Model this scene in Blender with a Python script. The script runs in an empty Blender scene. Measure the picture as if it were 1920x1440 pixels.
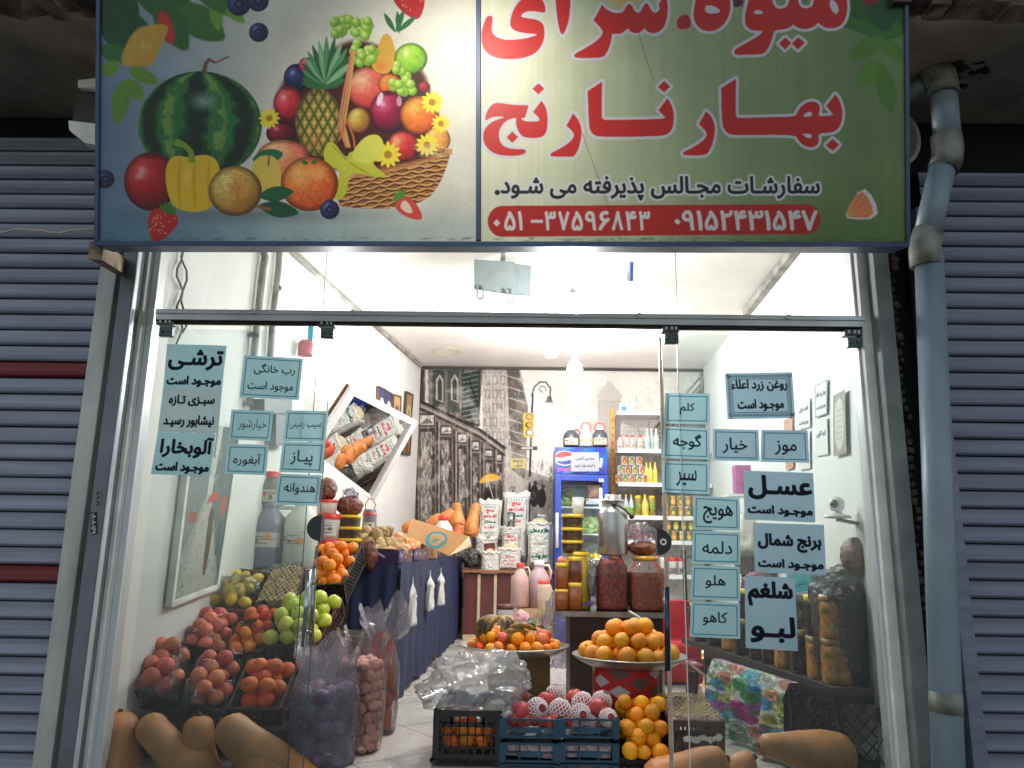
import bpy, bmesh, math, random, re
import numpy as np
from mathutils import Vector, Matrix, noise as mnoise
R = math.radians
random.seed(7); rng = np.random.default_rng(7)
scn = bpy.context.scene
C = scn.collection
V = Vector
# ------------------------------------------------------------------ camera
F = 1442.0
CAM = V((0.0, 0.0, 1.0))
PITCH, YAW, ROLL = R(12.3), R(1.0), R(0.9)
_f = V((-math.sin(YAW)*math.cos(PITCH), math.cos(YAW)*math.cos(PITCH), math.sin(PITCH)))
_r0 = V((math.cos(YAW), math.sin(YAW), 0)); _u0 = _r0.cross(_f)
_r = _r0*math.cos(ROLL) + _u0*math.sin(ROLL); _u = _u0*math.cos(ROLL) - _r0*math.sin(ROLL)
cd = bpy.data.cameras.new('camera'); cam = bpy.data.objects.new('camera', cd); C.objects.link(cam)
cam.matrix_world = Matrix(((_r.x, _u.x, -_f.x, CAM.x), (_r.y, _u.y, -_f.y, CAM.y), (_r.z, _u.z, -_f.z, CAM.z), (0, 0, 0, 1)))
cd.sensor_width = 36; cd.lens = F/1920*36; cd.clip_start = 0.05; cd.clip_end = 500
scn.camera = cam
# ------------------------------------------------------------------ world, night
w = bpy.data.worlds.new('World'); scn.world = w; w.use_nodes = True
nt = w.node_tree; bg = nt.nodes['Background']
sky = nt.nodes.new('ShaderNodeTexSky'); sky.sky_type = 'NISHITA'; sky.sun_disc = False
sky.sun_elevation = R(14.0); sky.sun_rotation = R(10)
hs_ = nt.nodes.new('ShaderNodeHueSaturation'); hs_.inputs['Saturation'].default_value = 0.5; hs_.inputs['Value'].default_value = 1.4; nt.links.new(sky.outputs[0], hs_.inputs['Color']); nt.links.new(hs_.outputs[0], bg.inputs[0]); bg.inputs[1].default_value = 0.15
scn.view_settings.view_transform = 'Standard'; scn.view_settings.look = 'None'
scn.view_settings.exposure = 0.0; scn.view_settings.gamma = 1.0
scn.cycles.use_denoising = True
scn.cycles.max_bounces = 9; scn.cycles.transparent_max_bounces = 24
scn.cycles.diffuse_bounces = 5; scn.cycles.glossy_bounces = 4; scn.cycles.transmission_bounces = 6
scn.cycles.caustics_reflective = False; scn.cycles.caustics_refractive = False
scn.cycles.sample_clamp_indirect = 4.0
BULB = 405.0      # emission of the lamp globes
SIGN_LAMP = 40.0
# ------------------------------------------------------------------ pixel helpers (photo pixels 1920x1440)
def ray(u, v): return _f*F + _r*(u-960) - _u*(v-720)
def P(u, v, Y):
    d = ray(u, v); return CAM + d*((Y-CAM.y)/d.y)
def PZ(u, v, z):
    d = ray(u, v); return CAM + d*((z-CAM.z)/d.z)
def PP(u, v, p, n):
    d = ray(u, v); return CAM + d*((p-CAM).dot(n)/d.dot(n))
def S(px, Y): return px*Y/F/math.cos(PITCH)*0.985
# ------------------------------------------------------------------ materials
def lin(c):
    c = np.asarray(c, float)/255.0
    return np.where(c <= 0.04045, c/12.92, ((c+0.055)/1.055)**2.4)
MATS = {}
def mat(name, col, rough=0.6, metal=0.0, var=0.12, scale=14.0, bump=0.0, bscale=60.0, spec=0.5, rnd=0.0, col2=None, sss=0.0, trans=0.0, coat=0.0, emis=None, estr=0.0, stretch=None, thr=0.5):
    """col: sRGB 0-255. procedural colour variation by noise, random per object, bump."""
    if name in MATS: return MATS[name]
    m = bpy.data.materials.new(name); m.use_nodes = True; t = m.node_tree; b = t.nodes['Principled BSDF']
    L = t.links.new
    c = lin(col); b.inputs['Roughness'].default_value = rough; b.inputs['Metallic'].default_value = metal
    b.inputs['Specular IOR Level'].default_value = spec
    if coat: b.inputs['Coat Weight'].default_value = coat; b.inputs['Coat Roughness'].default_value = 0.15
    tc = t.nodes.new('ShaderNodeTexCoord'); vec = tc.outputs['Object']
    if stretch:
        mp = t.nodes.new('ShaderNodeMapping'); mp.inputs['Scale'].default_value = stretch; L(vec, mp.inputs[0]); vec = mp.outputs[0]
    nz = t.nodes.new('ShaderNodeTexNoise'); nz.inputs['Scale'].default_value = scale; nz.inputs['Detail'].default_value = 5; L(vec, nz.inputs['Vector'])
    rp = t.nodes.new('ShaderNodeValToRGB')
    c2 = lin(col2) if col2 is not None else np.clip(c*(1-2.2*var), 0, 1)
    c1 = c if col2 is not None else np.clip(c*(1+1.2*var), 0, 0.95)
    rp.color_ramp.elements[0].position = thr-0.18; rp.color_ramp.elements[1].position = thr+0.18
    rp.color_ramp.elements[0].color = (*c2, 1); rp.color_ramp.elements[1].color = (*c1, 1)
    L(nz.outputs['Fac'], rp.inputs['Fac']); out = rp.outputs['Color']
    if rnd:
        oi = t.nodes.new('ShaderNodeObjectInfo'); hs = t.nodes.new('ShaderNodeHueSaturation')
        mr = t.nodes.new('ShaderNodeMapRange'); mr.inputs['To Min'].default_value = 0.5-rnd*0.035; mr.inputs['To Max'].default_value = 0.5+rnd*0.035
        mv = t.nodes.new('ShaderNodeMapRange'); mv.inputs['To Min'].default_value = 1-rnd*0.6; mv.inputs['To Max'].default_value = 1+rnd*0.5
        mm = t.nodes.new('ShaderNodeMath'); mm.operation = 'MULTIPLY'; mm.inputs[1].default_value = 7.31; fr = t.nodes.new('ShaderNodeMath'); fr.operation = 'FRACT'
        L(oi.outputs['Random'], mr.inputs[0]); L(oi.outputs['Random'], mm.inputs[0]); L(mm.outputs[0], fr.inputs[0]); L(fr.outputs[0], mv.inputs[0])
        L(mr.outputs[0], hs.inputs['Hue']); L(mv.outputs[0], hs.inputs['Value']); L(out, hs.inputs['Color']); out = hs.outputs[0]
    L(out, b.inputs['Base Color'])
    if bump:
        n2 = t.nodes.new('ShaderNodeTexNoise'); n2.inputs['Scale'].default_value = bscale; n2.inputs['Detail'].default_value = 4; L(vec, n2.inputs['Vector'])
        bp = t.nodes.new('ShaderNodeBump'); bp.inputs['Strength'].default_value = bump; bp.inputs['Distance'].default_value = 0.01
        L(n2.outputs['Fac'], bp.inputs['Height']); L(bp.outputs[0], b.inputs['Normal'])
    if sss: b.inputs['Subsurface Weight'].default_value = sss; b.inputs['Subsurface Radius'].default_value = (0.02, 0.008, 0.004); b.inputs['Subsurface Scale'].default_value = 0.3
    if trans: b.inputs['Transmission Weight'].default_value = trans
    if emis is not None:
        b.inputs['Emission Color'].default_value = (*lin(emis), 1); b.inputs['Emission Strength'].default_value = estr
    MATS[name] = m; return m
def film(name, tint, gloss=0.10, diff=0.05, rough=0.12, bump=0.0, bscale=25, fres=True, dcol=(235, 238, 240), ior=1.45):
    """thin clear sheet: tinted transparency + fresnel gloss + a little milky scatter"""
    if name in MATS: return MATS[name]
    m = bpy.data.materials.new(name); m.use_nodes = True; t = m.node_tree; t.nodes.clear(); L = t.links.new
    o = t.nodes.new('ShaderNodeOutputMaterial')
    tr = t.nodes.new('ShaderNodeBsdfTransparent'); tr.inputs[0].default_value = (*lin(tint), 1)
    gl = t.nodes.new('ShaderNodeBsdfGlossy'); gl.inputs['Roughness'].default_value = rough
    df = t.nodes.new('ShaderNodeBsdfDiffuse'); df.inputs[0].default_value = (*lin(dcol), 1)
    tl = t.nodes.new('ShaderNodeBsdfTranslucent'); tl.inputs[0].default_value = (*lin(dcol), 1)
    md = t.nodes.new('ShaderNodeMixShader'); md.inputs[0].default_value = 0.45; L(df.outputs[0], md.inputs[1]); L(tl.outputs[0], md.inputs[2])
    m1 = t.nodes.new('ShaderNodeMixShader'); m1.inputs[0].default_value = diff; L(tr.outputs[0], m1.inputs[1]); L(md.outputs[0], m1.inputs[2])
    m2 = t.nodes.new('ShaderNodeMixShader'); L(m1.outputs[0], m2.inputs[1]); L(gl.outputs[0], m2.inputs[2])
    if fres:
        fr = t.nodes.new('ShaderNodeFresnel'); fr.inputs[0].default_value = ior; mu = t.nodes.new('ShaderNodeMath'); mu.operation = 'MULTIPLY'; mu.inputs[1].default_value = gloss*10
        L(fr.outputs[0], mu.inputs[0]); mu.use_clamp = True; L(mu.outputs[0], m2.inputs[0])
    else: m2.inputs[0].default_value = gloss
    if bump:
        tc = t.nodes.new('ShaderNodeTexCoord'); n2 = t.nodes.new('ShaderNodeTexNoise'); n2.inputs['Scale'].default_value = bscale; n2.inputs['Detail'].default_value = 3
        n2.inputs['Distortion'].default_value = 1.5
        L(tc.outputs['Object'], n2.inputs['Vector'])
        bp = t.nodes.new('ShaderNodeBump'); bp.inputs['Strength'].default_value = bump; bp.inputs['Distance'].default_value = 0.03
        L(n2.outputs['Fac'], bp.inputs['Height'])
        for q in (gl, df, tl): L(bp.outputs[0], q.inputs['Normal'])
        if fres: L(bp.outputs[0], fr.inputs['Normal'])
    L(m2.outputs[0], o.inputs[0]); MATS[name] = m; return m
def paint_mat(name, rough=0.6, transl=0.0, spec=0.4, bump=0.0, dirt=0.0, coat=0.0):
    """material that shows the colours printed on a sheet (colour attribute 'print')"""
    if name in MATS: return MATS[name]
    m = bpy.data.materials.new(name); m.use_nodes = True; t = m.node_tree; b = t.nodes['Principled BSDF']; L = t.links.new
    at = t.nodes.new('ShaderNodeAttribute'); at.attribute_name = 'print'
    out = at.outputs['Color']
    if dirt:
        tc = t.nodes.new('ShaderNodeTexCoord'); nz = t.nodes.new('ShaderNodeTexNoise'); nz.inputs['Scale'].default_value = 2.5; nz.inputs['Detail'].default_value = 8
        L(tc.outputs['Object'], nz.inputs['Vector']); mx = t.nodes.new('ShaderNodeMix'); mx.data_type = 'RGBA'; mx.blend_type = 'MULTIPLY'
        mr = t.nodes.new('ShaderNodeMapRange'); mr.inputs['From Min'].default_value = 0.3; mr.inputs['From Max'].default_value = 0.7; mr.inputs['To Min'].default_value = 1-dirt; L(nz.outputs['Fac'], mr.inputs[0])
        mx.inputs[0].default_value = 1.0; L(out, mx.inputs[6]); L(mr.outputs[0], mx.inputs[7]); out = mx.outputs[2]
    L(out, b.inputs['Base Color'])
    b.inputs['Roughness'].default_value = rough; b.inputs['Specular IOR Level'].default_value = spec
    if coat: b.inputs['Coat Weight'].default_value = coat
    if bump:
        tc2 = t.nodes.new('ShaderNodeTexCoord'); n2 = t.nodes.new('ShaderNodeTexNoise'); n2.inputs['Scale'].default_value = 18; n2.inputs['Detail'].default_value = 4; L(tc2.outputs['Object'], n2.inputs['Vector'])
        bp = t.nodes.new('ShaderNodeBump'); bp.inputs['Strength'].default_value = bump; bp.inputs['Distance'].default_value = 0.02; L(n2.outputs['Fac'], bp.inputs['Height']); L(bp.outputs[0], b.inputs['Normal'])
    if transl:
        tl = t.nodes.new('ShaderNodeBsdfTranslucent'); L(out, tl.inputs[0]); mx2 = t.nodes.new('ShaderNodeMixShader'); mx2.inputs[0].default_value = transl
        L(b.outputs[0], mx2.inputs[1]); L(tl.outputs[0], mx2.inputs[2]); L(mx2.outputs[0], t.nodes['Material Output'].inputs[0])
    MATS[name] = m; return m
def emit(name, col, s):
    m = bpy.data.materials.new(name); m.use_nodes = True; t = m.node_tree; t.nodes.clear()
    o = t.nodes.new('ShaderNodeOutputMaterial'); e = t.nodes.new('ShaderNodeEmission'); e.inputs[0].default_value = (*lin(col), 1); e.inputs[1].default_value = s
    t.links.new(e.outputs[0], o.inputs[0]); MATS[name] = m; return m
# ------------------------------------------------------------------ objects
def thing(name, label, cat, loc=(0, 0, 0), group=None, rot=None):
    o = bpy.data.objects.new(name, None); C.objects.link(o); o.location = loc; o.empty_display_size = 0.05
    if rot: o.rotation_euler = rot
    o['label'] = label; o['category'] = cat
    if group: o['group'] = group
    return o
def tag(o, label, cat, group=None):
    o['label'] = label; o['category'] = cat
    if group: o['group'] = group
    return o
def obj(name, bm, m, parent=None, smooth=False, loc=None, world=False):
    """link a bmesh as one object. world=True: its coordinates are world ones, shifted to sit under the parent."""
    me = bpy.data.meshes.new(name)
    if isinstance(bm, bmesh.types.BMesh):
        if world and parent is not None: bmesh.ops.transform(bm, matrix=Matrix.Translation(-V(parent.location)), verts=bm.verts)
        if smooth:
            for f in bm.faces: f.smooth = True
        bm.to_mesh(me); bm.free()
    else: me = bm
    for x in (m if isinstance(m, (list, tuple)) else [m]): me.materials.append(x)
    o = bpy.data.objects.new(name, me); C.objects.link(o)
    if parent is not None: o.parent = parent
    if loc is not None: o.location = loc
    return o
def origin_to(o, p):
    """move a world-coordinate mesh object's origin to p"""
    p = V(p); o.data.transform(Matrix.Translation(-p)); o.location = p; return o
def struct(name, bm, m):
    o = obj(name, bm, m); o['kind'] = 'structure'; return o
def dup(root, loc=None, rot=None, scale=None, label=None):
    r = root.copy(); C.objects.link(r)
    if loc is not None: r.location = loc
    if rot is not None: r.rotation_euler = rot
    if scale is not None: r.scale = scale if hasattr(scale, '__len__') else (scale,)*3
    if label: r['label'] = label
    for ch in list(root.children):
        c = ch.copy(); C.objects.link(c); c.parent = r
        for g in list(ch.children):
            d = g.copy(); C.objects.link(d); d.parent = c
    return r
def BM(): return bmesh.new()
def box(bm, c, s, rot=None, bevel=0.0):
    """box centre c, full size s"""
    m = Matrix.Translation(V(c)) @ (rot.to_4x4() if rot is not None else Matrix()) @ Matrix.Diagonal((*s, 1))
    r = bmesh.ops.create_cube(bm, size=1, matrix=m)
    if bevel:
        es = list({e for v in r['verts'] for e in v.link_edges})
        bmesh.ops.bevel(bm, geom=es, offset=bevel, segments=2, affect='EDGES', profile=0.6)
    return r['verts']
def frame_rot(d, up=V((0, 0, 1))):
    d = V(d).normalized(); x = up.cross(d)
    if x.length < 1e-4: x = V((1, 0, 0))
    x.normalize(); y = d.cross(x); return Matrix((x, y, d)).transposed()
def bar(bm, a, b, wx, wy, up=V((0, 0, 1))):
    a, b = V(a), V(b); d = b-a
    box(bm, (a+b)/2, (wx, wy, d.length), frame_rot(d, up))
def tube(bm, pts, r, n=10, cap=True):
    """round tube along a polyline; r number or list"""
    pts = [V(p) for p in pts]; rs = r if hasattr(r, '__len__') else [r]*len(pts); rings = []
    x = None
    for i, p in enumerate(pts):
        d = (pts[min(i+1, len(pts)-1)]-pts[max(i-1, 0)]).normalized()
        if x is None:
            x = d.orthogonal().normalized()
        x = (x - d*x.dot(d)).normalized(); y = d.cross(x)
        rings.append([bm.verts.new(p+(x*math.cos(2*math.pi*k/n)+y*math.sin(2*math.pi*k/n))*rs[i]) for k in range(n)])
    for a, b in zip(rings, rings[1:]):
        for k in range(n): bm.faces.new((a[k], a[(k+1) % n], b[(k+1) % n], b[k])).smooth = True
    if cap:
        try: bm.faces.new(rings[0][::-1]); bm.faces.new(rings[-1])
        except Exception: pass
def lathe(bm, prof, n=24, c=(0, 0, 0), wob=None, smooth=True, square=0.0):
    """profile [(r,z)] revolved round z. square: 0 round .. 1 squarish"""
    c = V(c); rings = []
    for r, z in prof:
        if r < 1e-5: rings.append([bm.verts.new(c+V((0, 0, z)))]); continue
        ring = []
        for k in range(n):
            a = 2*math.pi*k/n; q = 1.0
            if square: q = 1/((abs(math.cos(a))**(2+6*square)+abs(math.sin(a))**(2+6*square))**(1/(2+6*square)))
            rr = r*q*(wob(a, z) if wob else 1); ring.append(bm.verts.new(c+V((rr*math.cos(a), rr*math.sin(a), z))))
        rings.append(ring)
    for a, b in zip(rings, rings[1:]):
        if len(a) == 1 and len(b) == 1: continue
        for k in range(n):
            k2 = (k+1) % n
            if len(a) == 1: f = bm.faces.new((a[0], b[k2], b[k])); f.smooth = smooth; continue
            if len(b) == 1: f = bm.faces.new((a[k], a[k2], b[0])); f.smooth = smooth; continue
            f = bm.faces.new((a[k], a[k2], b[k2], b[k])); f.smooth = smooth
def quad(bm, pts): return bm.faces.new([bm.verts.new(V(p)) for p in pts])
def prism(bm, pts, d):
    """polygon pts extruded by vector d"""
    a = [bm.verts.new(V(p)) for p in pts]; b = [bm.verts.new(V(p)+V(d)) for p in pts]; n = len(a)
    bm.faces.new(a); bm.faces.new(b[::-1])
    for k in range(n): bm.faces.new((a[k], b[k], b[(k+1) % n], a[(k+1) % n]))
    bmesh.ops.recalc_face_normals(bm, faces=bm.faces)
def fbm(p, s=1.0, o=3):
    return mnoise.fractal(V(p)*s, 0.5, 2.0, o)
def displace(bm, amp, s, o=3, seed=0.0):
    bm.normal_update()
    for v in bm.verts: v.co += v.normal*amp*fbm(v.co+V((seed, seed*1.7, 0)), s, o)
# ------------------------------------------------------------------ painting flat prints (numpy raster -> vertex colours)
def _wind(polys, x0, y0, W, H, ss):
    acc = np.zeros((H*ss, W*ss+2), np.int32)
    for pts in polys:
        p = (np.asarray(pts, float)-(x0, y0))*ss-0.5
        q = np.roll(p, -1, 0)
        for (ax, ay), (bx, by) in zip(p, q):
            if ay == by: continue
            d = 1
            if ay > by: ax, ay, bx, by = bx, by, ax, ay; d = -1
            r0, r1 = max(0, math.ceil(ay)), min(H*ss, math.ceil(by))
            if r1 <= r0: continue
            rows = np.arange(r0, r1); xs = ax+(rows-ay)*(bx-ax)/(by-ay)
            np.add.at(acc, (rows, np.clip(np.ceil(xs), 0, W*ss+1).astype(int)), d)
    return np.cumsum(acc, 1)[:, :W*ss]
def chaikin(pts, n=2):
    p = np.asarray(pts, float)
    for _ in range(n):
        q = np.roll(p, -1, 0); p = np.stack([0.75*p+0.25*q, 0.25*p+0.75*q], 1).reshape(-1, 2)
    return p
def vnoise(h, w, s, o=4, seed=0):
    """tileless value noise, about s pixels per cell"""
    g = np.random.default_rng(seed); out = np.zeros((h, w)); amp = 1.0; tot = 0
    for k in range(o):
        c = max(1.0, s/2**k); gh, gw = int(h/c)+3, int(w/c)+3; n = g.random((gh, gw))
        yy, xx = np.arange(h)/c, np.arange(w)/c; yi, xi = yy.astype(int), xx.astype(int)
        fy, fx = (yy-yi)[:, None], (xx-xi)[None]; fy = fy*fy*(3-2*fy); fx = fx*fx*(3-2*fx)
        a = n[yi][:, xi]; b = n[yi][:, xi+1]; cc = n[yi+1][:, xi]; dd = n[yi+1][:, xi+1]
        out += amp*((a*(1-fx)+b*fx)*(1-fy)+(cc*(1-fx)+dd*fx)*fy); tot += amp; amp *= 0.55
    return out/tot
class Canvas:
    """drawing surface over the rectangle x0,y0..x1,y1 in any units, k samples per unit; colours sRGB 0-255"""
    def __init__(s, x0, y0, x1, y1, k=1.0, col=(255, 255, 255)):
        s.x0, s.y0, s.x1, s.y1, s.k = x0, y0, x1, y1, k
        s.W, s.H = max(2, int(round((x1-x0)*k))), max(2, int(round((y1-y0)*k)))
        s.a = np.empty((s.H, s.W, 3)); s.a[:] = col
        s.X = (x0+(np.arange(s.W)+0.5)/k)[None].repeat(s.H, 0); s.Y = (y0+(np.arange(s.H)+0.5)/k)[:, None].repeat(s.W, 1)
    def blend(s, mask, col, al=1.0):
        m = (mask*al)[..., None]; s.a = s.a*(1-m)+np.asarray(col, float)*m
    def mask(s, polys, grow=0.0, soft=0.0, ss=3):
        pl = [(np.asarray(p, float)-(s.x0, s.y0))*s.k for p in polys]
        m = (_wind(pl, 0, 0, s.W, s.H, ss) != 0)
        if grow: m = dil(m, grow*s.k*ss)
        m = m.reshape(s.H, ss, s.W, ss).mean((1, 3))
        if soft: m = blur(m, soft*s.k)
        return m
    def poly(s, pts, col, al=1.0, smooth=0, soft=0.0, grow=0.0, holes=()):
        ps = [chaikin(pts, smooth) if smooth else pts]; m = s.mask(ps, grow, soft)
        for h in holes: m = m*(1-s.mask([chaikin(h, smooth) if smooth else h], -0.0))
        s.blend(m, col, al); return m
    def ell(s, cx, cy, rx, ry, col, al=1.0, rot=0.0, soft=None):
        dx, dy = s.X-cx, s.Y-cy; c, n = math.cos(rot), math.sin(rot); X, Y = dx*c+dy*n, -dx*n+dy*c
        d = np.sqrt((X/rx)**2+(Y/ry)**2); e = soft if soft is not None else 0.7/s.k/min(rx, ry)
        m = np.clip((1-d)/max(e, 1e-4)+0.5, 0, 1) if soft is None else np.clip((1-d)/e, 0, 1)
        s.blend(m, col, al); return m, X/rx, Y/ry
    def ball(s, cx, cy, rx, ry, hi, mid, lo, rot=0.0, lx=-0.35, ly=-0.4, gl=0.0):
        """a printed picture of a round fruit"""
        dx, dy = s.X-cx, s.Y-cy; c, n = math.cos(rot), math.sin(rot); X, Y = (dx*c+dy*n)/rx, (-dx*n+dy*c)/ry
        d = np.sqrt(X*X+Y*Y); m = np.clip((1-d)*min(rx, ry)*s.k+0.5, 0, 1)
        t = np.clip(np.sqrt((X-lx)**2+(Y-ly)**2)/1.5, 0, 1)[..., None]
        hi, mid, lo = (np.asarray(q, float) for q in (hi, mid, lo))
        col = np.where(t < 0.45, hi+(mid-hi)*t/0.45, mid+(lo-mid)*(t-0.45)/0.55); col = col*(0.86+0.28*vnoise(s.H, s.W, 7*s.k, 3, int(cx*7+cy)%997)[..., None]) if rx*s.k > 9 else col; col = col*(1-0.45*np.clip(d-0.78, 0, 1)/0.22)[..., None] if rx*s.k > 9 else col
        s.a = s.a*(1-m[..., None])+col*m[..., None]
        if gl: s.ell(cx+lx*rx*0.9, cy+ly*ry*0.9, rx*0.25, ry*0.2, (255, 255, 255), gl, soft=1.0)
        return m
    def line(s, pts, wd, col, al=1.0):
        pts = np.asarray(pts, float); m = np.zeros((s.H, s.W)); wl = wd if hasattr(wd, '__len__') else [wd]*len(pts)
        for (ax, ay), (bx, by), w0, w1 in zip(pts, pts[1:], wl, wl[1:]):
            i0 = max(0, int((min(ax, bx)-max(w0, w1)-2-s.x0)*s.k)); i1 = min(s.W, int((max(ax, bx)+max(w0, w1)+2-s.x0)*s.k)+1)
            j0 = max(0, int((min(ay, by)-max(w0, w1)-2-s.y0)*s.k)); j1 = min(s.H, int((max(ay, by)+max(w0, w1)+2-s.y0)*s.k)+1)
            if i1 <= i0 or j1 <= j0: continue
            X, Y = s.X[j0:j1, i0:i1], s.Y[j0:j1, i0:i1]; L2 = (bx-ax)**2+(by-ay)**2+1e-9
            t = np.clip(((X-ax)*(bx-ax)+(Y-ay)*(by-ay))/L2, 0, 1); d = np.hypot(X-ax-t*(bx-ax), Y-ay-t*(by-ay))
            m[j0:j1, i0:i1] = np.maximum(m[j0:j1, i0:i1], np.clip(((w0+(w1-w0)*t)/2-d)*s.k+0.5, 0, 1))
        s.blend(m, col, al)
    def rect(s, x0, y0, x1, y1, col, al=1.0): s.poly([(x0, y0), (x1, y0), (x1, y1), (x0, y1)], col, al)
    def frame(s, x0, y0, x1, y1, wd, col): s.line([(x0, y0), (x1, y0), (x1, y1), (x0, y1), (x0, y0)], wd, col)
    def text(s, txt, boxx, col, bold=0.0, halo=None, hw=0.0, al=1.0):
        polys = glyphs(txt); a = np.concatenate(polys); lo, hi = a.min(0), a.max(0); x0, y0, x1, y1 = boxx
        f = lambda p: np.stack([x0+(p[:, 0]-lo[0])/(hi[0]-lo[0])*(x1-x0), y1-(p[:, 1]-lo[1])/(hi[1]-lo[1])*(y1-y0)], 1)
        ps = [f(p) for p in polys]
        if halo is not None: s.blend(s.mask(ps, bold+hw), halo)
        s.blend(s.mask(ps, bold), col, al)
    def grain(s, amp, sc, seed=0, o=4, mono=True):
        n = vnoise(s.H, s.W, sc*s.k, o, seed)-0.5; s.a = np.clip(s.a*(1+amp*n[..., None]*2), 0, 255)
def dil(m, r):
    out = m.copy(); n = int(math.ceil(r))
    for dy in range(-n, n+1):
        wdt = r*r-dy*dy
        if wdt < 0: continue
        wdt = int(math.sqrt(wdt)); row = np.zeros_like(m)
        src = np.roll(m, dy, 0)
        if dy > 0: src[:dy] = 0
        if dy < 0: src[dy:] = 0
        cs = np.cumsum(np.pad(src.astype(np.int32), ((0, 0), (wdt+1, wdt))), 1)
        out |= (cs[:, 2*wdt+1:]-cs[:, :-2*wdt-1]) > 0
    return out
def blur(m, r):
    n = max(1, int(round(r)))
    for ax in (0, 1):
        for _ in range(2):
            p = np.pad(m, [(n+1, n) if i == ax else (0, 0) for i in range(2)], mode='edge'); c = np.cumsum(p, ax)
            m = (np.take(c, range(2*n+1, c.shape[ax]), ax)-np.take(c, range(0, c.shape[ax]-2*n-1), ax))/(2*n+1)
    return m
FORMS = {'ا': (0xFE8D, 0xFE8E, 0, 0), 'آ': (0xFE81, 0xFE82, 0, 0), 'د': (0xFEA9, 0xFEAA, 0, 0), 'ذ': (0xFEAB, 0xFEAC, 0, 0), 'ر': (0xFEAD, 0xFEAE, 0, 0), 'ز': (0xFEAF, 0xFEB0, 0, 0), 'و': (0xFEED, 0xFEEE, 0, 0), 'ء': (0xFE80, 0xFE80, 0, 0), 'ـ': (0x640,)*4}
for _c, _b in zip('بپتجحخسشطعغفقکگلمنهی', (0xFE8F, 0xFB56, 0xFE95, 0xFE9D, 0xFEA1, 0xFEA5, 0xFEB1, 0xFEB5, 0xFEC1, 0xFEC9, 0xFECD, 0xFED1, 0xFED5, 0xFB8E, 0xFB92, 0xFEDD, 0xFEE1, 0xFEE5, 0xFEE9, 0xFBFC)):
    FORMS[_c] = tuple(_b+k for k in range(4))
def shape(s):
    out = []; prev = False
    for i, c in enumerate(s):
        if c not in FORMS: out.append(c); prev = False; continue
        f = FORMS[c]; nxt = i+1 < len(s) and s[i+1] in FORMS and s[i+1] != 'ء' and f[2]
        out.append(chr(f[(3 if nxt else 1) if prev else (2 if nxt else 0)])); prev = bool(f[2])
    if not any(c in FORMS for c in s): return s
    return re.sub('[۰-۹]+', lambda m: m.group(0)[::-1], ''.join(reversed(out)))
_G = {}
def glyphs(txt):
    """outlines of a line of lettering, from Blender's own built-in font"""
    if txt in _G: return _G[txt]
    cu = bpy.data.curves.new('lettering', 'FONT'); cu.body = shape(txt); o = bpy.data.objects.new('lettering', cu); C.objects.link(o)
    c = o.to_curve(bpy.context.evaluated_depsgraph_get()); out = []
    for sp in c.splines:
        bp = sp.bezier_points; pts = []
        for i in range(len(bp)):
            a, b = bp[i], bp[(i+1) % len(bp)]; p0, p1, p2, p3 = a.co, a.handle_right, b.handle_left, b.co
            for k in range(6):
                t = k/6; q = p0*(1-t)**3+p1*3*t*(1-t)**2+p2*3*t*t*(1-t)+p3*t**3; pts.append((q.x, q.y))
        if len(pts) > 2: out.append(np.array(pts))
    o.to_curve_clear(); bpy.data.objects.remove(o); bpy.data.curves.remove(cu); _G[txt] = out; return out
def sheet(name, cv, fpos, m, parent=None, thick=None, smooth=True):
    """grid mesh carrying the canvas colours; fpos(x,y) in canvas units -> world point"""
    H, W = cv.H, cv.W; xs = np.linspace(cv.x0, cv.x1, W); ys = np.linspace(cv.y0, cv.y1, H)
    off = V(parent.location) if parent is not None else V((0, 0, 0))
    co = np.array([fpos(x, y)-off for y in ys for x in xs], dtype=np.float32)
    return grid(name, co, W, H, cv.a, m, parent, smooth)
def grid(name, co, W, H, col, m, parent=None, smooth=True, wrap=False):
    me = bpy.data.meshes.new(name); i = np.arange(W*H).reshape(H, W)
    if wrap: i = np.concatenate([i, i[:, :1]], 1)
    f = np.stack([i[:-1, :-1], i[1:, :-1], i[1:, 1:], i[:-1, 1:]], -1).reshape(-1, 4)
    me.vertices.add(len(co)); me.vertices.foreach_set('co', np.asarray(co, np.float32).ravel())
    me.loops.add(f.size); me.loops.foreach_set('vertex_index', f.ravel().astype(np.int32)); me.polygons.add(len(f))
    me.polygons.foreach_set('loop_start', np.arange(0, f.size, 4, dtype=np.int32)); me.update(calc_edges=True); me.validate()
    me.polygons.foreach_set('use_smooth', [smooth]*len(f))
    if col is not None:
        at = me.color_attributes.new('print', 'FLOAT_COLOR', 'POINT'); c4 = np.ones((W*H, 4), np.float32); c4[:, :3] = lin(np.clip(col, 0, 255)).reshape(-1, 3)*0.86
        at.data.foreach_set('color', c4.ravel())
    me.materials.append(m); o = bpy.data.objects.new(name, me); C.objects.link(o)
    if parent is not None: o.parent = parent
    return o
def flat_on(p0, n):
    """position function: photo pixel -> point on the plane"""
    p0, n = V(p0), V(n); return lambda x, y: PP(x, y, p0, n)
def psheet(name, cv, p, n, m, parent=None):
    """canvas drawn in photo pixels laid on the real plane through p with normal n"""
    p, n = np.array(p), np.array(n); us = np.linspace(cv.x0, cv.x1, cv.W); vs = np.linspace(cv.y0, cv.y1, cv.H)
    U, Q = np.meshgrid(us, vs); d = np.array(_f)*F+(U[..., None]-960)*np.array(_r)-(Q[..., None]-720)*np.array(_u)
    t = ((p-np.array(CAM)).dot(n))/(d@n); co = np.array(CAM)+d*t[..., None]
    if parent is not None: co = co-np.array(parent.location)
    return grid(name, co.reshape(-1, 3), cv.W, cv.H, cv.a, m, parent, False)
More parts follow.
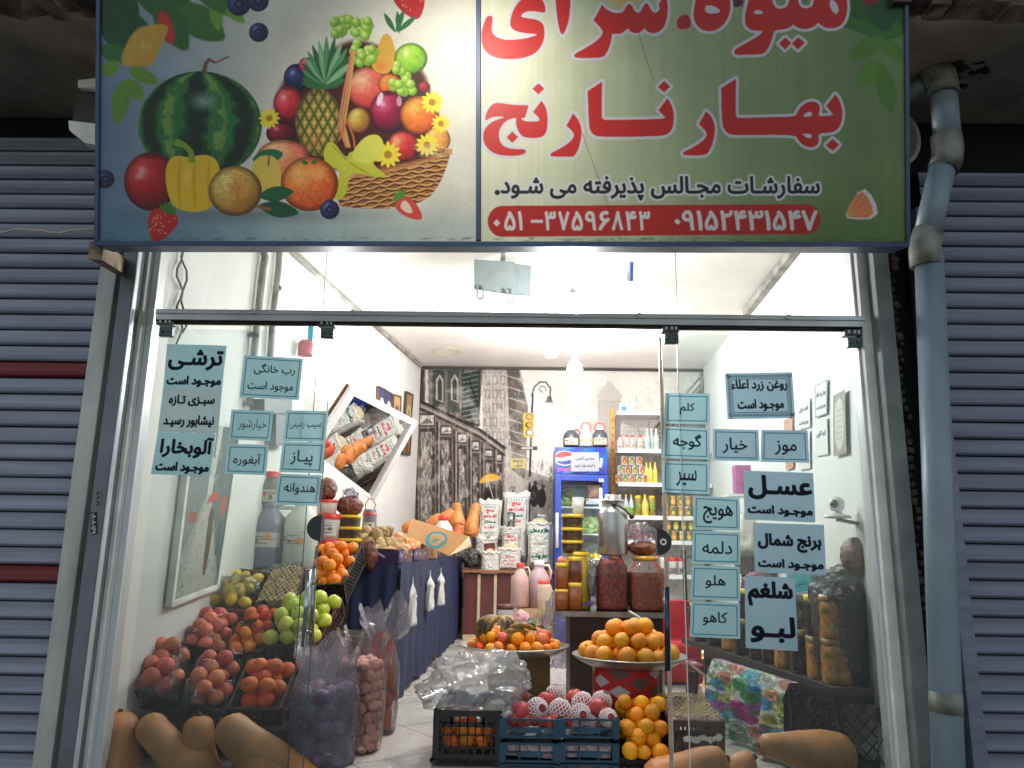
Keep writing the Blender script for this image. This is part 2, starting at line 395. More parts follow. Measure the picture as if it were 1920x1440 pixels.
# ================================================================== THE SHOP: walls, floor, ceiling
YF, YB = 3.70, 10.0
PLA, PLB = P(228, 1030, 3.75), P(775, 1030, YB)          # left wall line on plan
PRA, PRB = P(1652, 1030, 3.75), P(1331, 1030, YB)
NL = (PLB-PLA).cross(V((0, 0, 1))).normalized(); NR = (PRA-PRB).cross(V((0, 0, 1))).normalized()
def LW(u, v): return PP(u, v, PLA, NL)
def RW(u, v): return PP(u, v, PRA, NR)
def XL(Y): return PLA.x+(PLB.x-PLA.x)*(Y-PLA.y)/(PLB.y-PLA.y)
def XR(Y): return PRA.x+(PRB.x-PRA.x)*(Y-PRA.y)/(PRB.y-PRA.y)
def wallmat(name, col, dirt):
    m = mat(name, col, rough=0.55, var=0.03, scale=2.2, bump=0.12, bscale=9)
    t = m.node_tree; b = t.nodes['Principled BSDF']; src = b.inputs['Base Color'].links[0].from_socket
    tc = t.nodes.new('ShaderNodeTexCoord'); nz = t.nodes.new('ShaderNodeTexNoise'); nz.inputs['Scale'].default_value = 3.3; nz.inputs['Detail'].default_value = 9; nz.inputs['Roughness'].default_value = 0.7
    t.links.new(tc.outputs['Object'], nz.inputs['Vector']); mr = t.nodes.new('ShaderNodeMapRange'); mr.inputs['From Min'].default_value = 0.62; mr.inputs['From Max'].default_value = 0.72; mr.inputs['To Min'].default_value = 1; mr.inputs['To Max'].default_value = 1-dirt
    t.links.new(nz.outputs['Fac'], mr.inputs[0]); mx = t.nodes.new('ShaderNodeMix'); mx.data_type = 'RGBA'; mx.blend_type = 'MULTIPLY'; mx.inputs[0].default_value = 1
    t.links.new(src, mx.inputs[6]); t.links.new(mr.outputs[0], mx.inputs[7]); t.links.new(mx.outputs[2], b.inputs['Base Color']); return m
M_wall = wallmat('white_plaster', (226, 226, 222), 0.16)
M_ceil = wallmat('ceiling_paint', (238, 232, 226), 0.12)
CZ = {('l', 1): 3.41, ('r', 1): 3.41}
CFL, CFR = 3.13, 2.93
HB = 3.6
bm = BM(); prism(bm, [(XL(3.75), 3.78, 0), (XL(10), 10, 0), (XL(10), 10, HB), (XL(3.75), 3.78, HB)], (-0.12, 0, 0))
tag(origin_to(obj('plaster_wall', bm, M_wall), (XL(3.75), 3.78, 0)), 'white plastered side wall with the grey pipes and the big mirror on it', 'wall')
bm = BM(); prism(bm, [(XR(3.75), 3.78, 0), (XR(10), 10, 0), (XR(10), 10, HB), (XR(3.75), 3.78, HB)], (0.12, 0, 0))
tag(origin_to(obj('plaster_wall', bm, M_wall), (XR(3.75), 3.78, 0)), 'bare white side wall carrying paper notices and the small camera', 'wall')
bm = BM()
quad(bm, [(XL(3.75), 3.75, CFL), (XR(3.75), 3.75, CFR), (XR(10)+.1, 10.02, 3.41), (XL(10)-.1, 10.02, 3.41)])
struct('ceiling', bm, M_ceil)
bm = BM(); box(bm, ((XL(10)+XR(10))/2, 10.08, 1.8), (4.4, 0.12, 3.7))
backwall = thing('back_wall', 'far wall covered with a black and white painted street scene', 'wall', (0.45, 10.02, 0))
obj('wall', bm, M_wall, backwall, world=True)
# ceiling edge strips and dark cornice line over the mural
M_dark = mat('dark_trim', (58, 52, 48), 0.5); M_trim = mat('grey_trim', (150, 146, 140), 0.6, var=0.25, scale=6)
bm = BM(); bar(bm, (XL(10), 9.97, 3.385), (XR(10), 9.97, 3.385), 0.035, 0.03); obj('cornice', bm, M_dark, backwall, world=True)
def cornice(side, wd, m, y0, y1):
    bm = BM()
    f = (lambda y: V((XL(y)+0.022, y, CFL+(3.41-CFL)*(y-3.75)/6.25-0.022))) if side == 'l' else (lambda y: V((XR(y)-0.03, y, CFR+(3.41-CFR)*(y-3.75)/6.25-0.03)))
    bar(bm, f(y0), f(y1), wd, wd); return bm
tag(obj('ceiling_trim', cornice('l', 0.035, M_trim, 3.9, 9.9), M_trim), 'thin grey trim running along the ceiling edge of the mirror wall', 'trim')
tag(obj('ceiling_trim', cornice('r', 0.06, M_wall, 3.9, 6.6), M_trim), 'rough plaster strip along the ceiling above the notices wall', 'trim')
# floor
m = bpy.data.materials.new('floor_tiles'); m.use_nodes = True; t = m.node_tree; b = t.nodes['Principled BSDF']
tc = t.nodes.new('ShaderNodeTexCoord'); mp = t.nodes.new('ShaderNodeMapping'); mp.inputs['Rotation'].default_value = (0, 0, R(52)); mp.inputs['Scale'].default_value = (1, 1, 1)
br = t.nodes.new('ShaderNodeTexBrick'); br.offset = 0.0; br.inputs['Scale'].default_value = 1.0; br.inputs['Mortar Size'].default_value = 0.004; br.inputs['Brick Width'].default_value = 0.6; br.inputs['Row Height'].default_value = 0.6
br.inputs['Color1'].default_value = (*lin((206, 204, 198)), 1); br.inputs['Color2'].default_value = (*lin((200, 198, 191)), 1); br.inputs['Mortar'].default_value = (*lin((110, 104, 96)), 1)
t.links.new(tc.outputs['Object'], mp.inputs[0]); t.links.new(mp.outputs[0], br.inputs[0])
nz = t.nodes.new('ShaderNodeTexNoise'); nz.inputs['Scale'].default_value = 3; nz.inputs['Detail'].default_value = 7; t.links.new(tc.outputs['Object'], nz.inputs['Vector'])
mr = t.nodes.new('ShaderNodeMapRange'); mr.inputs['From Min'].default_value = 0.35; mr.inputs['From Max'].default_value = 0.7; mr.inputs['To Min'].default_value = 0.92; t.links.new(nz.outputs['Fac'], mr.inputs[0])
mx = t.nodes.new('ShaderNodeMix'); mx.data_type = 'RGBA'; mx.blend_type = 'MULTIPLY'; mx.inputs[0].default_value = 1; t.links.new(br.outputs[0], mx.inputs[6]); t.links.new(mr.outputs[0], mx.inputs[7]); t.links.new(mx.outputs[2], b.inputs['Base Color'])
mr2 = t.nodes.new('ShaderNodeMapRange'); mr2.inputs['To Min'].default_value = 0.12; mr2.inputs['To Max'].default_value = 0.42; t.links.new(nz.outputs['Fac'], mr2.inputs[0]); t.links.new(mr2.outputs[0], b.inputs['Roughness'])
bm = BM(); box(bm, (0.2, 6.85, -0.05), (4.6, 6.4, 0.1)); struct('shop_floor', bm, m)
M_pave = mat('pavement_concrete', (120, 116, 110), 0.85, var=0.2, scale=5, bump=0.3, bscale=40)
bm = BM(); box(bm, (0, -13.2, -0.25), (80, 33.6, 0.1)); struct('pavement', bm, M_pave)
# ================================================================== SHOP FRONT: frame, posts, glass
M_alu = mat('aluminium', (206, 210, 214), 0.35, 0.25, var=0.06, scale=5, stretch=(1, 1, 0.1))
M_rail = mat('steel_rail', (186, 188, 180), 0.5, 0.1, var=0.14, scale=6, stretch=(1, 1, 0.3), bump=0.05)
M_jamb = mat('jamb_paint', (228, 226, 220), 0.7, var=0.10, scale=6, bump=0.5, bscale=25)
M_black = mat('gap_black', (10, 10, 10), 0.9, var=0.1)
M_brickd = mat('rough_masonry', (96, 84, 74), 0.95, var=0.3, scale=9, bump=1.0, bscale=22)
def X(u, Y, v=1070): return P(u, v, Y).x
def post(u0, u1, Y, depth, z0, z1, bevel=0.006):
    bm = BM(); x0, x1 = X(u0, Y), X(u1, Y); box(bm, ((x0+x1)/2, Y+depth/2, (z0+z1)/2), (x1-x0, depth, z1-z0), bevel=bevel); return bm, ((x0+x1)/2, Y, z0)
Z0 = -0.2
def front_post(name, label, cat, u0, u1, Y, depth, m, z1=2.9, bevel=0.006, jag=0):
    bm, o = post(u0, u1, Y, depth, Z0, z1, bevel)
    return tag(origin_to(obj(name, bm, m), o), label, cat)
ps = front_post('shutter_post', 'dull grey steel post carrying the two small number stickers', 'post', 154, 183, 3.58, 0.12, mat('post_grey', (112, 116, 124), 0.5, 0.2, var=0.1, scale=5), 2.95)
front_post('shutter_post', 'pale grey steel post beside the sky blue drainpipe', 'post', 1690, 1722, 3.58, 0.12, mat('post_pale', (128, 132, 130), 0.6, 0.1, var=0.14, scale=5), 2.95)
# bright edge strip on sticker post
bm = BM(); x = X(184.5, 3.57); box(bm, (x, 3.585, 1.3), (0.006, 0.03, 3.0)); obj('edge_strip', bm, M_alu, ps, loc=-V(ps.location))
# plaster jambs with a ragged edge
def jamb(u0, u1, rag, Y, label):
    x0, x1 = X(u0, Y), X(u1, Y); bm = BM(); n = 90; pts = []
    for k in range(n+1):
        z = Z0+(3.0-Z0)*k/n; j = 0.010*fbm((z*9, rag, 0.3), 1, 4)+0.006*fbm((z*40, rag, 2), 1, 2)
        pts.append((z, j))
    xa = [(x0+(j if rag < 0 else 0), z) for z, j in pts]; xb = [(x1+(j if rag > 0 else 0), z) for z, j in pts]
    for k in range(n):
        a0, a1, b0, b1 = xa[k], xa[k+1], xb[k], xb[k+1]
        quad(bm, [(a0[0], Y, a0[1]), (b0[0], Y, b0[1]), (b1[0], Y, b1[1]), (a1[0], Y, a1[1])])
        for q0, q1 in ((a0, a1), (b0, b1)): quad(bm, [(q0[0], Y, q0[1]), (q1[0], Y, q1[1]), (q1[0], Y+0.12, q1[1]), (q0[0], Y+0.12, q0[1])])
    bmesh.ops.remove_doubles(bm, verts=bm.verts, dist=0.0005); bmesh.ops.recalc_face_normals(bm, faces=bm.faces)
    return tag(origin_to(obj('door_jamb', bm, M_jamb), ((x0+x1)/2, Y, Z0)), label, 'jamb')
jamb(190, 207, -1, 3.66, 'white plastered jamb next to the post with stickers')
jamb(1656, 1680, 1, 3.66, 'white plastered jamb with a crumbling outer edge near the drainpipe')
# masonry behind the gaps, their shade put in as near-black colour
bm = BM()
for u0, u1 in ((100, 205), (1658, 1830)):
    x0, x1 = X(u0, 3.8), X(u1, 3.8); box(bm, ((x0+x1)/2, 3.86, 1.4), (x1-x0, 0.1, 3.4))
bm2 = BM(); x0, x1 = X(100, 3.8), X(206, 3.8); box(bm2, ((x0+x1)/2, 3.86, 1.4), (x1-x0, 0.1, 3.4)); bm.free()
tag(origin_to(obj('masonry_pier', bm2, M_black), ((x0+x1)/2, 3.81, Z0)), 'masonry coloured black for the shade in the gaps around the stickered post', 'pier')
bm2 = BM(); x0, x1 = X(1657, 3.8), X(1832, 3.8); box(bm2, ((x0+x1)/2, 3.86, 1.4), (x1-x0, 0.1, 3.4))
pr_ = tag(origin_to(obj('masonry_pier', bm2, M_black), ((x0+x1)/2, 3.81, Z0)), 'rubble pier coloured black for the shade in the gap behind the drainpipe', 'pier')
bm = BM(); random.seed(3)
for k in range(70):
    z = -0.1+2.9*k/70; x = X(random.uniform(1726, 1742), 3.74); s = random.uniform(0.015, 0.035)
    box(bm, (x, 3.79, z), (s*1.3, 0.04, s), Matrix.Rotation(random.random()*3, 3, 'Y'))
bmesh.ops.bevel(bm, geom=bm.edges[:], offset=0.004, segments=1, affect='EDGES')
o = obj('rubble', bm, M_brickd, pr_, loc=-V(pr_.location)); o['kind'] = 'stuff'
# aluminium door frame
fr = thing('door_frame', 'silver aluminium frame of the glass shop front with its header bar', 'door frame', (X(940, YF), YF, 0))
def fpart(name, bm, m=M_alu, **k): return obj(name, bm, m, fr, world=True, **k)
for a, b_ in (((207, 3.69), (216, 3.69)), ((217.5, 3.70), (231, 3.70)), ((1643, 3.70), (1654, 3.70))):
    bm = BM(); x0, x1 = X(a[0], a[1]), X(b_[0], b_[1]); box(bm, ((x0+x1)/2, a[1]+0.04, 1.45), (x1-x0, 0.08, 3.1), bevel=0.004); fpart('jamb_profile', bm)
hl, hr = P(292, 590, 3.66), P(1622, 590.5+12, 3.66)
zb = 2.135
bm = BM(); box(bm, ((hl.x+hr.x)/2, 3.695, zb), (hr.x-hl.x, 0.07, 0.056), bevel=0.003)
box(bm, ((hl.x+hr.x)/2, 3.655, zb+0.012), (hr.x-hl.x-0.004, 0.012, 0.02), bevel=0.003); fpart('header_bar', bm)
bm = BM(); box(bm, ((hl.x+hr.x)/2, 3.69, zb-0.032), (hr.x-hl.x, 0.05, 0.007)); fpart('gasket', bm, M_black)
for u, v in ((476, 581), (662, 585), (1198, 592), (1477, 595)):
    p = P(u, v, 3.65); bm = BM(); bmesh.ops.create_cone(bm, cap_ends=True, segments=20, radius1=0.014, radius2=0.012, depth=0.012, matrix=Matrix.Translation((p.x, 3.644, zb+0.014)) @ Matrix.Rotation(R(90), 4, 'X')); fpart('bolt', bm)
# glass
M_glass = film('shop_glass', (236, 244, 244), gloss=0.10, diff=0.022, rough=0.02, ior=1.5)
M_gedge = mat('glass_edge', (60, 92, 86), 0.15, var=0.05, spec=0.8)
M_gedge2 = mat('glass_edge_bright', (225, 228, 222), 0.2, var=0.03)
def pane(name, label, cat, x0, x1, z0, z1, Y, edges, group=None):
    th = 0.010; t_ = thing(name, label, cat, ((x0+x1)/2, Y, z0))
    bm = BM(); quad(bm, [(x0, Y, z0), (x1, Y, z0), (x1, Y, z1), (x0, Y, z1)]); obj('glass_sheet', bm, M_glass, t_, world=True)
    for kind, m in edges:
        bm = BM()
        if kind == 'r': box(bm, (x1-0.0015, Y+0.003, (z0+z1)/2), (0.003, th, z1-z0))
        if kind == 'l': box(bm, (x0+0.0015, Y+0.003, (z0+z1)/2), (0.003, th, z1-z0))
        if kind == 't': box(bm, ((x0+x1)/2, Y+0.003, z1-0.0015), (x1-x0, th, 0.003))
        obj('polished_edge', bm, m, t_, world=True)
    return t_
zt = zb-0.036
pane('shop_window', 'fixed glass panel carrying the pale blue notices above the green apples', 'window', X(232, YF), P(625, 603, 3.71).x, 0.0, zt, 3.71, (('r', M_gedge), ('t', M_gedge)))
dl = pane('glass_door', 'clear glass door with tall steel handles in front of the green apples', 'glass door', P(318, 610, 3.735).x, P(600, 604, 3.735).x, 0.02, zt-0.02, 3.735, (('r', M_gedge),))
pane('shop_window', 'fixed glass panel carrying the blue notices above the rose patterned cloth', 'window', P(1268, 620, 3.71).x, X(1643, YF), 0.0, zt, 3.71, (('l', M_gedge2), ('t', M_gedge)))
dr = pane('glass_door', 'clear glass door with a dark handle in front of the orange tray', 'glass door', P(1241, 640, 3.735).x, P(1600, 640, 3.735).x, 0.02, zt-0.02, 3.735, (('l', M_gedge2),))
bm = BM(); xx = P(1241, 640, 3.735).x; box(bm, (xx-0.010, 3.735, 1.05), (0.014, 0.02, 2.02), bevel=0.003); obj('edge_profile', bm, mat('edge_bronze', (188, 172, 150), 0.35, 0.5), dr, world=True)
xs = [X(232, YF), P(612, 500, 3.71).x, P(1268, 500, 3.71).x, X(1643, YF)]
for k, lb in enumerate(('transom glass pane above the notices beside the grey pipes', 'wide transom glass pane with the grey screen bracket behind it', 'transom glass pane nearest the drainpipe')):
    pane('transom_pane', lb, 'glass pane', xs[k]+0.001, xs[k+1]-0.001, zb+0.03, 2.95, 3.71, (('r', M_gedge2),) if k < 2 else ())
# patch fittings
M_fit = mat('fitting_dark', (70, 74, 76), 0.35, 0.6, var=0.2, scale=40)
for (u, v), lb in (((312, 612), 'metal glass clamp under the header beside the tall notice column'), ((613, 615), 'metal glass clamp above the onion notice'), ((1256, 625), 'metal glass clamp above the cabbage notice'), ((1597, 632), 'metal glass clamp nearest the drainpipe side')):
    p = P(u, v, 3.69); c = thing('glass_clamp', lb, 'clamp', p, 'glass clamps under the header bar')
    bm = BM(); box(bm, p+V((0, 0, 0.018)), (0.085, 0.05, 0.032), bevel=0.003); obj('bracket', bm, M_fit, c, world=True)
    for k in (-0.022, 0.006, 0.026):
        bm = BM(); box(bm, p+V((k, -0.026, 0.02)), (0.008, 0.004, 0.016), bevel=0.001); obj('slot', bm, M_alu, c, world=True)
    bm = BM(); box(bm, p+V((0.006, 0, -0.03)), (0.068, 0.03, 0.05), bevel=0.004); obj('clamp_plate', bm, mat('clamp_green', (58, 78, 74), 0.3, 0.4), c, world=True)
    for k in (-0.012, 0.024):
        bm = BM(); bmesh.ops.create_cone(bm, cap_ends=True, segments=16, radius1=0.011, radius2=0.009, depth=0.008, matrix=Matrix.Translation(p+V((k, -0.018, -0.03))) @ Matrix.Rotation(R(90), 4, 'X')); obj('screw', bm, M_fit, c, world=True)
# locks and handles
M_chrome = mat('chrome', (170, 176, 182), 0.18, 0.9, var=0.05); M_navy = mat('lock_navy', (28, 30, 44), 0.35, 0.2)
def lock(u, v, side, door, lab):
    p = P(u, v, 3.70); c = lab
    bm = BM(); n = 20; pts = [p+V((side*0.072*math.cos(a)*0.95, 0, 0.062*math.sin(a))) for a in [math.pi*(k/n-0.5) for k in range(n+1)]]
    prism(bm, pts, (0, 0.055, 0)); q = obj('lock', bm, M_navy, door, world=True)
    return q, p
q, p = lock(602, 990, -1, dl, ''); 
q2, p2 = lock(1232, 1016, 1, dr, '')
bm = BM(); pp = p2+V((0.026, -0.008, 0)); bmesh.ops.create_cone(bm, cap_ends=True, segments=20, radius1=0.019, radius2=0.016, depth=0.02, matrix=Matrix.Translation(pp) @ Matrix.Rotation(R(90), 4, 'X'))
o = obj('lock_cylinder', bm, M_chrome, q2); o.location = -V(dr.location)
bm = BM(); bmesh.ops.create_cone(bm, cap_ends=True, segments=14, radius1=0.008, radius2=0.008, depth=0.006, matrix=Matrix.Translation(pp+V((0, -0.011, 0))) @ Matrix.Rotation(R(90), 4, 'X'))
o = obj('keyhole', bm, mat('key_red', (120, 20, 26), 0.4), q2); o.location = -V(dr.location)
def handle(u0, v0, u1, v1, Y, r, m, door):
    a, b = P(u0, v0, Y), P(u1, v1, Y); bm = BM(); tube(bm, [a, b], r, 14)
    h = obj('pull_handle', bm, m, door, world=True)
    for f in (0.18, 0.82):
        c = a.lerp(b, f); bm = BM(); tube(bm, [c, V((c.x, 3.735, c.z))], 0.009, 10); s = obj('standoff', bm, M_chrome, h); s.location = -V(door.location)
handle(579, 1068, 569, 1212, 3.665, 0.012, M_chrome, dl); handle(589, 1066, 583, 1210, 3.80, 0.012, M_chrome, dl)
handle(1250, 1100, 1252, 1258, 3.665, 0.013, mat('handle_dark', (60, 74, 92), 0.25, 0.7), dr)
# ================================================================== ROLLER SHUTTERS
M_slat = mat('shutter_slat', (138, 143, 158), 0.48, 0.25, var=0.12, scale=2.0, stretch=(0.5, 1, 12), bump=0.05)
M_slatr = mat('shutter_slat_dark', (122, 127, 144), 0.5, 0.25, var=0.10, scale=2.0, stretch=(0.5, 1, 12))
M_red = mat('slat_red', (112, 22, 30), 0.5, 0.1, var=0.15, scale=3, stretch=(0.5, 1, 8))
def curtain(x0, x1, Y, zs, pitch):
    bm = BM(); prof = [(0.010, 0.0), (-0.002, 0.003), (-0.008, 0.012), (-0.002, 0.030), (0.0, 0.055), (-0.001, 0.072), (0.004, 0.077), (0.012, 0.079)]
    s = pitch/0.083
    for z in zs:
        a = [bm.verts.new((x0, Y+y, z+q*s)) for y, q in prof]; b = [bm.verts.new((x1, Y+y, z+q*s)) for y, q in prof]
        for k in range(len(prof)-1): bm.faces.new((a[k], b[k], b[k+1], a[k+1]))
    bm.normal_update(); return bm
def shutter(label, x0, x1, Y, pitch, zlo, ztop, redv, rail_u, side, ms):
    t_ = thing('roller_shutter', label, 'shutter', ((x0+x1)/2, Y, Z0))
    zs = [zlo+pitch*k for k in range(int((ztop-zlo)/pitch))]; reds = []
    for v in redv:
        zt_ = P(60, v, Y).z-pitch/2; reds.append(min(range(len(zs)), key=lambda k: abs(zs[k]-zt_)))
    obj('slat_curtain', curtain(x0, x1, Y, [z for k, z in enumerate(zs) if k not in reds], pitch), ms, t_, world=True)
    for k in reds: obj('red_slat', curtain(x0, x1, Y, [zs[k]], pitch), M_red, t_, world=True)
    bm = BM(); box(bm, ((x0+x1)/2, Y+0.03, (zlo+ztop)/2), (x1-x0, 0.01, ztop-zlo)); obj('backing', bm, M_black, t_, world=True)
    u0, u1 = rail_u; bm = BM(); a, b = X(u0, Y-0.09), X(u1, Y-0.09); box(bm, ((a+b)/2, Y-0.02, (Z0+2.75)/2), (b-a, 0.14, 2.75-Z0), bevel=0.008)
    obj('guide_rail', bm, M_rail if side < 0 else M_slatr, t_, world=True)
    return t_
shl = shutter('closed grey roller shutter with two dark red slats', -4.2, X(118, 3.75), 3.75, 0.0835, Z0+0.02, 3.16, (685, 1072), (109, 144), -1, M_slat)
shr = shutter('closed grey roller shutter without red slats beyond the drainpipe', X(1800, 3.75), 5.0, 3.75, 0.0835, Z0+0.02, 3.0, (), (1788, 1816), 1, M_slatr)
# shutter head boxes
bm = BM(); box(bm, (-3.0, 3.95, 3.05), (2.2, 0.3, 0.25)); 
# dark recess above
bm.free()
# ---- soffits with broken edge
M_soff = mat('soffit_plaster', (150, 140, 128), 0.85, var=0.16, scale=3.5, bump=0.5, bscale=12)
def soffit(x0, x1, label, hole=None):
    t_ = thing('balcony_soffit', label, 'soffit', ((x0+x1)/2, 3.3, 3.32))
    bm = BM(); box(bm, ((x0+x1)/2, 3.47, 3.36), (x1-x0, 1.0, 0.08)); obj('slab', bm, M_soff, t_, world=True)
    bm = BM()
    n = 40
    for k in range(n):
        xa = x0+(x1-x0)*k/n; xb = x0+(x1-x0)*(k+1)/n; d = 0.05*fbm((xa*4, 1, 2), 1, 3)
        box(bm, ((xa+xb)/2, 2.93+d*0.4, 3.52+0.02*fbm((xa*9, 0, 0), 1, 2)), (xb-xa+0.004, 0.12+abs(d), 0.42))
    displace(bm, 0.02, 9); obj('broken_edge', bm, M_brickd, t_, world=True)
    return t_
sl_ = soffit(-4.5, -1.72, 'stained grey balcony soffit above the shutter with red slats')
sr_ = soffit(1.55, 4.8, 'stained grey balcony soffit with a broken hole around the drainpipe')
# upper shop fascia wall behind sign, near-black to paint in the recess shade
bm = BM(); box(bm, (-0.1, 3.88, 3.3), (9.6, 0.1, 0.75)); tag(origin_to(obj('fascia_wall', bm, M_black), (0, 3.83, 2.9)), 'wall coloured black for the shade above the shutters and behind the big sign', 'wall')
# ---- drainpipe
M_pvc = mat('pvc_pipe', (136, 152, 162), 0.42, var=0.10, scale=4, stretch=(1, 1, 0.4)); M_pvcj = mat('pvc_joint', (142, 142, 132), 0.55, var=0.3, scale=8)
dp = thing('drainpipe', 'pale blue grey plastic drainpipe with bends running down beside the shop', 'drainpipe', P(1762, 1330, 3.5))
YPp = 3.42; r_ = 0.062
def PT(u, v, Y=None): return P(u, v, Y or YPp)
def dpart(name, pts, r, m, n=24): bm = BM(); tube(bm, pts, r, n); obj(name, bm, m, dp, world=True)
_a, _b = PT(1742, 480), PT(1778, 1440); dpart('pipe', [_a, _b+(_b-_a)*0.25], r_, M_pvc)
dpart('pipe', [PT(1770, 300, 3.40), PT(1737, 448, 3.42)], r_*0.97, M_pvc)
dpart('pipe', [PT(1767, 150, 3.36), PT(1777, 268, 3.40)], r_*0.97, M_pvc)
dpart('elbow', [PT(1774, 255, 3.40), PT(1777, 280, 3.40), PT(1776, 298, 3.40), PT(1768, 318, 3.40)], r_*1.12, M_pvcj)
dpart('elbow', [PT(1742, 436, 3.42), PT(1735, 455), PT(1734, 472), PT(1737, 500)], r_*1.12, M_pvcj)
dpart('elbow', [PT(1734, 150, 3.40), PT(1752, 141, 3.37), PT(1765, 140, 3.36), PT(1768, 158, 3.36), PT(1769, 178, 3.36)], [r_*0.9, r_*1.05, r_*1.1, r_*1.1, r_*1.1], M_pvcj)
dpart('pipe', [PT(1700, 178, 3.45), PT(1736, 155, 3.40)], r_*0.6, M_pvc)
dpart('stain_band', [_a.lerp(_b, .868), _a.lerp(_b, .905)], r_*1.03, M_pvcj)
bm = BM(); c = PT(1795, 135, 3.4); bmesh.ops.create_icosphere(bm, subdivisions=3, radius=0.12, matrix=Matrix.Translation((c.x, 3.40, 3.33)) @ Matrix.Diagonal((1.2, 1.0, 0.12, 1))); displace(bm, 0.04, 14)
obj('broken_hole', bm, mat('hole_dark', (38, 32, 28), 0.95, var=0.3), sr_, world=True)
# ---- roll ends and bits beside the sign
def roll_end(u, v, label, flip):
    p = P(u, v, 3.6); t_ = thing('shutter_roll', label, 'shutter roll', p)
    bm = BM(); n = 9
    for k in range(n):
        a0 = -1.3+2.6*k/n; a1 = a0+2.6/n*0.93; c = p+V((-0.10*flip, 0, 0))
        f = lambda a, r: c+V((flip*r*math.cos(a)*0.9, 0, r*math.sin(a)*1.25))
        prism(bm, [f(a0, 0.125), f(a1, 0.125), f(a1, 0.108), f(a0, 0.108)], (0, 0.4, 0))
    obj('slat_coil', bm, M_rail, t_, world=True); return t_
roll_end(1722, 258, 'curved slats of a coiled shutter showing beside the drainpipe bend', 1)
t_ = thing('roller_bracket', 'broken white and black shutter bracket beside the sign', 'bracket', P(155, 215, 3.3))
for q in ([(146, 150), (182, 146), (182, 162), (146, 164)], [(128, 226), (182, 232), (182, 272), (160, 268), (130, 244)]): bm = BM(); prism(bm, [P(*z, 3.30) for z in q], (0, 0.05, 0)); obj('plate', bm, M_jamb, t_, world=True)
bm = BM(); prism(bm, [P(*z, 3.34) for z in ((143, 164), (180, 164), (180, 232), (138, 226))], (0, 0.12, 0)); displace(bm, 0.01, 12); obj('motor_box', bm, M_dark, t_, world=True)
# beam end carrying the sign
bm = BM(); bar(bm, P(180, 470, 3.12), P(226, 500, 3.62), 0.055, 0.075); tag(origin_to(obj('support_beam', bm, mat('beam_wood', (150, 132, 112), 0.8, var=0.3, scale=8, bump=0.4)), P(180, 470, 3.12)), 'short peeling timber bracket poking out under the sign corner', 'beam')
bm = BM(); pts = [P(-160+17*k, 433+3*math.sin(k*0.9)+1.5*math.sin(k*2.1), 3.5) for k in range(21)]; tube(bm, pts, 0.006, 8)
tag(obj('loose_wire', bm, mat('wire_cream', (190, 182, 160), 0.6)), 'cream wire hanging across the shutter with red slats', 'wire')
# stickers on the post
def post_sticker(box_, txt, fg, bgc, lb):
    cv = Canvas(*box_, k=2.2, col=bgc); x0, y0, x1, y1 = box_
    t_ = Canvas(0, 0, y1-y0, x1-x0, k=2.2, col=bgc); t_.text(txt, (2, 3, y1-y0-2, x1-x0-2), fg, bold=0.5)
    cv.a = np.rot90(t_.a, -1).copy()[:cv.H, :cv.W]; cv.H, cv.W = cv.a.shape[:2]
    o = psheet('number_sticker', cv, V((0, 3.577, 0)), V((0, 1, 0)), paint_mat('sticker_print', 0.5)); return tag(o, lb, 'sticker')
post_sticker((178, 918, 190, 952), '۰۹۰۹۰۱۹۰', (30, 30, 34), (128, 130, 134), 'upper small grey number sticker on the stickered post')
post_sticker((170, 960, 182, 1002), '۰۸۰۸۰۱۶۹', (200, 200, 205), (30, 30, 34), 'lower small black number sticker on the stickered post')
# ================================================================== LAMPS
M_bulb = emit('bulb_glow', (255, 253, 250), BULB); M_cord = mat('cord_white', (220, 218, 212), 0.5)
M_bulb2 = emit('bulb_glow_strong', (255, 253, 250), BULB*0.9)
def lamp(p, zc, label, r=0.08):
    t_ = thing('light_bulb', label, 'light bulb', p, 'bare bulbs hanging from the ceiling')
    bm = BM(); lathe(bm, [(0.0, -r), (r*0.55, -r*0.85), (r*0.95, -r*0.3), (r, 0.0), (r*0.9, r*0.42), (r*0.55, r*0.95), (r*0.42, r*1.25), (0, r*1.27)], 24, p); obj('globe', bm, M_bulb2 if p.y < 5 else M_bulb, t_, world=True)
    bm = BM(); lathe(bm, [(0, r*1.2), (0.026, r*1.2), (0.028, r*1.9), (0.018, r*2.2), (0, r*2.25)], 16, p); obj('socket', bm, M_cord, t_, world=True)
    bm = BM(); tube(bm, [p+V((0, 0, r*2.2)), V((p.x+0.005, p.y, zc))], 0.005, 8); obj('cord', bm, M_cord, t_, world=True)
    bm = BM(); lathe(bm, [(0, zc-p.z-0.03), (0.035, zc-p.z-0.028), (0.045, zc-p.z), (0, zc-p.z)], 16, p); obj('ceiling_rose', bm, M_cord, t_, world=True)
def zceil(x, y):
    f = (y-3.75)/6.25; s = (x-XL(y))/(XR(y)-XL(y)); return (CFL+(CFR-CFL)*s)*(1-f)+3.41*f
for u, v, Y, lb in ((1033, 655, 6.95, 'glowing bare bulb nearer the doorway, left of the other lit bulb'), (1078, 692, 7.9, 'glowing bare bulb hanging in front of the mural, lower in view'), (1074, 592, 4.75, 'glowing bare bulb showing behind the header bar')):
    p = P(u, v, Y); lamp(p, zceil(p.x, p.y), lb)
p = LW(618, 672)+V((0.10, 0, 0)); t_ = thing('wall_bulb', 'bare bulb glaring on the white wall above the mirror', 'light bulb', p)
bm = BM(); bmesh.ops.create_uvsphere(bm, u_segments=24, v_segments=14, radius=0.06, matrix=Matrix.Translation(p)); obj('globe', bm, M_bulb, t_, smooth=True, world=True)
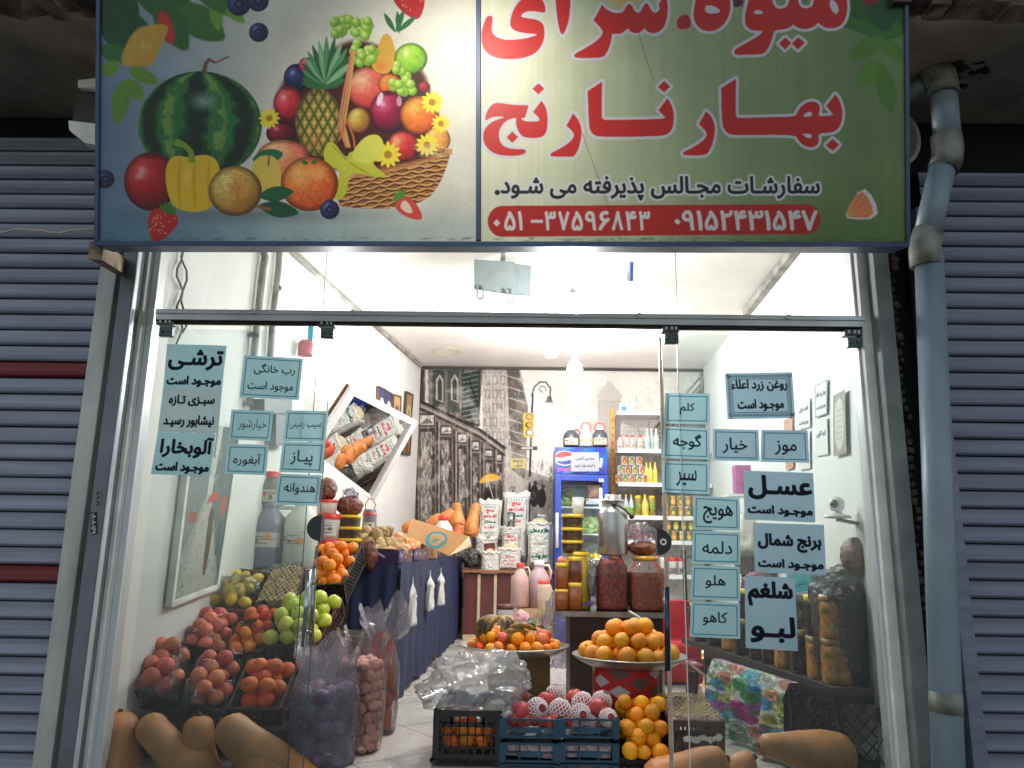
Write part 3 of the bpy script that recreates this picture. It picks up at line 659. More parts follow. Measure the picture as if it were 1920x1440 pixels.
bm = BM(); tube(bm, [p+V((-0.04, 0, 0.02)), p+V((-0.11, 0.02, 0.03))], 0.022, 12); obj('socket', bm, M_cord, t_, world=True)
# sign lamp on an arm above the sign, outside the picture
tgt = PP(880, 255, P(960, 460, 3.1), _f); lp = V((tgt.x+0.02, 2.16, 3.16))
t_ = thing('sign_lamp', 'floodlight on a thin arm lighting the big fruit sign', 'lamp', lp)
dirn = (tgt-lp).normalized(); rt = frame_rot(-dirn)
bm = BM(); lathe(bm, [(0, 0.13), (0.03, 0.13), (0.035, 0.10), (0.075, 0.0), (0.078, -0.005), (0.07, -0.005), (0.03, 0.07), (0, 0.08)], 24); bmesh.ops.transform(bm, matrix=Matrix.Translation(lp) @ rt.to_4x4(), verts=bm.verts); obj('housing', bm, M_dark, t_, world=True)
bm = BM(); tube(bm, [lp-dirn*0.1, lp+V((0, -0.1, 0.3)), lp+V((0, 0.1, 0.75)), V((lp.x, 3.05, 3.9))], 0.014, 10); obj('arm', bm, M_dark, t_, world=True)
ld = bpy.data.lights.new('sign_spot', 'SPOT'); ld.energy = SIGN_LAMP; ld.spot_size = R(116); ld.spot_blend = 1.0; ld.shadow_soft_size = 0.05; ld.color = (1.0, 0.95, 0.82)
lo = bpy.data.objects.new('sign_spot', ld); C.objects.link(lo); lo.matrix_world = Matrix.Translation(lp+dirn*0.02) @ rt.to_4x4(); 
lo.parent = t_; lo.matrix_parent_inverse = Matrix.Translation(lp).inverted()
# ================================================================== THE SIGN
SN = _f.copy(); SP = P(960, 460, 3.1)
sign = thing('shop_sign', 'big printed fruit shop sign with red and black lettering above the glass front', 'shop sign', PP(940, 458, SP, SN))
M_sign = paint_mat('sign_vinyl', 0.45, spec=0.35, dirt=0.12)
LEAF = lambda cx, cy, L, wd, a: [(cx+math.cos(a)*t*L-math.sin(a)*s*wd*math.sin(math.pi*min(1, t*0.94+0.03))**0.8, cy+math.sin(a)*t*L+math.cos(a)*s*wd*math.sin(math.pi*min(1, t*0.94+0.03))**0.8) for t, s in [(k/10, 1) for k in range(11)]+[(k/10, -1) for k in range(10, -1, -1)]]
def leaf(cv, cx, cy, L, wd, a, col, soft=0.0):
    p = LEAF(cx, cy, L, wd, R(a)); cv.poly(p, col, soft=soft)
    cv.line([(cx, cy), (cx+math.cos(R(a))*L*0.95, cy+math.sin(R(a))*L*0.95)], 1.2, np.clip(np.array(col)*1.25, 0, 255), 0.6)
def blueberry(cv, x, y, r):
    cv.ball(x, y, r, r, (96, 104, 160), (44, 50, 104), (22, 22, 52), gl=0.2); cv.ell(x, y-r*0.05, r*0.42, r*0.38, (20, 22, 50)); cv.ell(x, y, r*0.2, r*0.18, (90, 96, 140), 0.8)
def strawberry(cv, x, y, r, a, g=True):
    p = [(0, -0.75), (0.5, -0.85), (0.85, -0.5), (0.8, 0), (0.5, 0.6), (0.1, 1.1), (-0.2, 1.1), (-0.6, 0.6), (-0.85, 0), (-0.85, -0.5), (-0.5, -0.85)]
    c, s = math.cos(R(a)), math.sin(R(a)); T = lambda q: [(x+r*(i*c-j*s), y+r*(i*s+j*c)) for i, j in q]
    cv.poly(T(p), (196, 36, 38), smooth=2); cv.ell(*T([(-0.25, -0.2)])[0], r*0.5, r*0.6, (232, 84, 74), 0.55, soft=1.0)
    for k in range(26):
        i, j = random.uniform(-0.6, 0.6), random.uniform(-0.6, 0.7); cv.ell(*T([(i, j)])[0], 1.3, 1.8, (240, 190, 130), 0.8)
    if g:
        for b in (-150, -115, -80, -45, -20): leaf(cv, *T([(0, -0.72)])[0], r*0.6, r*0.14, a+b, (60, 120, 40))
def apple(cv, x, y, rx, ry, hi, mid, lo, stem=True):
    cv.ball(x, y, rx, ry, hi, mid, lo, gl=0.5); cv.ell(x, y-ry*0.86, rx*0.4, ry*0.14, np.array(lo)*0.8, 0.7, soft=0.8)
    if stem: cv.line([(x, y-ry*0.82), (x+3, y-ry*1.1)], 3, (90, 40, 26))
random.seed(11)
# ---------------- left panel: the fruit picture
cv = Canvas(187, -110, 893, 453, k=0.85, col=(226, 222, 210))
g = np.clip((cv.X-187)/320, 0, 1)[..., None]; cv.a = np.array((104, 130, 160))*(1-g)+np.array((228, 224, 208))*g
g = np.clip((cv.Y-370)/60, 0, 1)[..., None]*np.clip(1-(cv.X-187)/900, 0.1, 1)[..., None]; cv.a = cv.a*(1-g*0.75)+np.array((84, 138, 160))*g*0.75
cv.grain(0.05, 40, 3); cv.ell(470, 402, 330, 26, (70, 84, 92), 0.55, soft=1.0)
for x, y, L, wd, a, c_ in ((250, -20, 120, 34, 20, (40, 92, 36)), (330, 10, 110, 30, 35, (58, 110, 40)), (240, 20, 110, 34, 75, (26, 80, 40)), (290, -10, 120, 28, 60, (46, 100, 44)), (380, -30, 90, 26, 40, (90, 140, 44)), (187, 30, 100, 30, 40, (22, 74, 42)), (200, -40, 120, 40, 70, (24, 70, 36)), (400, 0, 60, 12, 80, (110, 160, 50)), (420, 10, 50, 11, 40, (120, 165, 55)), (187, 90, 60, 18, 20, (40, 110, 44)), (360, -80, 120, 30, 60, (60, 112, 46))):
    leaf(cv, x, y, L, wd, a, c_, soft=1.5)
cv.poly([(294, 22), (312, 20), (326, 50), (330, 76), (318, 84), (300, 70)], (206, 40, 40), smooth=2, soft=1.5)
cv.poly([(248, 62), (268, 48), (318, 44), (312, 70), (296, 100), (284, 126), (230, 126), (227, 104)], (206, 160, 52), smooth=1, soft=1)
for k in range(12): cv.ell(random.uniform(240, 300), random.uniform(56, 115), 9, 5, (232, 190, 80), 0.5, rot=random.random()*3, soft=1)
for x, y, L, wd, a in ((224, 116, 40, 14, 145), (242, 130, 60, 13, 25), (234, 150, 84, 17, 100), (236, 150, 48, 15, 50)): leaf(cv, x, y, L, wd, a, (104, 150, 46), soft=0.6)
for q in ((448, 8, 22), (484, 2, 20), (485, 61, 18)): blueberry(cv, *q)
strawberry(cv, 770, -4, 38, -20)
# watermelon
m, NX, NY = cv.ell(375, 234, 116, 100, (40, 116, 54)); nzz = vnoise(cv.H, cv.W, 16*cv.k, 4, 5)
lon = np.arcsin(np.clip(NX/np.sqrt(np.clip(1-NY**2, 0.02, 1)), -1, 1)); st = np.cos(lon*7+0.5+(nzz-0.5)*2.2)
cv.blend(m*np.clip((st+0.1)*3, 0, 1), (22, 66, 36)); cv.blend(m*np.clip((st-0.45)*4, 0, 1), (10, 40, 26)); cv.blend(m*np.clip((-st-0.7)*5, 0, 1)*np.clip((nzz-0.35)*4, 0, 1), (120, 160, 72))
d = np.clip(np.hypot(NX+0.2, NY+0.35)/1.4, 0, 1); cv.blend(m*np.clip(d-0.6, 0, 1), (4, 18, 12)); cv.ell(380, 190, 34, 24, (190, 214, 200), 0.75, soft=1.0)
cv.line([(383, 134), (386, 120), (392, 112), (404, 118), (428, 107)], [9, 7, 6, 3, 3], (122, 84, 48))
# basket: wicker bowl and handle
m = cv.poly([(640, 330), (845, 280), (838, 310), (824, 345), (800, 376), (740, 392), (660, 390), (630, 385)], (150, 84, 36), smooth=1)
yy = cv.Y+0.16*(cv.X-640)-0.0006*(cv.X-735)**2; nb = vnoise(cv.H, cv.W, 6, 3, 77); wv = np.sin(yy*0.72+1.3*np.sin(cv.X*0.21+np.floor(yy*0.1146)*math.pi)+(nb-.5)*1.6); cv.blend(m*np.clip(wv*1.2+.2, 0, 1), (224, 162, 92), .9); cv.blend(m*np.clip(wv*3-2.1, 0, 1), (250, 206, 140), .8); cv.blend(m*np.clip(-wv*2-0.9, 0, 1), (84, 40, 18)); [cv.line([(640, 326+k), (700, 320+k), (770, 304+k), (846, 280+k)], 3.2, (206-30*(k % 2), 140-20*(k % 2), 78)) for k in (0, 4, 8)]
# fruit in the basket, back to front
cv.poly([(515, 262), (512, 190), (545, 130), (600, 110), (660, 70), (720, 90), (790, 120), (812, 190), (836, 262), (838, 290), (640, 330), (520, 280)], (74, 30, 22), smooth=2, soft=3)
leafs = [(610, 150, 95, 9, a) for a in range(-140, -35, 9)]
for x, y, L, wd, a in ((740, 60, 40, 5, -120), (742, 60, 44, 5, -70), (745, 60, 46, 5, -40), (748, 62, 40, 5, -95)): leaf(cv, x, y, L, wd, a, (50, 110, 66))
apple(cv, 556, 146, 24, 26, (96, 96, 160), (40, 40, 100), (16, 14, 48), False); cv.ball(574, 122, 14, 14, (240, 120, 150), (214, 60, 96), (150, 20, 60))
apple(cv, 540, 194, 27, 32, (250, 130, 120), (222, 48, 60), (130, 12, 30), False); apple(cv, 527, 250, 28, 22, (190, 60, 80), (122, 14, 34), (50, 4, 16), False)
cv.ball(690, 165, 40, 40, (250, 206, 160), (236, 110, 90), (190, 40, 50)); cv.ball(672, 226, 22, 24, (240, 220, 130), (206, 160, 60), (150, 80, 40))
cv.poly([(716, 66), (728, 62), (738, 80), (742, 110), (730, 140), (706, 138), (694, 122), (706, 96)], (222, 168, 66), smooth=2); cv.ell(716, 124, 16, 12, (224, 120, 50), 0.6, soft=1)
cv.ball(770, 110, 31, 29, (214, 238, 120), (150, 206, 50), (96, 150, 30), gl=0.5); cv.ball(730, 158, 22, 20, (250, 170, 90), (240, 120, 50), (190, 70, 30))
apple(cv, 728, 210, 35, 40, (224, 110, 150), (160, 20, 60), (66, 4, 40), False); cv.ell(712, 186, 5, 13, (255, 240, 250), 0.8, rot=0.3); cv.ell(748, 190, 5, 10, (255, 220, 240), 0.6)
cv.ball(786, 216, 36, 36, (255, 190, 90), (245, 130, 40), (206, 80, 24)); cv.ball(795, 164, 11, 11, (200, 60, 80), (150, 20, 40), (90, 8, 20)); cv.ball(820, 262, 24, 24, (250, 214, 120), (240, 168, 70), (206, 120, 40))
cv.ball(755, 274, 30, 28, (250, 150, 110), (220, 50, 60), (150, 20, 30)); cv.ell(742, 268, 10, 18, (246, 220, 120), 0.5, soft=1)
def grapes(pts):
    for x, y in pts: cv.ball(x, y, 8.5, 9, (226, 242, 150), (160, 204, 72), (100, 150, 34), gl=0.5)
grapes([(625+random.uniform(0, 70), 34+random.uniform(0, 30)) for k in range(26)]+[(662+random.uniform(0, 40), 60+random.uniform(0, 58)) for k in range(20)]+[(735+random.uniform(0, 38), 122+random.uniform(0, 55)) for k in range(18)])
# pineapple
m, NX, NY = cv.ell(597, 230, 43, 63, (196, 160, 66)); uu = NX*5+NY*4; vv = -NX*5+NY*4; cell = np.maximum(np.abs((uu % 2)-1), np.abs((vv % 2)-1))
cv.blend(m*np.clip((cell-0.66)*5, 0, 1), (70, 96, 34)); cc = np.hypot((uu % 2)-1, (vv % 2)-1); cv.blend(m*np.clip((0.36-cc)*5, 0, 1), (244, 226, 160)); cv.blend(m*np.clip((np.hypot(NX, NY)-0.6)*1.4, 0, 1)*0.75, (54, 50, 18)); cv.ell(590, 262, 22, 26, (220, 130, 60), 0.4, soft=1)
for k, a in enumerate(list(range(-165, -14, 11))): leaf(cv, 606, 166, 60-abs(a+90)*0.25, 7, a, (52, 112, 64))
for k, a in enumerate(range(-150, -30, 10)): leaf(cv, 612, 158, 92-abs(a+85)*0.6, 6, a, ((84, 148, 96), (44, 100, 60), (130, 180, 130))[k % 3])
# handle, ribbon, flowers
for dx in (-5, 0, 5): cv.line([(652+dx*0.6, 275), (640+dx, 235), (650+dx, 170), (662+dx*0.5, 96)], 4.2, (218, 150+dx*4, 96))
cv.line([(636, 262), (650, 225), (662, 255), (668, 292)], 4, (206, 110, 66))
def flower(x, y, r):
    for k in range(12): leaf(cv, x, y, r, r*0.2, k*30, (244, 220, 60))
    cv.ell(x, y, r*0.3, r*0.3, (190, 130, 40))
for q in ((505, 222, 20), (727, 290, 25), (800, 272, 22), (810, 192, 22), (826, 232, 18)): flower(*q)
cv.poly([(650, 300), (620, 258), (604, 285), (612, 312), (640, 318), (628, 350), (622, 378), (650, 370), (655, 320), (690, 330), (735, 335), (700, 312), (694, 285), (655, 282)], (206, 204, 60), smooth=2)
cv.poly([(652, 300), (680, 256), (712, 250), (722, 280), (700, 310)], (224, 222, 90), smooth=2); cv.line([(650, 300), (625, 275)], 3, (170, 166, 40)); cv.line([(655, 305), (690, 326)], 3, (170, 166, 40))
for k in range(40): cv.line([(random.uniform(770, 840), random.uniform(265, 296)) for _ in range(2)], 0.9, (240, 220, 170), 0.5)
# front row
cv.ball(530, 298, 50, 36, (255, 216, 160), (244, 150, 104), (214, 80, 70)); cv.ell(560, 280, 18, 14, (240, 110, 100), 0.6, soft=1)
leaf(cv, 474, 300, 58, 14, -12, (30, 110, 62)); cv.poly([(470, 316), (480, 296), (500, 290), (520, 296), (530, 330), (520, 362), (480, 366), (474, 340)], (226, 196, 84), smooth=2); cv.line([(503, 310), (505, 292)], 3, (150, 60, 40))
apple(cv, 283, 340, 50, 55, (240, 96, 96), (190, 22, 32), (92, 4, 14)); cv.ell(262, 330, 13, 10, (255, 200, 200), 0.7, soft=0.8)
cv.poly([(312, 305), (330, 290), (355, 296), (375, 290), (400, 292), (414, 315), (412, 360), (395, 392), (370, 398), (345, 396), (322, 385), (310, 345)], (240, 196, 40), smooth=2)
for x in (338, 366, 393): cv.line([(x, 300), (x-3, 340), (x, 390)], [3, 7, 3], (214, 158, 22), 0.6)
cv.ell(352, 330, 10, 26, (255, 236, 130), 0.6, soft=1); cv.line([(360, 300), (358, 284), (346, 272), (334, 268)], [12, 10, 10, 14], (132, 168, 48))
cv.ball(441, 358, 50, 47, (244, 222, 130), (216, 172, 76), (150, 96, 40)); cv.ell(445, 352, 22, 26, (220, 110, 60), 0.6, soft=1.0)
for k in range(150): cv.ell(441+random.gauss(0, 24), 352+random.gauss(0, 24), 0.9, 0.9, (120, 70, 30), 0.6)
cv.ball(580, 345, 54, 51, (255, 190, 110), (240, 120, 44), (206, 70, 24)); cv.ell(600, 325, 20, 20, (255, 206, 140), 0.6, soft=1)
for k in range(240): cv.ell(580+random.gauss(0, 25), 345+random.gauss(0, 24), 0.8, 0.8, (255, 214, 150), 0.5)
leaf(cv, 578, 307, 14, 4, 200, (60, 110, 40)); leaf(cv, 583, 306, 13, 4, -20, (60, 110, 40))
leaf(cv, 486, 368, 64, 14, -8, (26, 96, 58)); leaf(cv, 486, 386, 74, 15, 10, (22, 84, 54)); cv.line([(484, 388), (505, 392)], 6, (170, 84, 54))
strawberry(cv, 304, 420, 33, 20); blueberry(cv, 198, 336, 17); blueberry(cv, 618, 393, 18)
cv.poly([(755, 366), (768, 370), (785, 388), (794, 412), (776, 412), (755, 404), (740, 390), (742, 374)], (226, 76, 62), smooth=2); cv.poly([(756, 374), (766, 380), (776, 400), (762, 400), (748, 388)], (250, 214, 190), smooth=2)
for a in (-140, -100, -60, 170): leaf(cv, 752, 372, 18, 4, a, (90, 140, 50))
gs = vnoise(cv.H, cv.W, 3, 2, 9); cv.a = np.clip(cv.a*(0.97+0.06*gs[..., None]), 0, 255)
for k in range(60):
    x = random.uniform(190, 890); cv.ell(x, 449+random.uniform(-4, 2), random.uniform(3, 14), random.uniform(1, 3.5), (70, 70, 56), 0.35, soft=1)
psheet('fruit_print', cv, SP, SN, M_sign, sign)
# ---------------- right panel: lettering
cv = Canvas(902, -110, 1697, 453, k=0.85, col=(200, 206, 170))
g = np.clip((cv.X-960)/640, 0, 1)[..., None]; cv.a = np.array((226, 226, 198))*(1-g)+np.array((112, 138, 86))*g
g = np.clip((cv.Y-330)/120, 0, 1)[..., None]*np.clip((cv.X-1250)/300, 0, 1)[..., None]; cv.a = cv.a*(1-0.6*g)+np.array((84, 118, 50))*0.6*g
cv.grain(0.05, 60, 4); gs = vnoise(cv.H, 6, 6, 2, 8); vs_ = vnoise(4, cv.W, 4, 3, 18)[:1]; cv.a = np.clip(cv.a*(0.965+0.07*vs_[..., None]), 0, 255)
for x, y, L, wd, a, c_ in ((1690, 20, 120, 30, 170, (44, 110, 36)), (1640, -20, 100, 34, 60, (40, 96, 44)), (1600, 30, 90, 22, 20, (70, 124, 44)), (1697, 60, 100, 24, 190, (50, 116, 40)), (1640, -60, 120, 40, 80, (26, 84, 40)), (1560, -40, 100, 26, 50, (44, 96, 40)), (1655, 72, 70, 17, 150, (84, 132, 40)), (1655, 76, 52, 14, 45, (84, 132, 40)), (1650, 118, 62, 17, 135, (90, 138, 44)), (1652, 122, 90, 18, 78, (80, 128, 40))):
    leaf(cv, x, y, L, wd, a, c_, soft=1.2)
cv.ell(1170, -6, 40, 26, (230, 180, 60), 0.7, soft=0.8); cv.ell(1632, 0, 16, 9, (150, 26, 30)); cv.ell(1380, 4, 14, 10, (90, 30, 60))
cv.poly([(1268, 42), (1276, 30), (1290, 27), (1296, 40), (1294, 54), (1272, 56)], (190, 30, 36), smooth=1)
A_ = lambda pts: [(890+x/4.5, y/4.5) for x, y in pts]; B_ = lambda pts: [(1270+x/4.5, y/4.5) for x, y in pts]
LET = [A_(q) for q in (
 [(600,100),(590,110),(480,92),(420,105),(388,140),(420,152),(520,165),(580,195),(595,280),(580,360),(540,430),(470,475),(380,497),(280,503),(180,490),(110,455),(70,400),(58,330),(65,240),(95,160),(120,132),(150,138),(155,170),(145,240),(150,280),(190,320),(260,338),(340,338),(440,325),(530,297),(520,288),(420,282),(340,262),(305,230),(300,190),(320,100),(370,20),(430,-30),(500,-45),(560,-20),(595,40)],
 [(672,-200),(690,100),(715,250),(738,300),(765,270),(795,180),(808,80),(815,-200)],
 [(1075,42),(1075,42),(1110,80),(1170,110),(1230,115),(1265,90),(1285,45),(1305,35),(1330,50),(1345,90),(1375,112),(1405,100),(1420,60),(1440,30),(1465,32),(1480,70),(1505,108),(1540,108),(1562,80),(1560,50),(1550,38),(1600,-30),(1620,-20),(1633,60),(1625,150),(1600,230),(1560,270),(1510,285),(1460,270),(1435,238),(1435,238),(1405,272),(1365,285),(1320,272),(1292,240),(1292,240),(1260,272),(1220,290),(1160,288),(1160,288),(1155,340),(1135,410),(1105,465),(1075,490),(860,493),(838,475),(845,455),(950,400),(1040,340),(1088,280),(1070,240),(1003,172),(1003,172),(1040,110)],
 [(540,704),(540,704),(590,750),(590,750),(540,798),(540,798),(490,750),(490,750)],
 [(565,850),(565,850),(600,900),(617,970),(617,1050),(610,1110),(585,1150),(540,1165),(450,1165),(400,1150),(365,1100),(352,1050),(353,995),(353,995),(300,1003),(250,1035),(215,1085),(205,1140),(212,1190),(240,1230),(290,1252),(360,1260),(420,1258),(437,1275),(425,1300),(370,1313),(280,1317),(190,1305),(120,1265),(82,1210),(72,1150),(85,1090),(130,1040),(190,1010),(265,988),(200,982),(140,990),(100,1020),(90,1010),(100,960),(125,905),(165,872),(210,868),(280,880),(360,888),(457,890),(457,890),(450,920),(425,995),(425,995),(390,998),(410,1018),(450,1027),(540,1025),(550,1012),(540,990),(495,945),(495,945)],
 [(320,1110),(320,1110),(370,1158),(370,1158),(320,1206),(320,1206),(272,1158),(272,1158)],
 [(832,958),(832,958),(870,1000),(898,1060),(905,1120),(895,1200),(870,1280),(835,1323),(835,1323),(650,1323),(640,1305),(650,1290),(740,1245),(810,1195),(843,1150),(830,1110),(775,1062),(775,1062)],
 [(1600,684),(1600,684),(1650,732),(1650,732),(1600,780),(1600,780),(1547,735),(1547,735)],
 [(1077,690),(1077,690),(1072,980),(1080,1005),(1110,1015),(1600,1005),(1608,990),(1590,970),(1552,930),(1552,930),(1627,830),(1627,830),(1660,880),(1680,950),(1682,1010),(1672,1080),(1640,1130),(1560,1152),(1060,1157),(1010,1142),(980,1110),(965,1060),(955,770),(955,770)])]
LETB = [(B_(q), [B_(h) for h in hs]) for q, hs in (
 ([(160,-30),(140,80),(135,150),(160,215),(210,255),(270,268),(330,255),(390,215),(430,150),(452,70),(440,-30),(380,-90),(250,-100)], [[(230,80),(240,50),(270,45),(320,55),(365,90),(355,110),(300,118),(250,112)]]),
 ([(610,-30),(580,80),(568,150),(575,215),(610,250),(660,262),(728,262),(690,300),(600,355),(490,415),(478,440),(490,463),(530,465),(700,460),(735,450),(770,405),(800,330),(815,258),(880,252),(940,240),(978,208),(978,208),(1005,232),(1060,248),(1120,242),(1160,222),(1188,192),(1188,192),(1210,215),(1260,240),(1310,242),(1370,225),(1410,180),(1432,110),(1435,20),(1410,-60),(1330,-110),(1260,-90),(1220,-20),(1150,-10),(1145,50),(1110,70),(1060,72),(1030,50),(1010,-20),(1000,-60),(960,-60),(945,0),(930,55),(890,75),(845,75),(815,50),(800,0),(780,-60),(700,-90)], [[(640,110),(655,90),(685,85),(715,95),(728,112),(700,123),(660,122)], [(1280,20),(1300,0),(1330,10),(1355,50),(1362,90),(1345,120),(1320,115),(1290,70)]]),
 ([(910,318)]*2+[(960,362)]*2+[(910,420)]*2+[(857,370)]*2, []), ([(1020,316)]*2+[(1075,360)]*2+[(1020,420)]*2+[(965,370)]*2, []),
 ([(495,665),(495,665),(492,970),(500,990),(520,998),(760,990),(1000,985),(1010,950),(1040,900),(1090,865),(1140,855),(1185,870),(1203,905),(1200,940),(1185,985),(1310,975),(1315,965),(1255,895),(1255,895),(1332,797),(1332,797),(1370,850),(1392,930),(1390,1000),(1375,1060),(1340,1105),(1280,1122),(1185,1128),(1195,1170),(1190,1210),(1160,1240),(1115,1245),(1060,1225),(1020,1185),(995,1135),(480,1142),(430,1130),(395,1095),(378,1040),(370,745),(370,745)], [[(1055,990),(1075,960),(1110,942),(1135,950),(1140,970),(1125,985)], [(1052,1128),(1120,1128),(1138,1145),(1125,1168),(1095,1165),(1070,1150)]]),
 ([(1310,1172)]*2+[(1365,1222)]*2+[(1310,1275)]*2+[(1253,1225)]*2, []),
 ([(243,940),(243,940),(285,980),(312,1040),(320,1100),(305,1190),(275,1270),(240,1312),(55,1312),(45,1295),(60,1280),(150,1235),(220,1185),(252,1145),(240,1105),(183,1048),(183,1048)], []))]
al = [(q, []) for q in LET]+LETB; RED_ = (206, 36, 32); HAL = (216, 216, 222)
halo = np.zeros((cv.H, cv.W)); body = np.zeros((cv.H, cv.W))
for q, hs in al:
    q = chaikin(q, 2); mm = cv.mask([q]); hm = cv.mask([q], 5.5)
    hol = np.zeros_like(mm)
    for h in hs: hol = np.maximum(hol, cv.mask([chaikin(h, 2)]))
    body = np.maximum(body, mm*(1-hol)); halo = np.maximum(halo, hm)
cv.blend(halo, HAL); cv.blend(body, RED_)
# order line, dot, and the telephone pill
T1 = 'سفارشـات مجـالس پذیرفته می شـود'
cv.text(T1, (940, 331, 1536, 375), (26, 24, 34), bold=1.3, halo=(222, 222, 224), hw=4); cv.ell(933, 361, 5, 5, (26, 24, 34))
cv.poly([(942, 386)]+[(1512+27*math.cos(t), 411+28*math.sin(t)) for t in np.linspace(-1.57, 1.57, 14)]+[(942, 444)]+[(942-27*math.cos(t), 415+29*math.sin(t)) for t in np.linspace(1.57, -1.57, 14)], (190, 38, 36))
cv.text('۰۹۱۵۲۴۳۱۵۴۷', (1266, 395, 1532, 431), (226, 222, 220), bold=1.6); 
for k, ch in enumerate('۰۵۱-۳۷۵۹۶۸۴۳'):
    x = 919+25.2*k
    if ch == '-': cv.rect(x+1, 412, x+24, 418, (226, 222, 220))
    elif ch == '۰': cv.poly([(x+6, 418), (x+13, 411), (x+20, 418), (x+13, 425)], (226, 222, 220))
    else: cv.text(ch, (x+3, 397, x+(10 if ch == '۱' else 22), 431), (226, 222, 220), bold=1.5)
# citrus wedge and hairline scratches
cv.poly([(1616, 348), (1640, 372), (1648, 410), (1590, 412), (1584, 400)], (232, 226, 222), smooth=1); cv.poly([(1612, 354), (1632, 376), (1639, 408), (1592, 408), (1586, 400)], (236, 140, 78), smooth=1)
for a in (0.2, 0.55, 0.9, 1.2): cv.line([(1590, 405), (1590+50*math.cos(a), 405-50*math.sin(a))], 1.2, (250, 190, 140), 0.7)
cv.line([(1188, 30), (1215, 120), (1226, 150)], 1.3, (60, 60, 50), 0.5); cv.line([(1092, 250), (1164, 450)], 1.3, (60, 60, 50), 0.5)
for k in range(25):
    x, y = random.uniform(910, 1690), random.uniform(20, 440); cv.line([(x, y), (x+random.uniform(-1, 1), y+random.uniform(2, 9))], 1.2, (70, 70, 56), 0.35)
for k in range(60): cv.ell(random.uniform(905, 1690), 450+random.uniform(-4, 2), random.uniform(3, 14), random.uniform(1, 3.5), (60, 66, 40), 0.4, soft=1)
psheet('lettering_print', cv, SP, SN, M_sign, sign)
# frame rails, back box
M_sfr = mat('sign_frame_blue', (58, 74, 104), 0.45, 0.2, var=0.12, scale=6)
def srail(q0, q1, wpx, dp_=0.05, fo=0.012):
    a, b_ = PP(*q0, SP, SN), PP(*q1, SP, SN); wd = S(wpx, 3.1); bm = BM(); d = (b_-a)
    side = d.normalized().cross(SN); rot = Matrix((side, SN, d.normalized())).transposed()
    box(bm, (a+b_)/2+SN*(dp_/2-fo), (wd, dp_, d.length), rot, bevel=0.002); obj('frame_rail', bm, M_sfr, sign, world=True)
srail((178, 457), (1703, 459), 10, 0.16); srail((183, 452), (187, -115), 8, 0.16); srail((1701, 454), (1697, -115), 8, 0.16); srail((897, 451), (897, -115), 9, 0.05)
bm = BM(); c_ = [PP(x, y, SP+SN*0.03, SN) for x, y in ((188, 452), (1696, 454), (1694, -112), (190, -112))]; prism(bm, c_, SN*0.10); obj('backing', bm, M_dark, sign, world=True)
# ================================================================== NOTICES ON THE GLASS
M_paper = paint_mat('notice_paper', 0.75, transl=0.5, spec=0.2)
BLUE = (170, 206, 214); PALE = (164, 190, 206); GRY = (182, 198, 202); INK = (22, 26, 34)
def notice(corners, lines, border, paper, label, Y=3.702, deco=False, bold=1.0, m=None, group='paper notices stuck on the shop glass', seed=0):
    """corners: photo px of tl,tr,br,bl. lines: (text, x0,y0,x1,y1 fractions, bold)"""
    tl, tr, br_, bl = [P(*q, Y) for q in corners]; wpx = corners[1][0]-corners[0][0]; hpx = corners[3][1]-corners[0][1]
    cv = Canvas(0, 0, wpx, hpx, k=1.15, col=paper); cv.grain(0.035, 40, seed+20)
    if border: cv.frame(6, 6, wpx-6, hpx-6, 1.6, (48, 100, 124))
    if deco:
        for k in range(int(wpx/5)):
            for yy in (7, hpx-7): cv.line([(4+k*5, yy-2), (7+k*5, yy+2)], 2.0, (38, 50, 66))
        for k in range(int(hpx/5)):
            for xx in (7, wpx-7): cv.line([(xx-2, 4+k*5), (xx+2, 7+k*5)], 2.0, (38, 50, 66))
        cv.frame(12, 12, wpx-12, hpx-12, 1, (38, 50, 66))
    for tx, x0, y0, x1, y1, bo in lines: cv.text(tx, (x0*wpx, y0*hpx, x1*wpx, y1*hpx), INK, bold=bo)
    t_ = thing('paper_notice', label, 'notice', (tl+tr+br_+bl)/4, group)
    f = lambda x, y: (tl.lerp(tr, x/wpx)).lerp(bl.lerp(br_, x/wpx), y/hpx)+V((0, 0.0015*math.sin(x*0.05+y*0.02+seed), 0))
    sheet('paper', cv, f, m or M_paper, t_)
    for x, y in ((0.5*wpx, 2), (0.5*wpx, hpx-2)):
        if random.random() < 0.4: continue
    return t_
OK_ = 'موجـود است'
N = notice
N([(313, 645), (425, 648), (416, 729), (306, 728)], [('ترشـی', .06, .13, .95, .57, 1.6), (OK_, .06, .72, .96, .95, 1.2)], 0, BLUE, 'topmost sheet of the left notice column with big bold lettering', seed=1)
N([(306, 728), (416, 729), (409, 811), (296, 810)], [('سبـزی تـازه', .13, .16, .88, .40, 1.1), ('نیشابور رسیـد', .08, .62, .90, .88, 1.1)], 0, GRY, 'greyer middle sheet of the tall left notice column', seed=2)
N([(296, 810), (404, 813), (394, 893), (283, 889)], [('آلوبخارا', .10, .12, .97, .58, 1.5), (OK_, .07, .70, .95, .95, 1.2)], 0, BLUE, 'bottom sheet of the left notice column with big bold lettering', seed=3)
N([(458, 666), (569, 672), (560, 750), (449, 745)], [('رب خانگی', .20, .18, .88, .44, .35), ('موجود است', .12, .60, .88, .84, .35)], 1, BLUE, 'wide two line notice hanging in front of the grey pipes', seed=4)
N([(434, 768), (513, 770), (507, 827), (428, 824)], [('خیارشور', .20, .30, .86, .66, .25)], 1, BLUE, 'small notice under the wide two line notice, upper of two', seed=5)
N([(427, 832), (504, 834), (499, 891), (421, 888)], [('آبغوره', .18, .32, .84, .72, .4)], 1, BLUE, 'small notice lower of two beside the bottom of the tall column', seed=6)
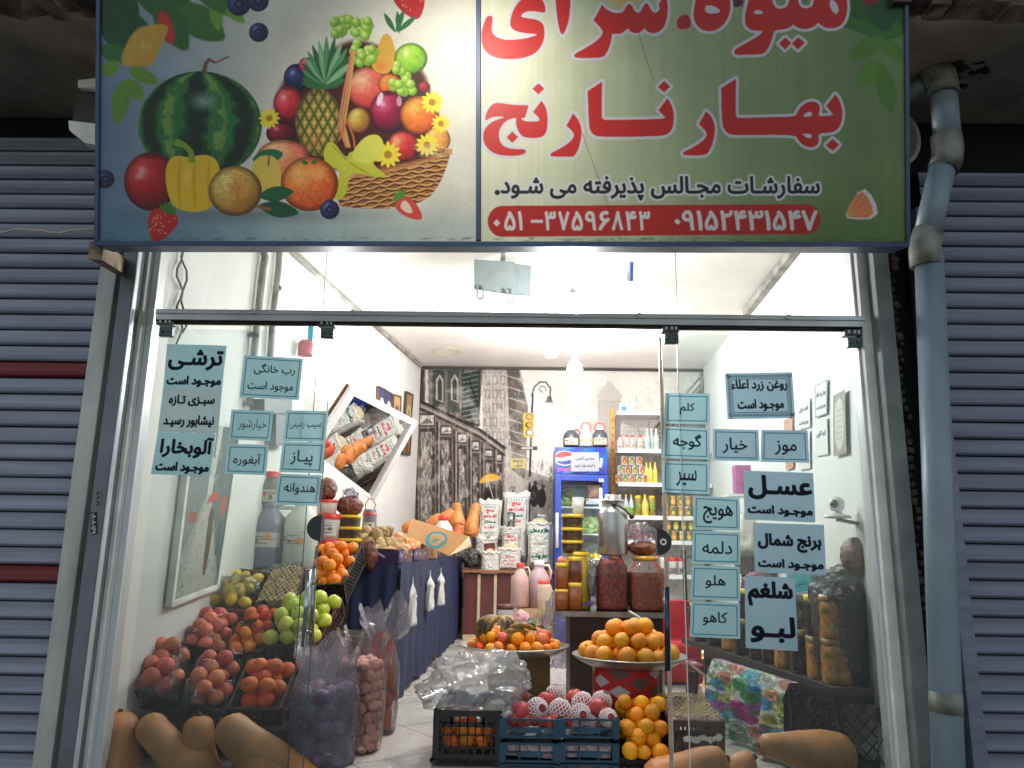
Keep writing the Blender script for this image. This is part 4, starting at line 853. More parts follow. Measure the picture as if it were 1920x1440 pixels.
N([(537, 769), (616, 771), (610, 829), (530, 827)], [('سیب زمینی', .12, .34, .86, .60, .2)], 1, BLUE, 'topmost of the three notices crossed by the glass edges', seed=7)
N([(530, 828), (610, 830), (604, 888), (523, 885)], [('پیـاز', .24, .28, .74, .78, .5)], 1, BLUE, 'middle of the three notices crossed by the glass edges', seed=8)
N([(522, 888), (603, 891), (597, 949), (515, 946)], [('هندوانه', .18, .28, .88, .66, .4)], 1, BLUE, 'bottom of the three notices crossed by the glass edges', seed=9)
N([(1359, 700), (1485, 698), (1491, 784), (1364, 786)], [('روغن زرد اعلاء', .09, .16, .91, .40, 1.0), (OK_, .17, .58, .84, .83, 1.0)], 0, PALE, 'bold notice with a patterned border, highest on the right glass', deco=True, seed=10)
N([(1248, 737), (1331, 738), (1330, 796), (1245, 794)], [('کلم', .34, .32, .66, .70, .4)], 1, BLUE, 'top notice of the column beside the bright door edge', seed=11)
N([(1245, 799), (1330, 803), (1331, 862), (1242, 859)], [('گوجه', .22, .22, .82, .70, .6)], 1, BLUE, 'second notice down the column, left of two in the same row', seed=12)
N([(1337, 804), (1422, 806), (1424, 865), (1337, 863)], [('خیار', .22, .28, .74, .76, .6)], 1, PALE, 'notice in the middle of the row of three', seed=13)
N([(1428, 806), (1514, 807), (1518, 868), (1426, 866)], [('موز', .30, .34, .74, .76, .6)], 1, PALE, 'rightmost notice of the row of three', seed=14)
N([(1243, 864), (1330, 866), (1331, 927), (1241, 923)], [('سیر', .30, .28, .72, .78, .5)], 1, BLUE, 'third notice down the column by the bright door edge', seed=15)
N([(1300, 929), (1387, 934), (1388, 995), (1299, 993)], [('هویج', .22, .26, .84, .80, .6)], 1, BLUE, 'highest notice of the lower column of four', seed=16)
N([(1298, 995), (1388, 998), (1388, 1059), (1297, 1057)], [('دلمه', .22, .30, .82, .68, .5)], 1, BLUE, 'second notice of the lower column of four', seed=17)
N([(1297, 1060), (1387, 1063), (1388, 1127), (1294, 1124)], [('هلو', .30, .28, .70, .66, .5)], 1, BLUE, 'third notice of the lower column of four', seed=18)
N([(1296, 1127), (1387, 1131), (1388, 1198), (1293, 1194)], [('کاهو', .26, .28, .74, .66, .5)], 1, BLUE, 'lowest notice of the lower column of four', seed=19)
N([(1394, 882), (1525, 887), (1529, 980), (1396, 974)], [('عسـل', .08, .10, .96, .56, 2.2), (OK_, .06, .70, .96, .90, 1.3)], 0, PALE, 'bold notice over the small camera side with one tall word', seed=20)
N([(1412, 980), (1545, 984), (1549, 1079), (1415, 1073)], [('برنج شمال', .07, .22, .94, .56, 1.6), (OK_, .06, .72, .96, .92, 1.3)], 0, PALE, 'bold two line notice between two other bold ones', seed=21)
N([(1396, 1080), (1491, 1083), (1496, 1221), (1398, 1215)], [('شلغم', .08, .08, .92, .40, 2.2), ('لبـو', .12, .56, .94, .90, 2.2)], 0, PALE, 'tall bold notice hanging lowest, above the flowery cloth', seed=22)
# ================================================================== MURAL ON THE BACK WALL
random.seed(5)
cv = Canvas(766, 690, 1345, 1205, k=0.75, col=(234, 230, 224)); DK = (62, 54, 52); MD = (120, 112, 108); LT = (196, 190, 182)
cv.grain(0.03, 30, 41)
def rough(x0, y0, x1, y1, col, n=40, wd=2.0, vert=True, al=0.5):
    for k in range(n):
        x, y = random.uniform(x0, x1), random.uniform(y0, y1); L = random.uniform(3, 12); c_ = np.array(col)*random.uniform(0.7, 1.25)
        cv.line([(x, y), (x+random.uniform(-2, 2)+(0 if vert else L), y+(L if vert else random.uniform(-2, 2)))], random.uniform(0.6, wd), np.clip(c_, 0, 255), al)
# far pale towers
for x0, y0, x1, c_ in ((905, 690, 945, (200, 194, 188)), (945, 692, 962, (150, 144, 140)), (1120, 745, 1164, (204, 200, 196)), (1100, 790, 1120, (212, 208, 202)), (1164, 800, 1230, (214, 209, 203))):
    cv.rect(x0, y0, x1, 1140, c_)
    for xx in range(int(x0)+3, int(x1), 5): cv.line([(xx, y0+8), (xx, 1000)], 1.3, np.array(c_)*0.82, 0.8)
    for yy in range(int(y0)+8, 1000, 9): cv.line([(x0, yy), (x1, yy)], 0.8, np.array(c_)*0.86, 0.6)
cv.poly([(1116, 745), (1142, 712), (1168, 745)], (206, 202, 198)); rough(1100, 720, 1230, 980, (180, 176, 170), 120, 1.5, True, 0.3)
# middle ornate facade
cv.poly([(905, 690), (975, 690), (990, 760), (985, 1140), (905, 1140)], (176, 170, 164)); 
for yy in range(705, 960, 26):
    for xx in (910, 924, 938): cv.rect(xx, yy, xx+9, yy+17, (120, 112, 108), 0.8); cv.rect(xx+2, yy+2, xx+7, yy+15, (206, 200, 194), 0.7)
cv.poly([(950, 690), (972, 690), (990, 770), (984, 900), (960, 880)], (96, 88, 84)); 
for k in range(9): cv.line([(950, 705+k*20), (985, 716+k*20)], 2.2, (200, 194, 188), 0.8); cv.line([(955, 716+k*20), (955, 704+k*20)], 1.5, (60, 54, 52), 0.9)
rough(905, 690, 990, 1000, (90, 84, 80), 160, 1.6, True, 0.45); rough(905, 690, 990, 1000, (226, 220, 212), 120, 1.4, True, 0.5)
cv.poly([(985, 880), (1040, 900), (1044, 1140), (960, 1140)], (150, 143, 138)); rough(990, 860, 1045, 1100, (80, 74, 70), 220, 2.2, True, 0.5); rough(1030, 880, 1060, 1140, (60, 54, 52), 160, 2.2, True, 0.5)
# left dark building in perspective
cv.poly([(766, 690), (906, 690), (898, 802), (880, 795), (776, 752), (766, 750)], (112, 104, 100))
for x0, x1, c_ in ((786, 796, DK), (798, 804, (210, 204, 198)), (812, 834, (54, 66, 60)), (840, 862, (70, 76, 72)), (866, 898, (44, 52, 50))): cv.rect(x0, 694, x1, 752+(x0-786)*0.4, c_, 0.95)
for x0 in (818, 846): cv.poly([(x0, 750), (x0, 712), (x0+7, 702), (x0+14, 712), (x0+14, 756)], (176, 170, 164)); cv.poly([(x0+3, 750), (x0+3, 716), (x0+7, 708), (x0+11, 716), (x0+11, 752)], (60, 56, 54))
for k in range(12): cv.line([(868, 700+k*9), (896, 694+k*9)], 1.3, (190, 196, 190), 0.9); cv.line([(868+k*2.6, 700), (868+k*2.6, 795)], 0.8, (30, 40, 38), 0.8)
cv.line([(862, 788), (898, 798)], 4, (30, 28, 28)); cv.line([(900, 692), (898, 798)], 2.5, (30, 40, 36)); cv.line([(880, 712), (896, 760)], 2, (20, 24, 22))
cv.poly([(766, 742), (790, 752), (905, 808), (945, 838), (946, 1140), (766, 1140)], (116, 106, 102))
for off, c_, wd in ((0, (40, 34, 34), 5), (8, (160, 150, 144), 3), (14, (52, 46, 44), 4)): cv.line([(766, 744+off), (800, 758+off), (900, 806+off), (946, 840+off)], wd, c_)
for x0, x1, yt, yb in ((786, 816, 776, 800), (826, 848, 798, 816), (858, 876, 812, 832), (884, 900, 826, 846), (908, 924, 842, 858), (930, 942, 850, 866)):
    cv.rect(x0, yt, x1, yb, (48, 42, 40)); cv.rect(x0+2, yt+3, x1-2, yb-3, (204, 198, 190)); cv.poly([(x0+2, yb-4), (x0+(x1-x0)*0.5, yt+8), (x1-2, yb-6)], (110, 102, 98))
    cv.rect(x0-1, yb+4, x1, 1000, (60, 52, 50)); cv.rect(x0+3, yb+10, x1-6, 990, (168, 160, 152), 0.9); rough(x0+1, yb+6, x1-1, 1000, (64, 56, 54), int((x1-x0)*6), 3.6, True, 0.6); rough(x0+2, yb+10, x1-2, 990, (214, 206, 198), int((x1-x0)*1.4), 2.6, True, 0.55)
for x in (770, 782, 820, 852, 880, 904, 927): cv.line([(x, 770+(x-770)*0.45), (x, 1060)], 3.5, (46, 40, 38)); cv.line([(x+4, 772+(x-770)*0.45), (x+4, 1060)], 1.5, (176, 168, 162), 0.8)
rough(766, 760, 946, 1100, (50, 44, 44), 420, 2.4, True, 0.4); rough(766, 760, 946, 1100, (176, 168, 160), 380, 2.0, True, 0.45); rough(766, 690, 946, 760, (60, 56, 54), 120, 2, True, 0.4)
# street, kerb, walkers
cv.poly([(946, 1000), (1050, 985), (1100, 1140), (880, 1140)], (196, 190, 184)); rough(900, 990, 1080, 1130, (110, 104, 100), 200, 2.4, False, 0.4)
cv.poly([(1050, 850), (1080, 860), (1090, 1140), (1036, 1140)], (110, 102, 98)); rough(1040, 850, 1100, 1100, (50, 46, 44), 200, 2.6, True, 0.6); rough(1040, 820, 1100, 1100, (220, 214, 206), 90, 1.6, True, 0.5)
cv.poly([(1225, 800), (1345, 700), (1345, 1000), (1225, 1000)], (170, 162, 156)); 
for k in range(5): cv.line([(1200, 860-k*6), (1345, 735-k*16)], 2.6, (60, 54, 52), 0.9)
rough(1190, 740, 1345, 1100, (90, 84, 80), 300, 2.0, True, 0.5); rough(1290, 700, 1340, 800, (226, 222, 216), 90, 2.0, True, 0.6)
# lamp post, traffic light, signs
cv.line([(990, 1100), (991, 980), (994, 870), (997, 780), (999, 740)], [6, 5, 4, 4, 3], (30, 26, 26)); cv.line([(997, 742), (1002, 726), (1012, 717), (1023, 717), (1032, 728), (1031, 746)], 3.2, (90, 82, 78))
cv.line([(1018, 736), (1010, 732), (1013, 724), (1022, 726), (1024, 734)], 2, (110, 102, 98)); cv.poly([(1026, 744), (1033, 743), (1037, 756), (1022, 757)], (70, 64, 60)); cv.ell(1029, 758, 6, 3, (244, 240, 226))
cv.rect(980, 775, 1001, 820, (206, 182, 60)); cv.line([(980, 775), (980, 820)], 2, (90, 80, 40))
for yy, c_ in ((782, (226, 164, 60)), (797, (206, 164, 70)), (811, (236, 232, 220))): cv.ell(992, yy, 7, 6, (70, 60, 40)); cv.ell(993, yy, 4.8, 4.4, c_)
cv.rect(974, 837, 1008, 844, (40, 36, 36)); cv.rect(977, 838.5, 1000, 842, (206, 200, 196)); cv.rect(957, 860, 986, 878, (206, 190, 80)); cv.rect(962, 863, 980, 875, (80, 72, 50)); cv.ell(966, 870, 4, 4, (210, 190, 90)); cv.rect(971, 865, 979, 873, (180, 160, 70))
def walker(x, y, h, um, ur):
    cv.poly([(x-h*.13, y), (x-h*.17, y-h*.5), (x-h*.06, y-h*.74), (x+h*.09, y-h*.72), (x+h*.17, y-h*.4), (x+h*.1, y)], (36, 32, 32), smooth=1); cv.ell(x+2, y-h*.8, h*.07, h*.09, (60, 54, 52))
    cv.poly([(x-ur, y-h*.8), (x-ur*.5, y-h*1.05), (x+ur*.3, y-h*1.1), (x+ur, y-h*1.02), (x+ur*.95, y-h*.9), (x, y-h*.86)], um, smooth=1); cv.line([(x, y-h*.86), (x+4, y-h*.4)], 1.2, (30, 28, 28))
walker(917, 960, 66, (222, 170, 56), 21); cv.line([(897, 904), (917, 884), (934, 888)], 1, (130, 90, 30)); walker(1002, 950, 56, (150, 146, 142), 16); walker(1016, 952, 50, (110, 104, 100), 10); walker(960, 948, 34, (120, 114, 108), 8)
cv.line([(915, 900), (930, 952)], 1.4, (226, 222, 216)); cv.ell(1060, 930, 9, 30, (70, 64, 60), 0.8); 
gw = vnoise(cv.H, cv.W, 16, 4, 92); cv.blend(np.clip((gw-.52)*5, 0, 1)*.45, (206, 200, 194)); gs = vnoise(cv.H, cv.W, 2.2, 2, 91); cv.a = np.clip(cv.a*(0.95+0.1*gs[..., None]), 0, 255)
psheet('mural', cv, V((0, 10.012, 0)), V((0, 1, 0)), paint_mat('mural_paint', 0.75, spec=0.2), backwall)
bm = BM(); bar(bm, (XR(10)-0.03, 9.99, 0), (XR(10)-0.03, 9.99, 3.36), 0.03, 0.03); obj('corner_strip', bm, M_trim, backwall, world=True)
# ================================================================== GOODS: helpers
random.seed(21)
def sph(bm, r, sub=3, sc=(1, 1, 1), c=(0, 0, 0)): bmesh.ops.create_icosphere(bm, subdivisions=sub, radius=r, matrix=Matrix.Translation(V(c)) @ Matrix.Diagonal((*sc, 1)))
M_or = mat('orange_peel', (250, 140, 4), 0.42, var=0.10, scale=9, bump=0.35, bscale=260, rnd=0.35, sss=0.1)
M_orr = mat('orange_peel_deep', (244, 98, 10), 0.42, var=0.12, scale=9, bump=0.35, bscale=260, rnd=0.35, sss=0.1)
M_ory = mat('orange_peel_light', (254, 158, 4), 0.4, var=0.12, scale=9, bump=0.3, bscale=260, rnd=0.4, sss=0.1)
M_stem = mat('stem_brown', (92, 70, 40), 0.8, var=0.3); M_leaf = mat('leaf_green', (52, 84, 34), 0.5, var=0.3, scale=30)
M_ap = mat('apple_green', (198, 206, 74), 0.32, var=0.14, scale=14, rnd=0.4, sss=0.1); M_pe = mat('peach_skin', (232, 134, 92), 0.6, var=0.1, scale=7, col2=(178, 58, 54), rnd=0.5)
M_po = mat('potato_skin', (176, 150, 106), 0.8, var=0.2, scale=22, bump=0.35, bscale=70, rnd=0.35); M_on = mat('onion_skin', (214, 140, 84), 0.35, var=0.16, scale=12, stretch=(4, 4, 0.6), rnd=0.6)
M_le = mat('lemon_peel', (224, 194, 62), 0.45, var=0.1, scale=10, bump=0.3, bscale=200, rnd=0.3); M_pg = mat('pomegranate_skin', (172, 44, 48), 0.45, var=0.16, scale=8, col2=(206, 96, 78), rnd=0.3)
M_ga = mat('garlic_skin', (232, 208, 190), 0.6, var=0.1, scale=14, col2=(206, 158, 150), stretch=(3, 3, 0.5), rnd=0.3); M_be = mat('beet_skin', (112, 92, 118), 0.5, var=0.3, scale=10, rnd=0.5, bump=0.2)
M_ca = mat('carrot_skin', (222, 92, 36), 0.5, var=0.15, scale=16, stretch=(1, 1, 5), rnd=0.4); M_sq = mat('squash_skin', (204, 138, 82), 0.5, var=0.07, scale=12, stretch=(2.5, 2.5, 0.5), bump=0.15, bscale=30, rnd=0.15)
def me_of(build, m):
    o = obj('proto', *build(m)); me = o.data; bpy.data.objects.remove(o); return me
def round_fruit(m, r=1.0, sc=(1, 1, 0.95), dimple=0.08, sub=3, lump=0.02, tip=0.0, seed=0):
    bm = BM(); sph(bm, 1.0, sub)
    for v in bm.verts:
        n = v.co.copy(); k = 1+lump*fbm(n+V((seed, 0, 0)), 2.2, 2); rad = math.hypot(n.x, n.y)
        z = n.z; z -= dimple*math.exp(-(rad/0.28)**2)*(1 if n.z > 0 else -0.6)
        if tip: z += tip*math.exp(-(rad/0.2)**2)*(1 if n.z > 0 else -0.5)
        v.co = V((n.x*sc[0]*k, n.y*sc[1]*k, z*sc[2]*k))
    return bm, m, None, True
def proto(name, build_list): return [me_of(lambda m, a=a: round_fruit(m, **a[1]), a[0]) for a in build_list]
PRO = {
 'orange': proto('o', [(M_or, dict(dimple=0.05, seed=1)), (M_or, dict(dimple=0.04, sc=(1, 1, 0.9), seed=2))]),
 'blood': proto('o', [(M_orr, dict(dimple=0.05, seed=1)), (M_orr, dict(dimple=0.05, sc=(1.02, 1, 0.9), seed=5))]),
 'navel': proto('o', [(M_ory, dict(dimple=0.05, seed=3)), (M_ory, dict(dimple=0.07, sc=(0.97, 1, 1.04), seed=4))]),
 'tangerine': proto('o', [(M_orr, dict(dimple=0.1, sc=(1, 1, 0.78), lump=0.04, seed=3)), (M_or, dict(dimple=0.1, sc=(1, 1, 0.8), lump=0.05, seed=4))]),
 'apple': proto('o', [(M_ap, dict(dimple=0.22, sc=(1, 1, 0.92), lump=0.05, seed=3)), (M_ap, dict(dimple=0.2, sc=(1, 1.02, 0.97), lump=0.06, seed=9))]),
 'peach': proto('o', [(M_pe, dict(dimple=0.16, lump=0.04, seed=3)), (M_pe, dict(dimple=0.12, sc=(1, 1, 1.02), lump=0.04, seed=8))]),
 'potato': proto('o', [(M_po, dict(dimple=0, sc=(1.35, 1, 0.8), lump=0.3, seed=1)), (M_po, dict(dimple=0, sc=(1.15, 1, 0.85), lump=0.35, seed=6)), (M_po, dict(dimple=0, sc=(1.5, 0.95, 0.8), lump=0.25, seed=16))]),
 'onion': proto('o', [(M_on, dict(dimple=0, tip=0.35, sc=(1, 1, 0.85), lump=0.04, seed=1)), (M_on, dict(dimple=0, tip=0.3, sc=(1, 1, 0.95), lump=0.05, seed=4))]),
 'lemon': proto('o', [(M_le, dict(dimple=0, tip=0.25, sc=(0.85, 0.85, 1.1), lump=0.04, seed=1))]),
 'garlic': proto('o', [(M_ga, dict(dimple=0, tip=0.5, sc=(1, 1, 0.8), lump=0.1, seed=1)), (M_ga, dict(dimple=0, tip=0.4, sc=(1.05, 1, 0.75), lump=0.14, seed=5))]),
 'beet': proto('o', [(M_be, dict(dimple=0, tip=0.2, lump=0.14, sc=(1, 1, 1.15), seed=1)), (M_be, dict(dimple=0, lump=0.2, sc=(0.9, 1, 1.4), seed=7))]),
}
# stems shown as small parts on apples / oranges
_bm = BM(); tube(_bm, [(0, 0, 0.68), (0.03, 0, 0.85), (0.1, 0.02, 1.05)], [0.06, 0.045, 0.06], 6); _o = obj('stem', _bm, M_stem); STEM = _o.data; bpy.data.objects.remove(_o)
_bm = BM(); lathe(_bm, [(0, 0.99), (0.08, 0.985), (0.12, 0.96), (0.13, 0.93)], 8); _o = obj('button', _bm, mat('orange_button', (110, 120, 50), 0.8)); BUTTON = _o.data; bpy.data.objects.remove(_o)
def fruit(kind, p, r, label, cat=None, group=None, name=None, up=None, spin=None):
    o = bpy.data.objects.new(name or kind, random.choice(PRO[kind])); C.objects.link(o); o.location = p; o.scale = (r,)*3
    o.rotation_euler = (random.uniform(-1.2, 1.2), random.uniform(-1.2, 1.2), random.uniform(0, 6.28)) if up is None else up
    part = STEM if kind in ('apple',) else BUTTON if kind in ('orange', 'navel', 'blood') else None
    if part:
        s = bpy.data.objects.new('stem' if part is STEM else 'button', part); C.objects.link(s); s.parent = o
    return tag(o, label, cat or kind, group)
def inpoly(x, y, poly):
    c = False; n = len(poly)
    for i in range(n):
        (x1, y1), (x2, y2) = poly[i], poly[i-1]
        if (y1 > y) != (y2 > y) and x < (x2-x1)*(y-y1)/(y2-y1)+x1: c = not c
    return c
def proj(p):
    d = V(p)-CAM; z = d.dot(_f); return 960+F*d.dot(_r)/z, 720-F*d.dot(_u)/z
def hexfill(quad4, d, lift=0.0, inset=0.0, jit=0.12):
    """points on the bilinear quad (tl,tr,br,bl world) on a hex grid of spacing d"""
    tl, tr, br_, bl = [V(q) for q in quad4]; n = ((tr-tl).cross(bl-tl)).normalized()
    if n.z < 0: n = -n
    W_, H_ = ((tr-tl).length+(br_-bl).length)/2, ((bl-tl).length+(br_-tr).length)/2; out = []
    rows = max(1, int((H_-2*inset)/(d*0.87))+1); cols = max(1, int((W_-2*inset)/d)+1)
    for j in range(rows):
        for i in range(cols if j % 2 == 0 else cols-1):
            x = inset+d*(i+(0.5 if j % 2 else 0))+(W_-2*inset-d*(cols-1))/2; y = inset+d*0.87*j+(H_-2*inset-d*0.87*(rows-1))/2
            s, t_ = x/W_+random.uniform(-jit, jit)*d/W_, y/H_+random.uniform(-jit, jit)*d/H_
            p = (tl.lerp(tr, s)).lerp(bl.lerp(br_, s), t_); out.append(p+n*(lift+random.uniform(-0.15, 0.15)*d))
    return out, n
def pile(kind, quad4, r, label, group, lift=0.0, layers=1, cat=None, name=None, inset=None, shrink=0.22):
    tl, tr, br_, bl = [V(q) for q in quad4]
    for L in range(layers):
        c = (tl+tr+br_+bl)/4; q = [p.lerp(c, shrink*L) for p in (tl, tr, br_, bl)]
        pts, n = hexfill(q, 2*r*0.98, lift+L*r*1.45, inset if inset is not None else r*0.55)
        for p in pts: fruit(kind, p, r*random.uniform(0.92, 1.06), label, cat, group, name)
# ---- crates
M_cb = mat('crate_black', (26, 26, 28), 0.5, var=0.2, scale=8); M_cbr = mat('crate_brown', (74, 44, 40), 0.55, var=0.2, scale=8); M_ct = mat('crate_teal', (22, 66, 88), 0.5, var=0.18, scale=8)
M_card = mat('cardboard', (166, 128, 86), 0.85, var=0.10, scale=10, stretch=(1, 1, 6)); M_cardd = mat('cardboard_dark', (104, 78, 52), 0.85, var=0.14, scale=8)
def crate(label, corners, depth, m, group=None, nv=9, nh=3, diag=False, solid=False, name='fruit_crate', cat='crate', th=0.008, hand=False):
    """open crate from its four rim corners (tl, tr, br, bl; world)"""
    tl, tr, br_, bl = [V(q) for q in corners]; n = ((tr-tl).cross(bl-tl)).normalized()
    if n.z < 0: n = -n
    dn = -n*depth; base = (tl+tr+br_+bl)/4+dn; t_ = thing(name, label, cat, base, group)
    for a, b_ in ((bl, br_), (br_, tr), (tr, tl), (tl, bl)):
        d = (b_-a); L = d.length; bm = BM(); e = d/L; out = e.cross(n)
        rot = Matrix((e, out, n)).transposed()
        def bx(s0, s1, h0, h1, w_=th, o_=0.0): box(bm, a+e*(s0+s1)/2-n*(h0+h1)/2+out*o_, (abs(s1-s0), w_, abs(h1-h0)), rot)
        if solid: bx(0, L, 0, depth)
        else:
            bx(0, L, 0, depth*0.12, th*1.6); bx(0, L, depth*0.88, depth, th*1.5)
            bx(0, 0.022, 0.0, depth, th*1.8); bx(L-0.022, L, 0.0, depth, th*1.8)
            if hand:
                hh = depth*0.34; bx(0, L*0.30, 0, hh, th); bx(L*0.70, L, 0, hh, th); bx(L*0.30, L*0.70, hh*0.82, hh, th); bx(L*0.49, L*0.51, 0, hh, th)
                for q in (0.12, 0.2, 0.8, 0.88): bx(L*q-0.006, L*q+0.006, hh*0.25, hh*0.75, th*1.3)
            if diag:
                k = -depth
                while k < L:
                    for sg in (1, -1):
                        p0 = a+e*k-n*(0 if sg > 0 else depth); p1 = a+e*(k+depth)-n*(depth if sg > 0 else 0)
                        t0 = max(0, -k/depth); t1 = min(1, (L-k)/depth)
                        if t1 > t0: bar(bm, p0.lerp(p1, t0), p0.lerp(p1, t1), th*0.7, th*0.7, n)
                    k += depth/5
            else:
                for k in range(1, nh): bx(0, L, depth*k/nh-0.004, depth*k/nh+0.004)
                for k in range(1, nv): bx(L*k/nv-0.004, L*k/nv+0.004, 0, depth)
        obj('side_panel', bm, m, t_, world=True)
    bm = BM(); q = [p+dn for p in (tl, tr, br_, bl)]; quad(bm, q); obj('base', bm, m, t_, world=True)
    return t_
def Q(a): return [P(*q) for q in a]
# ---- vessels
JUG = [(0, 0), (.9, 0), (1, .03), (1, .55), (.9, .67), (.55, .80), (.40, .86), (.40, .93)]; JUGC = [(.46, .90), (.46, 1), (0, 1)]
JAR = [(0, 0), (.92, 0), (1, .04), (1, .76), (.9, .84), (.82, .88)]; JARC = [(.9, .85), (.93, .86), (.93, .99), (.9, 1), (0, 1)]
BOT = [(0, 0), (.9, 0), (1, .03), (1, .52), (.8, .68), (.38, .80), (.32, .92)]; BOTC = [(.36, .90), (.36, 1), (0, 1)]
TUB = [(0, 0), (.88, 0), (1, .80)]; TUBC = [(1.06, .78), (1.08, .80), (1.08, .98), (1.0, 1), (0, 1)]
CAN = [(0, 0), (.96, 0), (1, .02), (1, .97), (.96, 1), (.9, .985), (0, .985)]
def ribs(p, n, a=0.05): return [(0, 0), (.92, 0)]+[((1+a*math.cos(k*2*math.pi/2)), 0.03+0.62*k/(2*n)) for k in range(2*n+1)]+[(.97, .70), (.7, .82), (.56, .86), (.56, .90)]
def vessel(name, label, cat, u, vb, Y, wpx, hpx, body, mb, cap=None, mc=None, group=None, band=None, handle=None, sq=0.0, n=22, fill=None):
    p = P(u, vb, Y); r, h = S(wpx, Y)/2, S(hpx, Y); t_ = thing(name, label, cat, p, group)
    def L(nm, pr, m, k=1.0):
        bm = BM(); lathe(bm, [(a*r*k, b_*h) for a, b_ in pr], n, p, square=sq); return obj(nm, bm, m, t_, world=True)
    L('body', body, mb)
    if fill: L('contents', [(0, 0.01)]+[(a, b_) for a, b_ in body[1:] if b_ < fill[0]]+[(body[3][0]*0.97, fill[0]), (0, fill[0])], fill[1], 0.965)
    if cap: L('lid', cap, mc)
    if band:
        z0, z1, col, seed = band; cv = Canvas(0, 0, 60, 30, k=1, col=col); g_ = random.Random(seed)
        for _ in range(4): cv.ell(g_.uniform(5, 55), g_.uniform(6, 24), g_.uniform(3, 9), g_.uniform(2, 7), [g_.choice([(200, 60, 50), (60, 120, 60), (220, 190, 120), (90, 70, 60), (230, 140, 60)]) for _ in '1'][0], 0.8)
        for _ in range(3): y = g_.uniform(6, 26); cv.line([(g_.uniform(3, 15), y), (g_.uniform(30, 56), y)], 1.6, (60, 60, 66), 0.7)
        rr = max(np.interp([z0, (z0+z1)/2, z1], [b_ for a, b_ in body], [a for a, b_ in body]))*r*1.012; a0 = -math.pi/2-1.0
        f = lambda x, y: p+V((rr*math.cos(a0+2.0*x/60), rr*math.sin(a0+2.0*x/60), h*(z1+(z0-z1)*y/30)))
        sheet('label', cv, f, paint_mat('label_print', 0.5), t_)
    if handle:
        bm = BM(); kind, m = handle
        if kind == 'side':
            tube(bm, [p+V((r*0.35, 0, h*0.88)), p+V((r*0.85, 0, h*0.9)), p+V((r*1.08, 0, h*0.78)), p+V((r*1.0, 0, h*0.6))], r*0.11, 8)
        else:
            tube(bm, [p+V((-r*0.55, 0, h*0.84)), p+V((-r*0.72, 0, h*1.02)), p+V((-r*0.3, 0, h*1.2)), p+V((r*0.3, 0, h*1.2)), p+V((r*0.72, 0, h*1.02)), p+V((r*0.55, 0, h*0.84))], r*0.07, 8)
        obj('handle', bm, m, t_, world=True)
    return t_
# ---- sheets of plastic
F_clear = film('clear_plastic', (246, 247, 248), gloss=0.07, diff=0.10, rough=0.2, bump=0.35, bscale=12)
F_milky = film('milky_plastic', (222, 222, 228), gloss=0.06, diff=0.15, rough=0.22, bump=0.4, bscale=12, dcol=(228, 222, 232))
F_jar = film('clear_jar', (238, 240, 238), gloss=0.13, diff=0.03, rough=0.06)
F_hdpe = mat('hdpe_white', (222, 220, 212), 0.4, var=0.03, sss=0.15)
M_ylid = mat('lid_yellow', (226, 190, 40), 0.4, var=0.06); M_rlid = mat('lid_red', (206, 44, 40), 0.4, var=0.06); M_wlid = mat('lid_white', (226, 224, 220), 0.4, var=0.03); M_blid = mat('lid_brown', (92, 40, 40), 0.4)
def bag(name, label, cat, base, r, hc, ht, m, group=None, flare=1.25, seed=0, pinch=0.75, n=48, sq=0.25, lean=(0, 0)):
    """open plastic sack: filled part hc high, loose mouth up to ht"""
    base = V(base); t_ = thing(name, label, cat, base, group); bm = BM(); rings = []
    zs = [0, 0.01]+[hc*k/14 for k in range(1, 15)]+[hc+(ht-hc)*k/9 for k in range(1, 10)]
    for i, z in enumerate(zs):
        f = z/hc if z <= hc else 1; ring = []
        if z <= hc: rr = r*(0.80 if i == 0 else 0.93+0.10*math.sin(math.pi*min(1, f*0.95)))
        else:
            q = (z-hc)/(ht-hc); rr = r*(1.0+(pinch-1)*math.sin(math.pi*min(1, q*1.2)*0.8)+(flare-pinch)*max(0, q-0.35)**1.3)
        for k in range(n):
            a = 2*math.pi*k/n; d = V((math.cos(a), math.sin(a), z*5)); q2 = 1/((abs(math.cos(a))**(2+6*sq)+abs(math.sin(a))**(2+6*sq))**(1/(2+6*sq)))
            wr = 1+(0.05 if z <= hc else 0.10)*fbm(d*1.8+V((seed, 0, 0)), 1, 3)+0.025*math.sin(a*9+seed+z*14)*(0.4 if z <= hc else 1.6)
            zz = z+(0 if z <= hc else (z-hc)*0.55*fbm(V((math.cos(a)*1.3, math.sin(a)*1.3, seed+9)), 1, 2))
            lx = V(lean)*max(0, z/ht)**2 if isinstance(lean, V) else V((lean[0], lean[1], 0))*max(0, z/ht)**2
            ring.append(bm.verts.new(base+V((rr*q2*wr*math.cos(a), rr*q2*wr*math.sin(a), zz))+lx))
        rings.append(ring)
    for a, b_ in zip(rings, rings[1:]):
        for k in range(n): bm.faces.new((a[k], a[(k+1) % n], b_[(k+1) % n], b_[k])).smooth = True
    bm.faces.new(rings[0][::-1]); obj('film', bm, m, t_, world=True); return t_
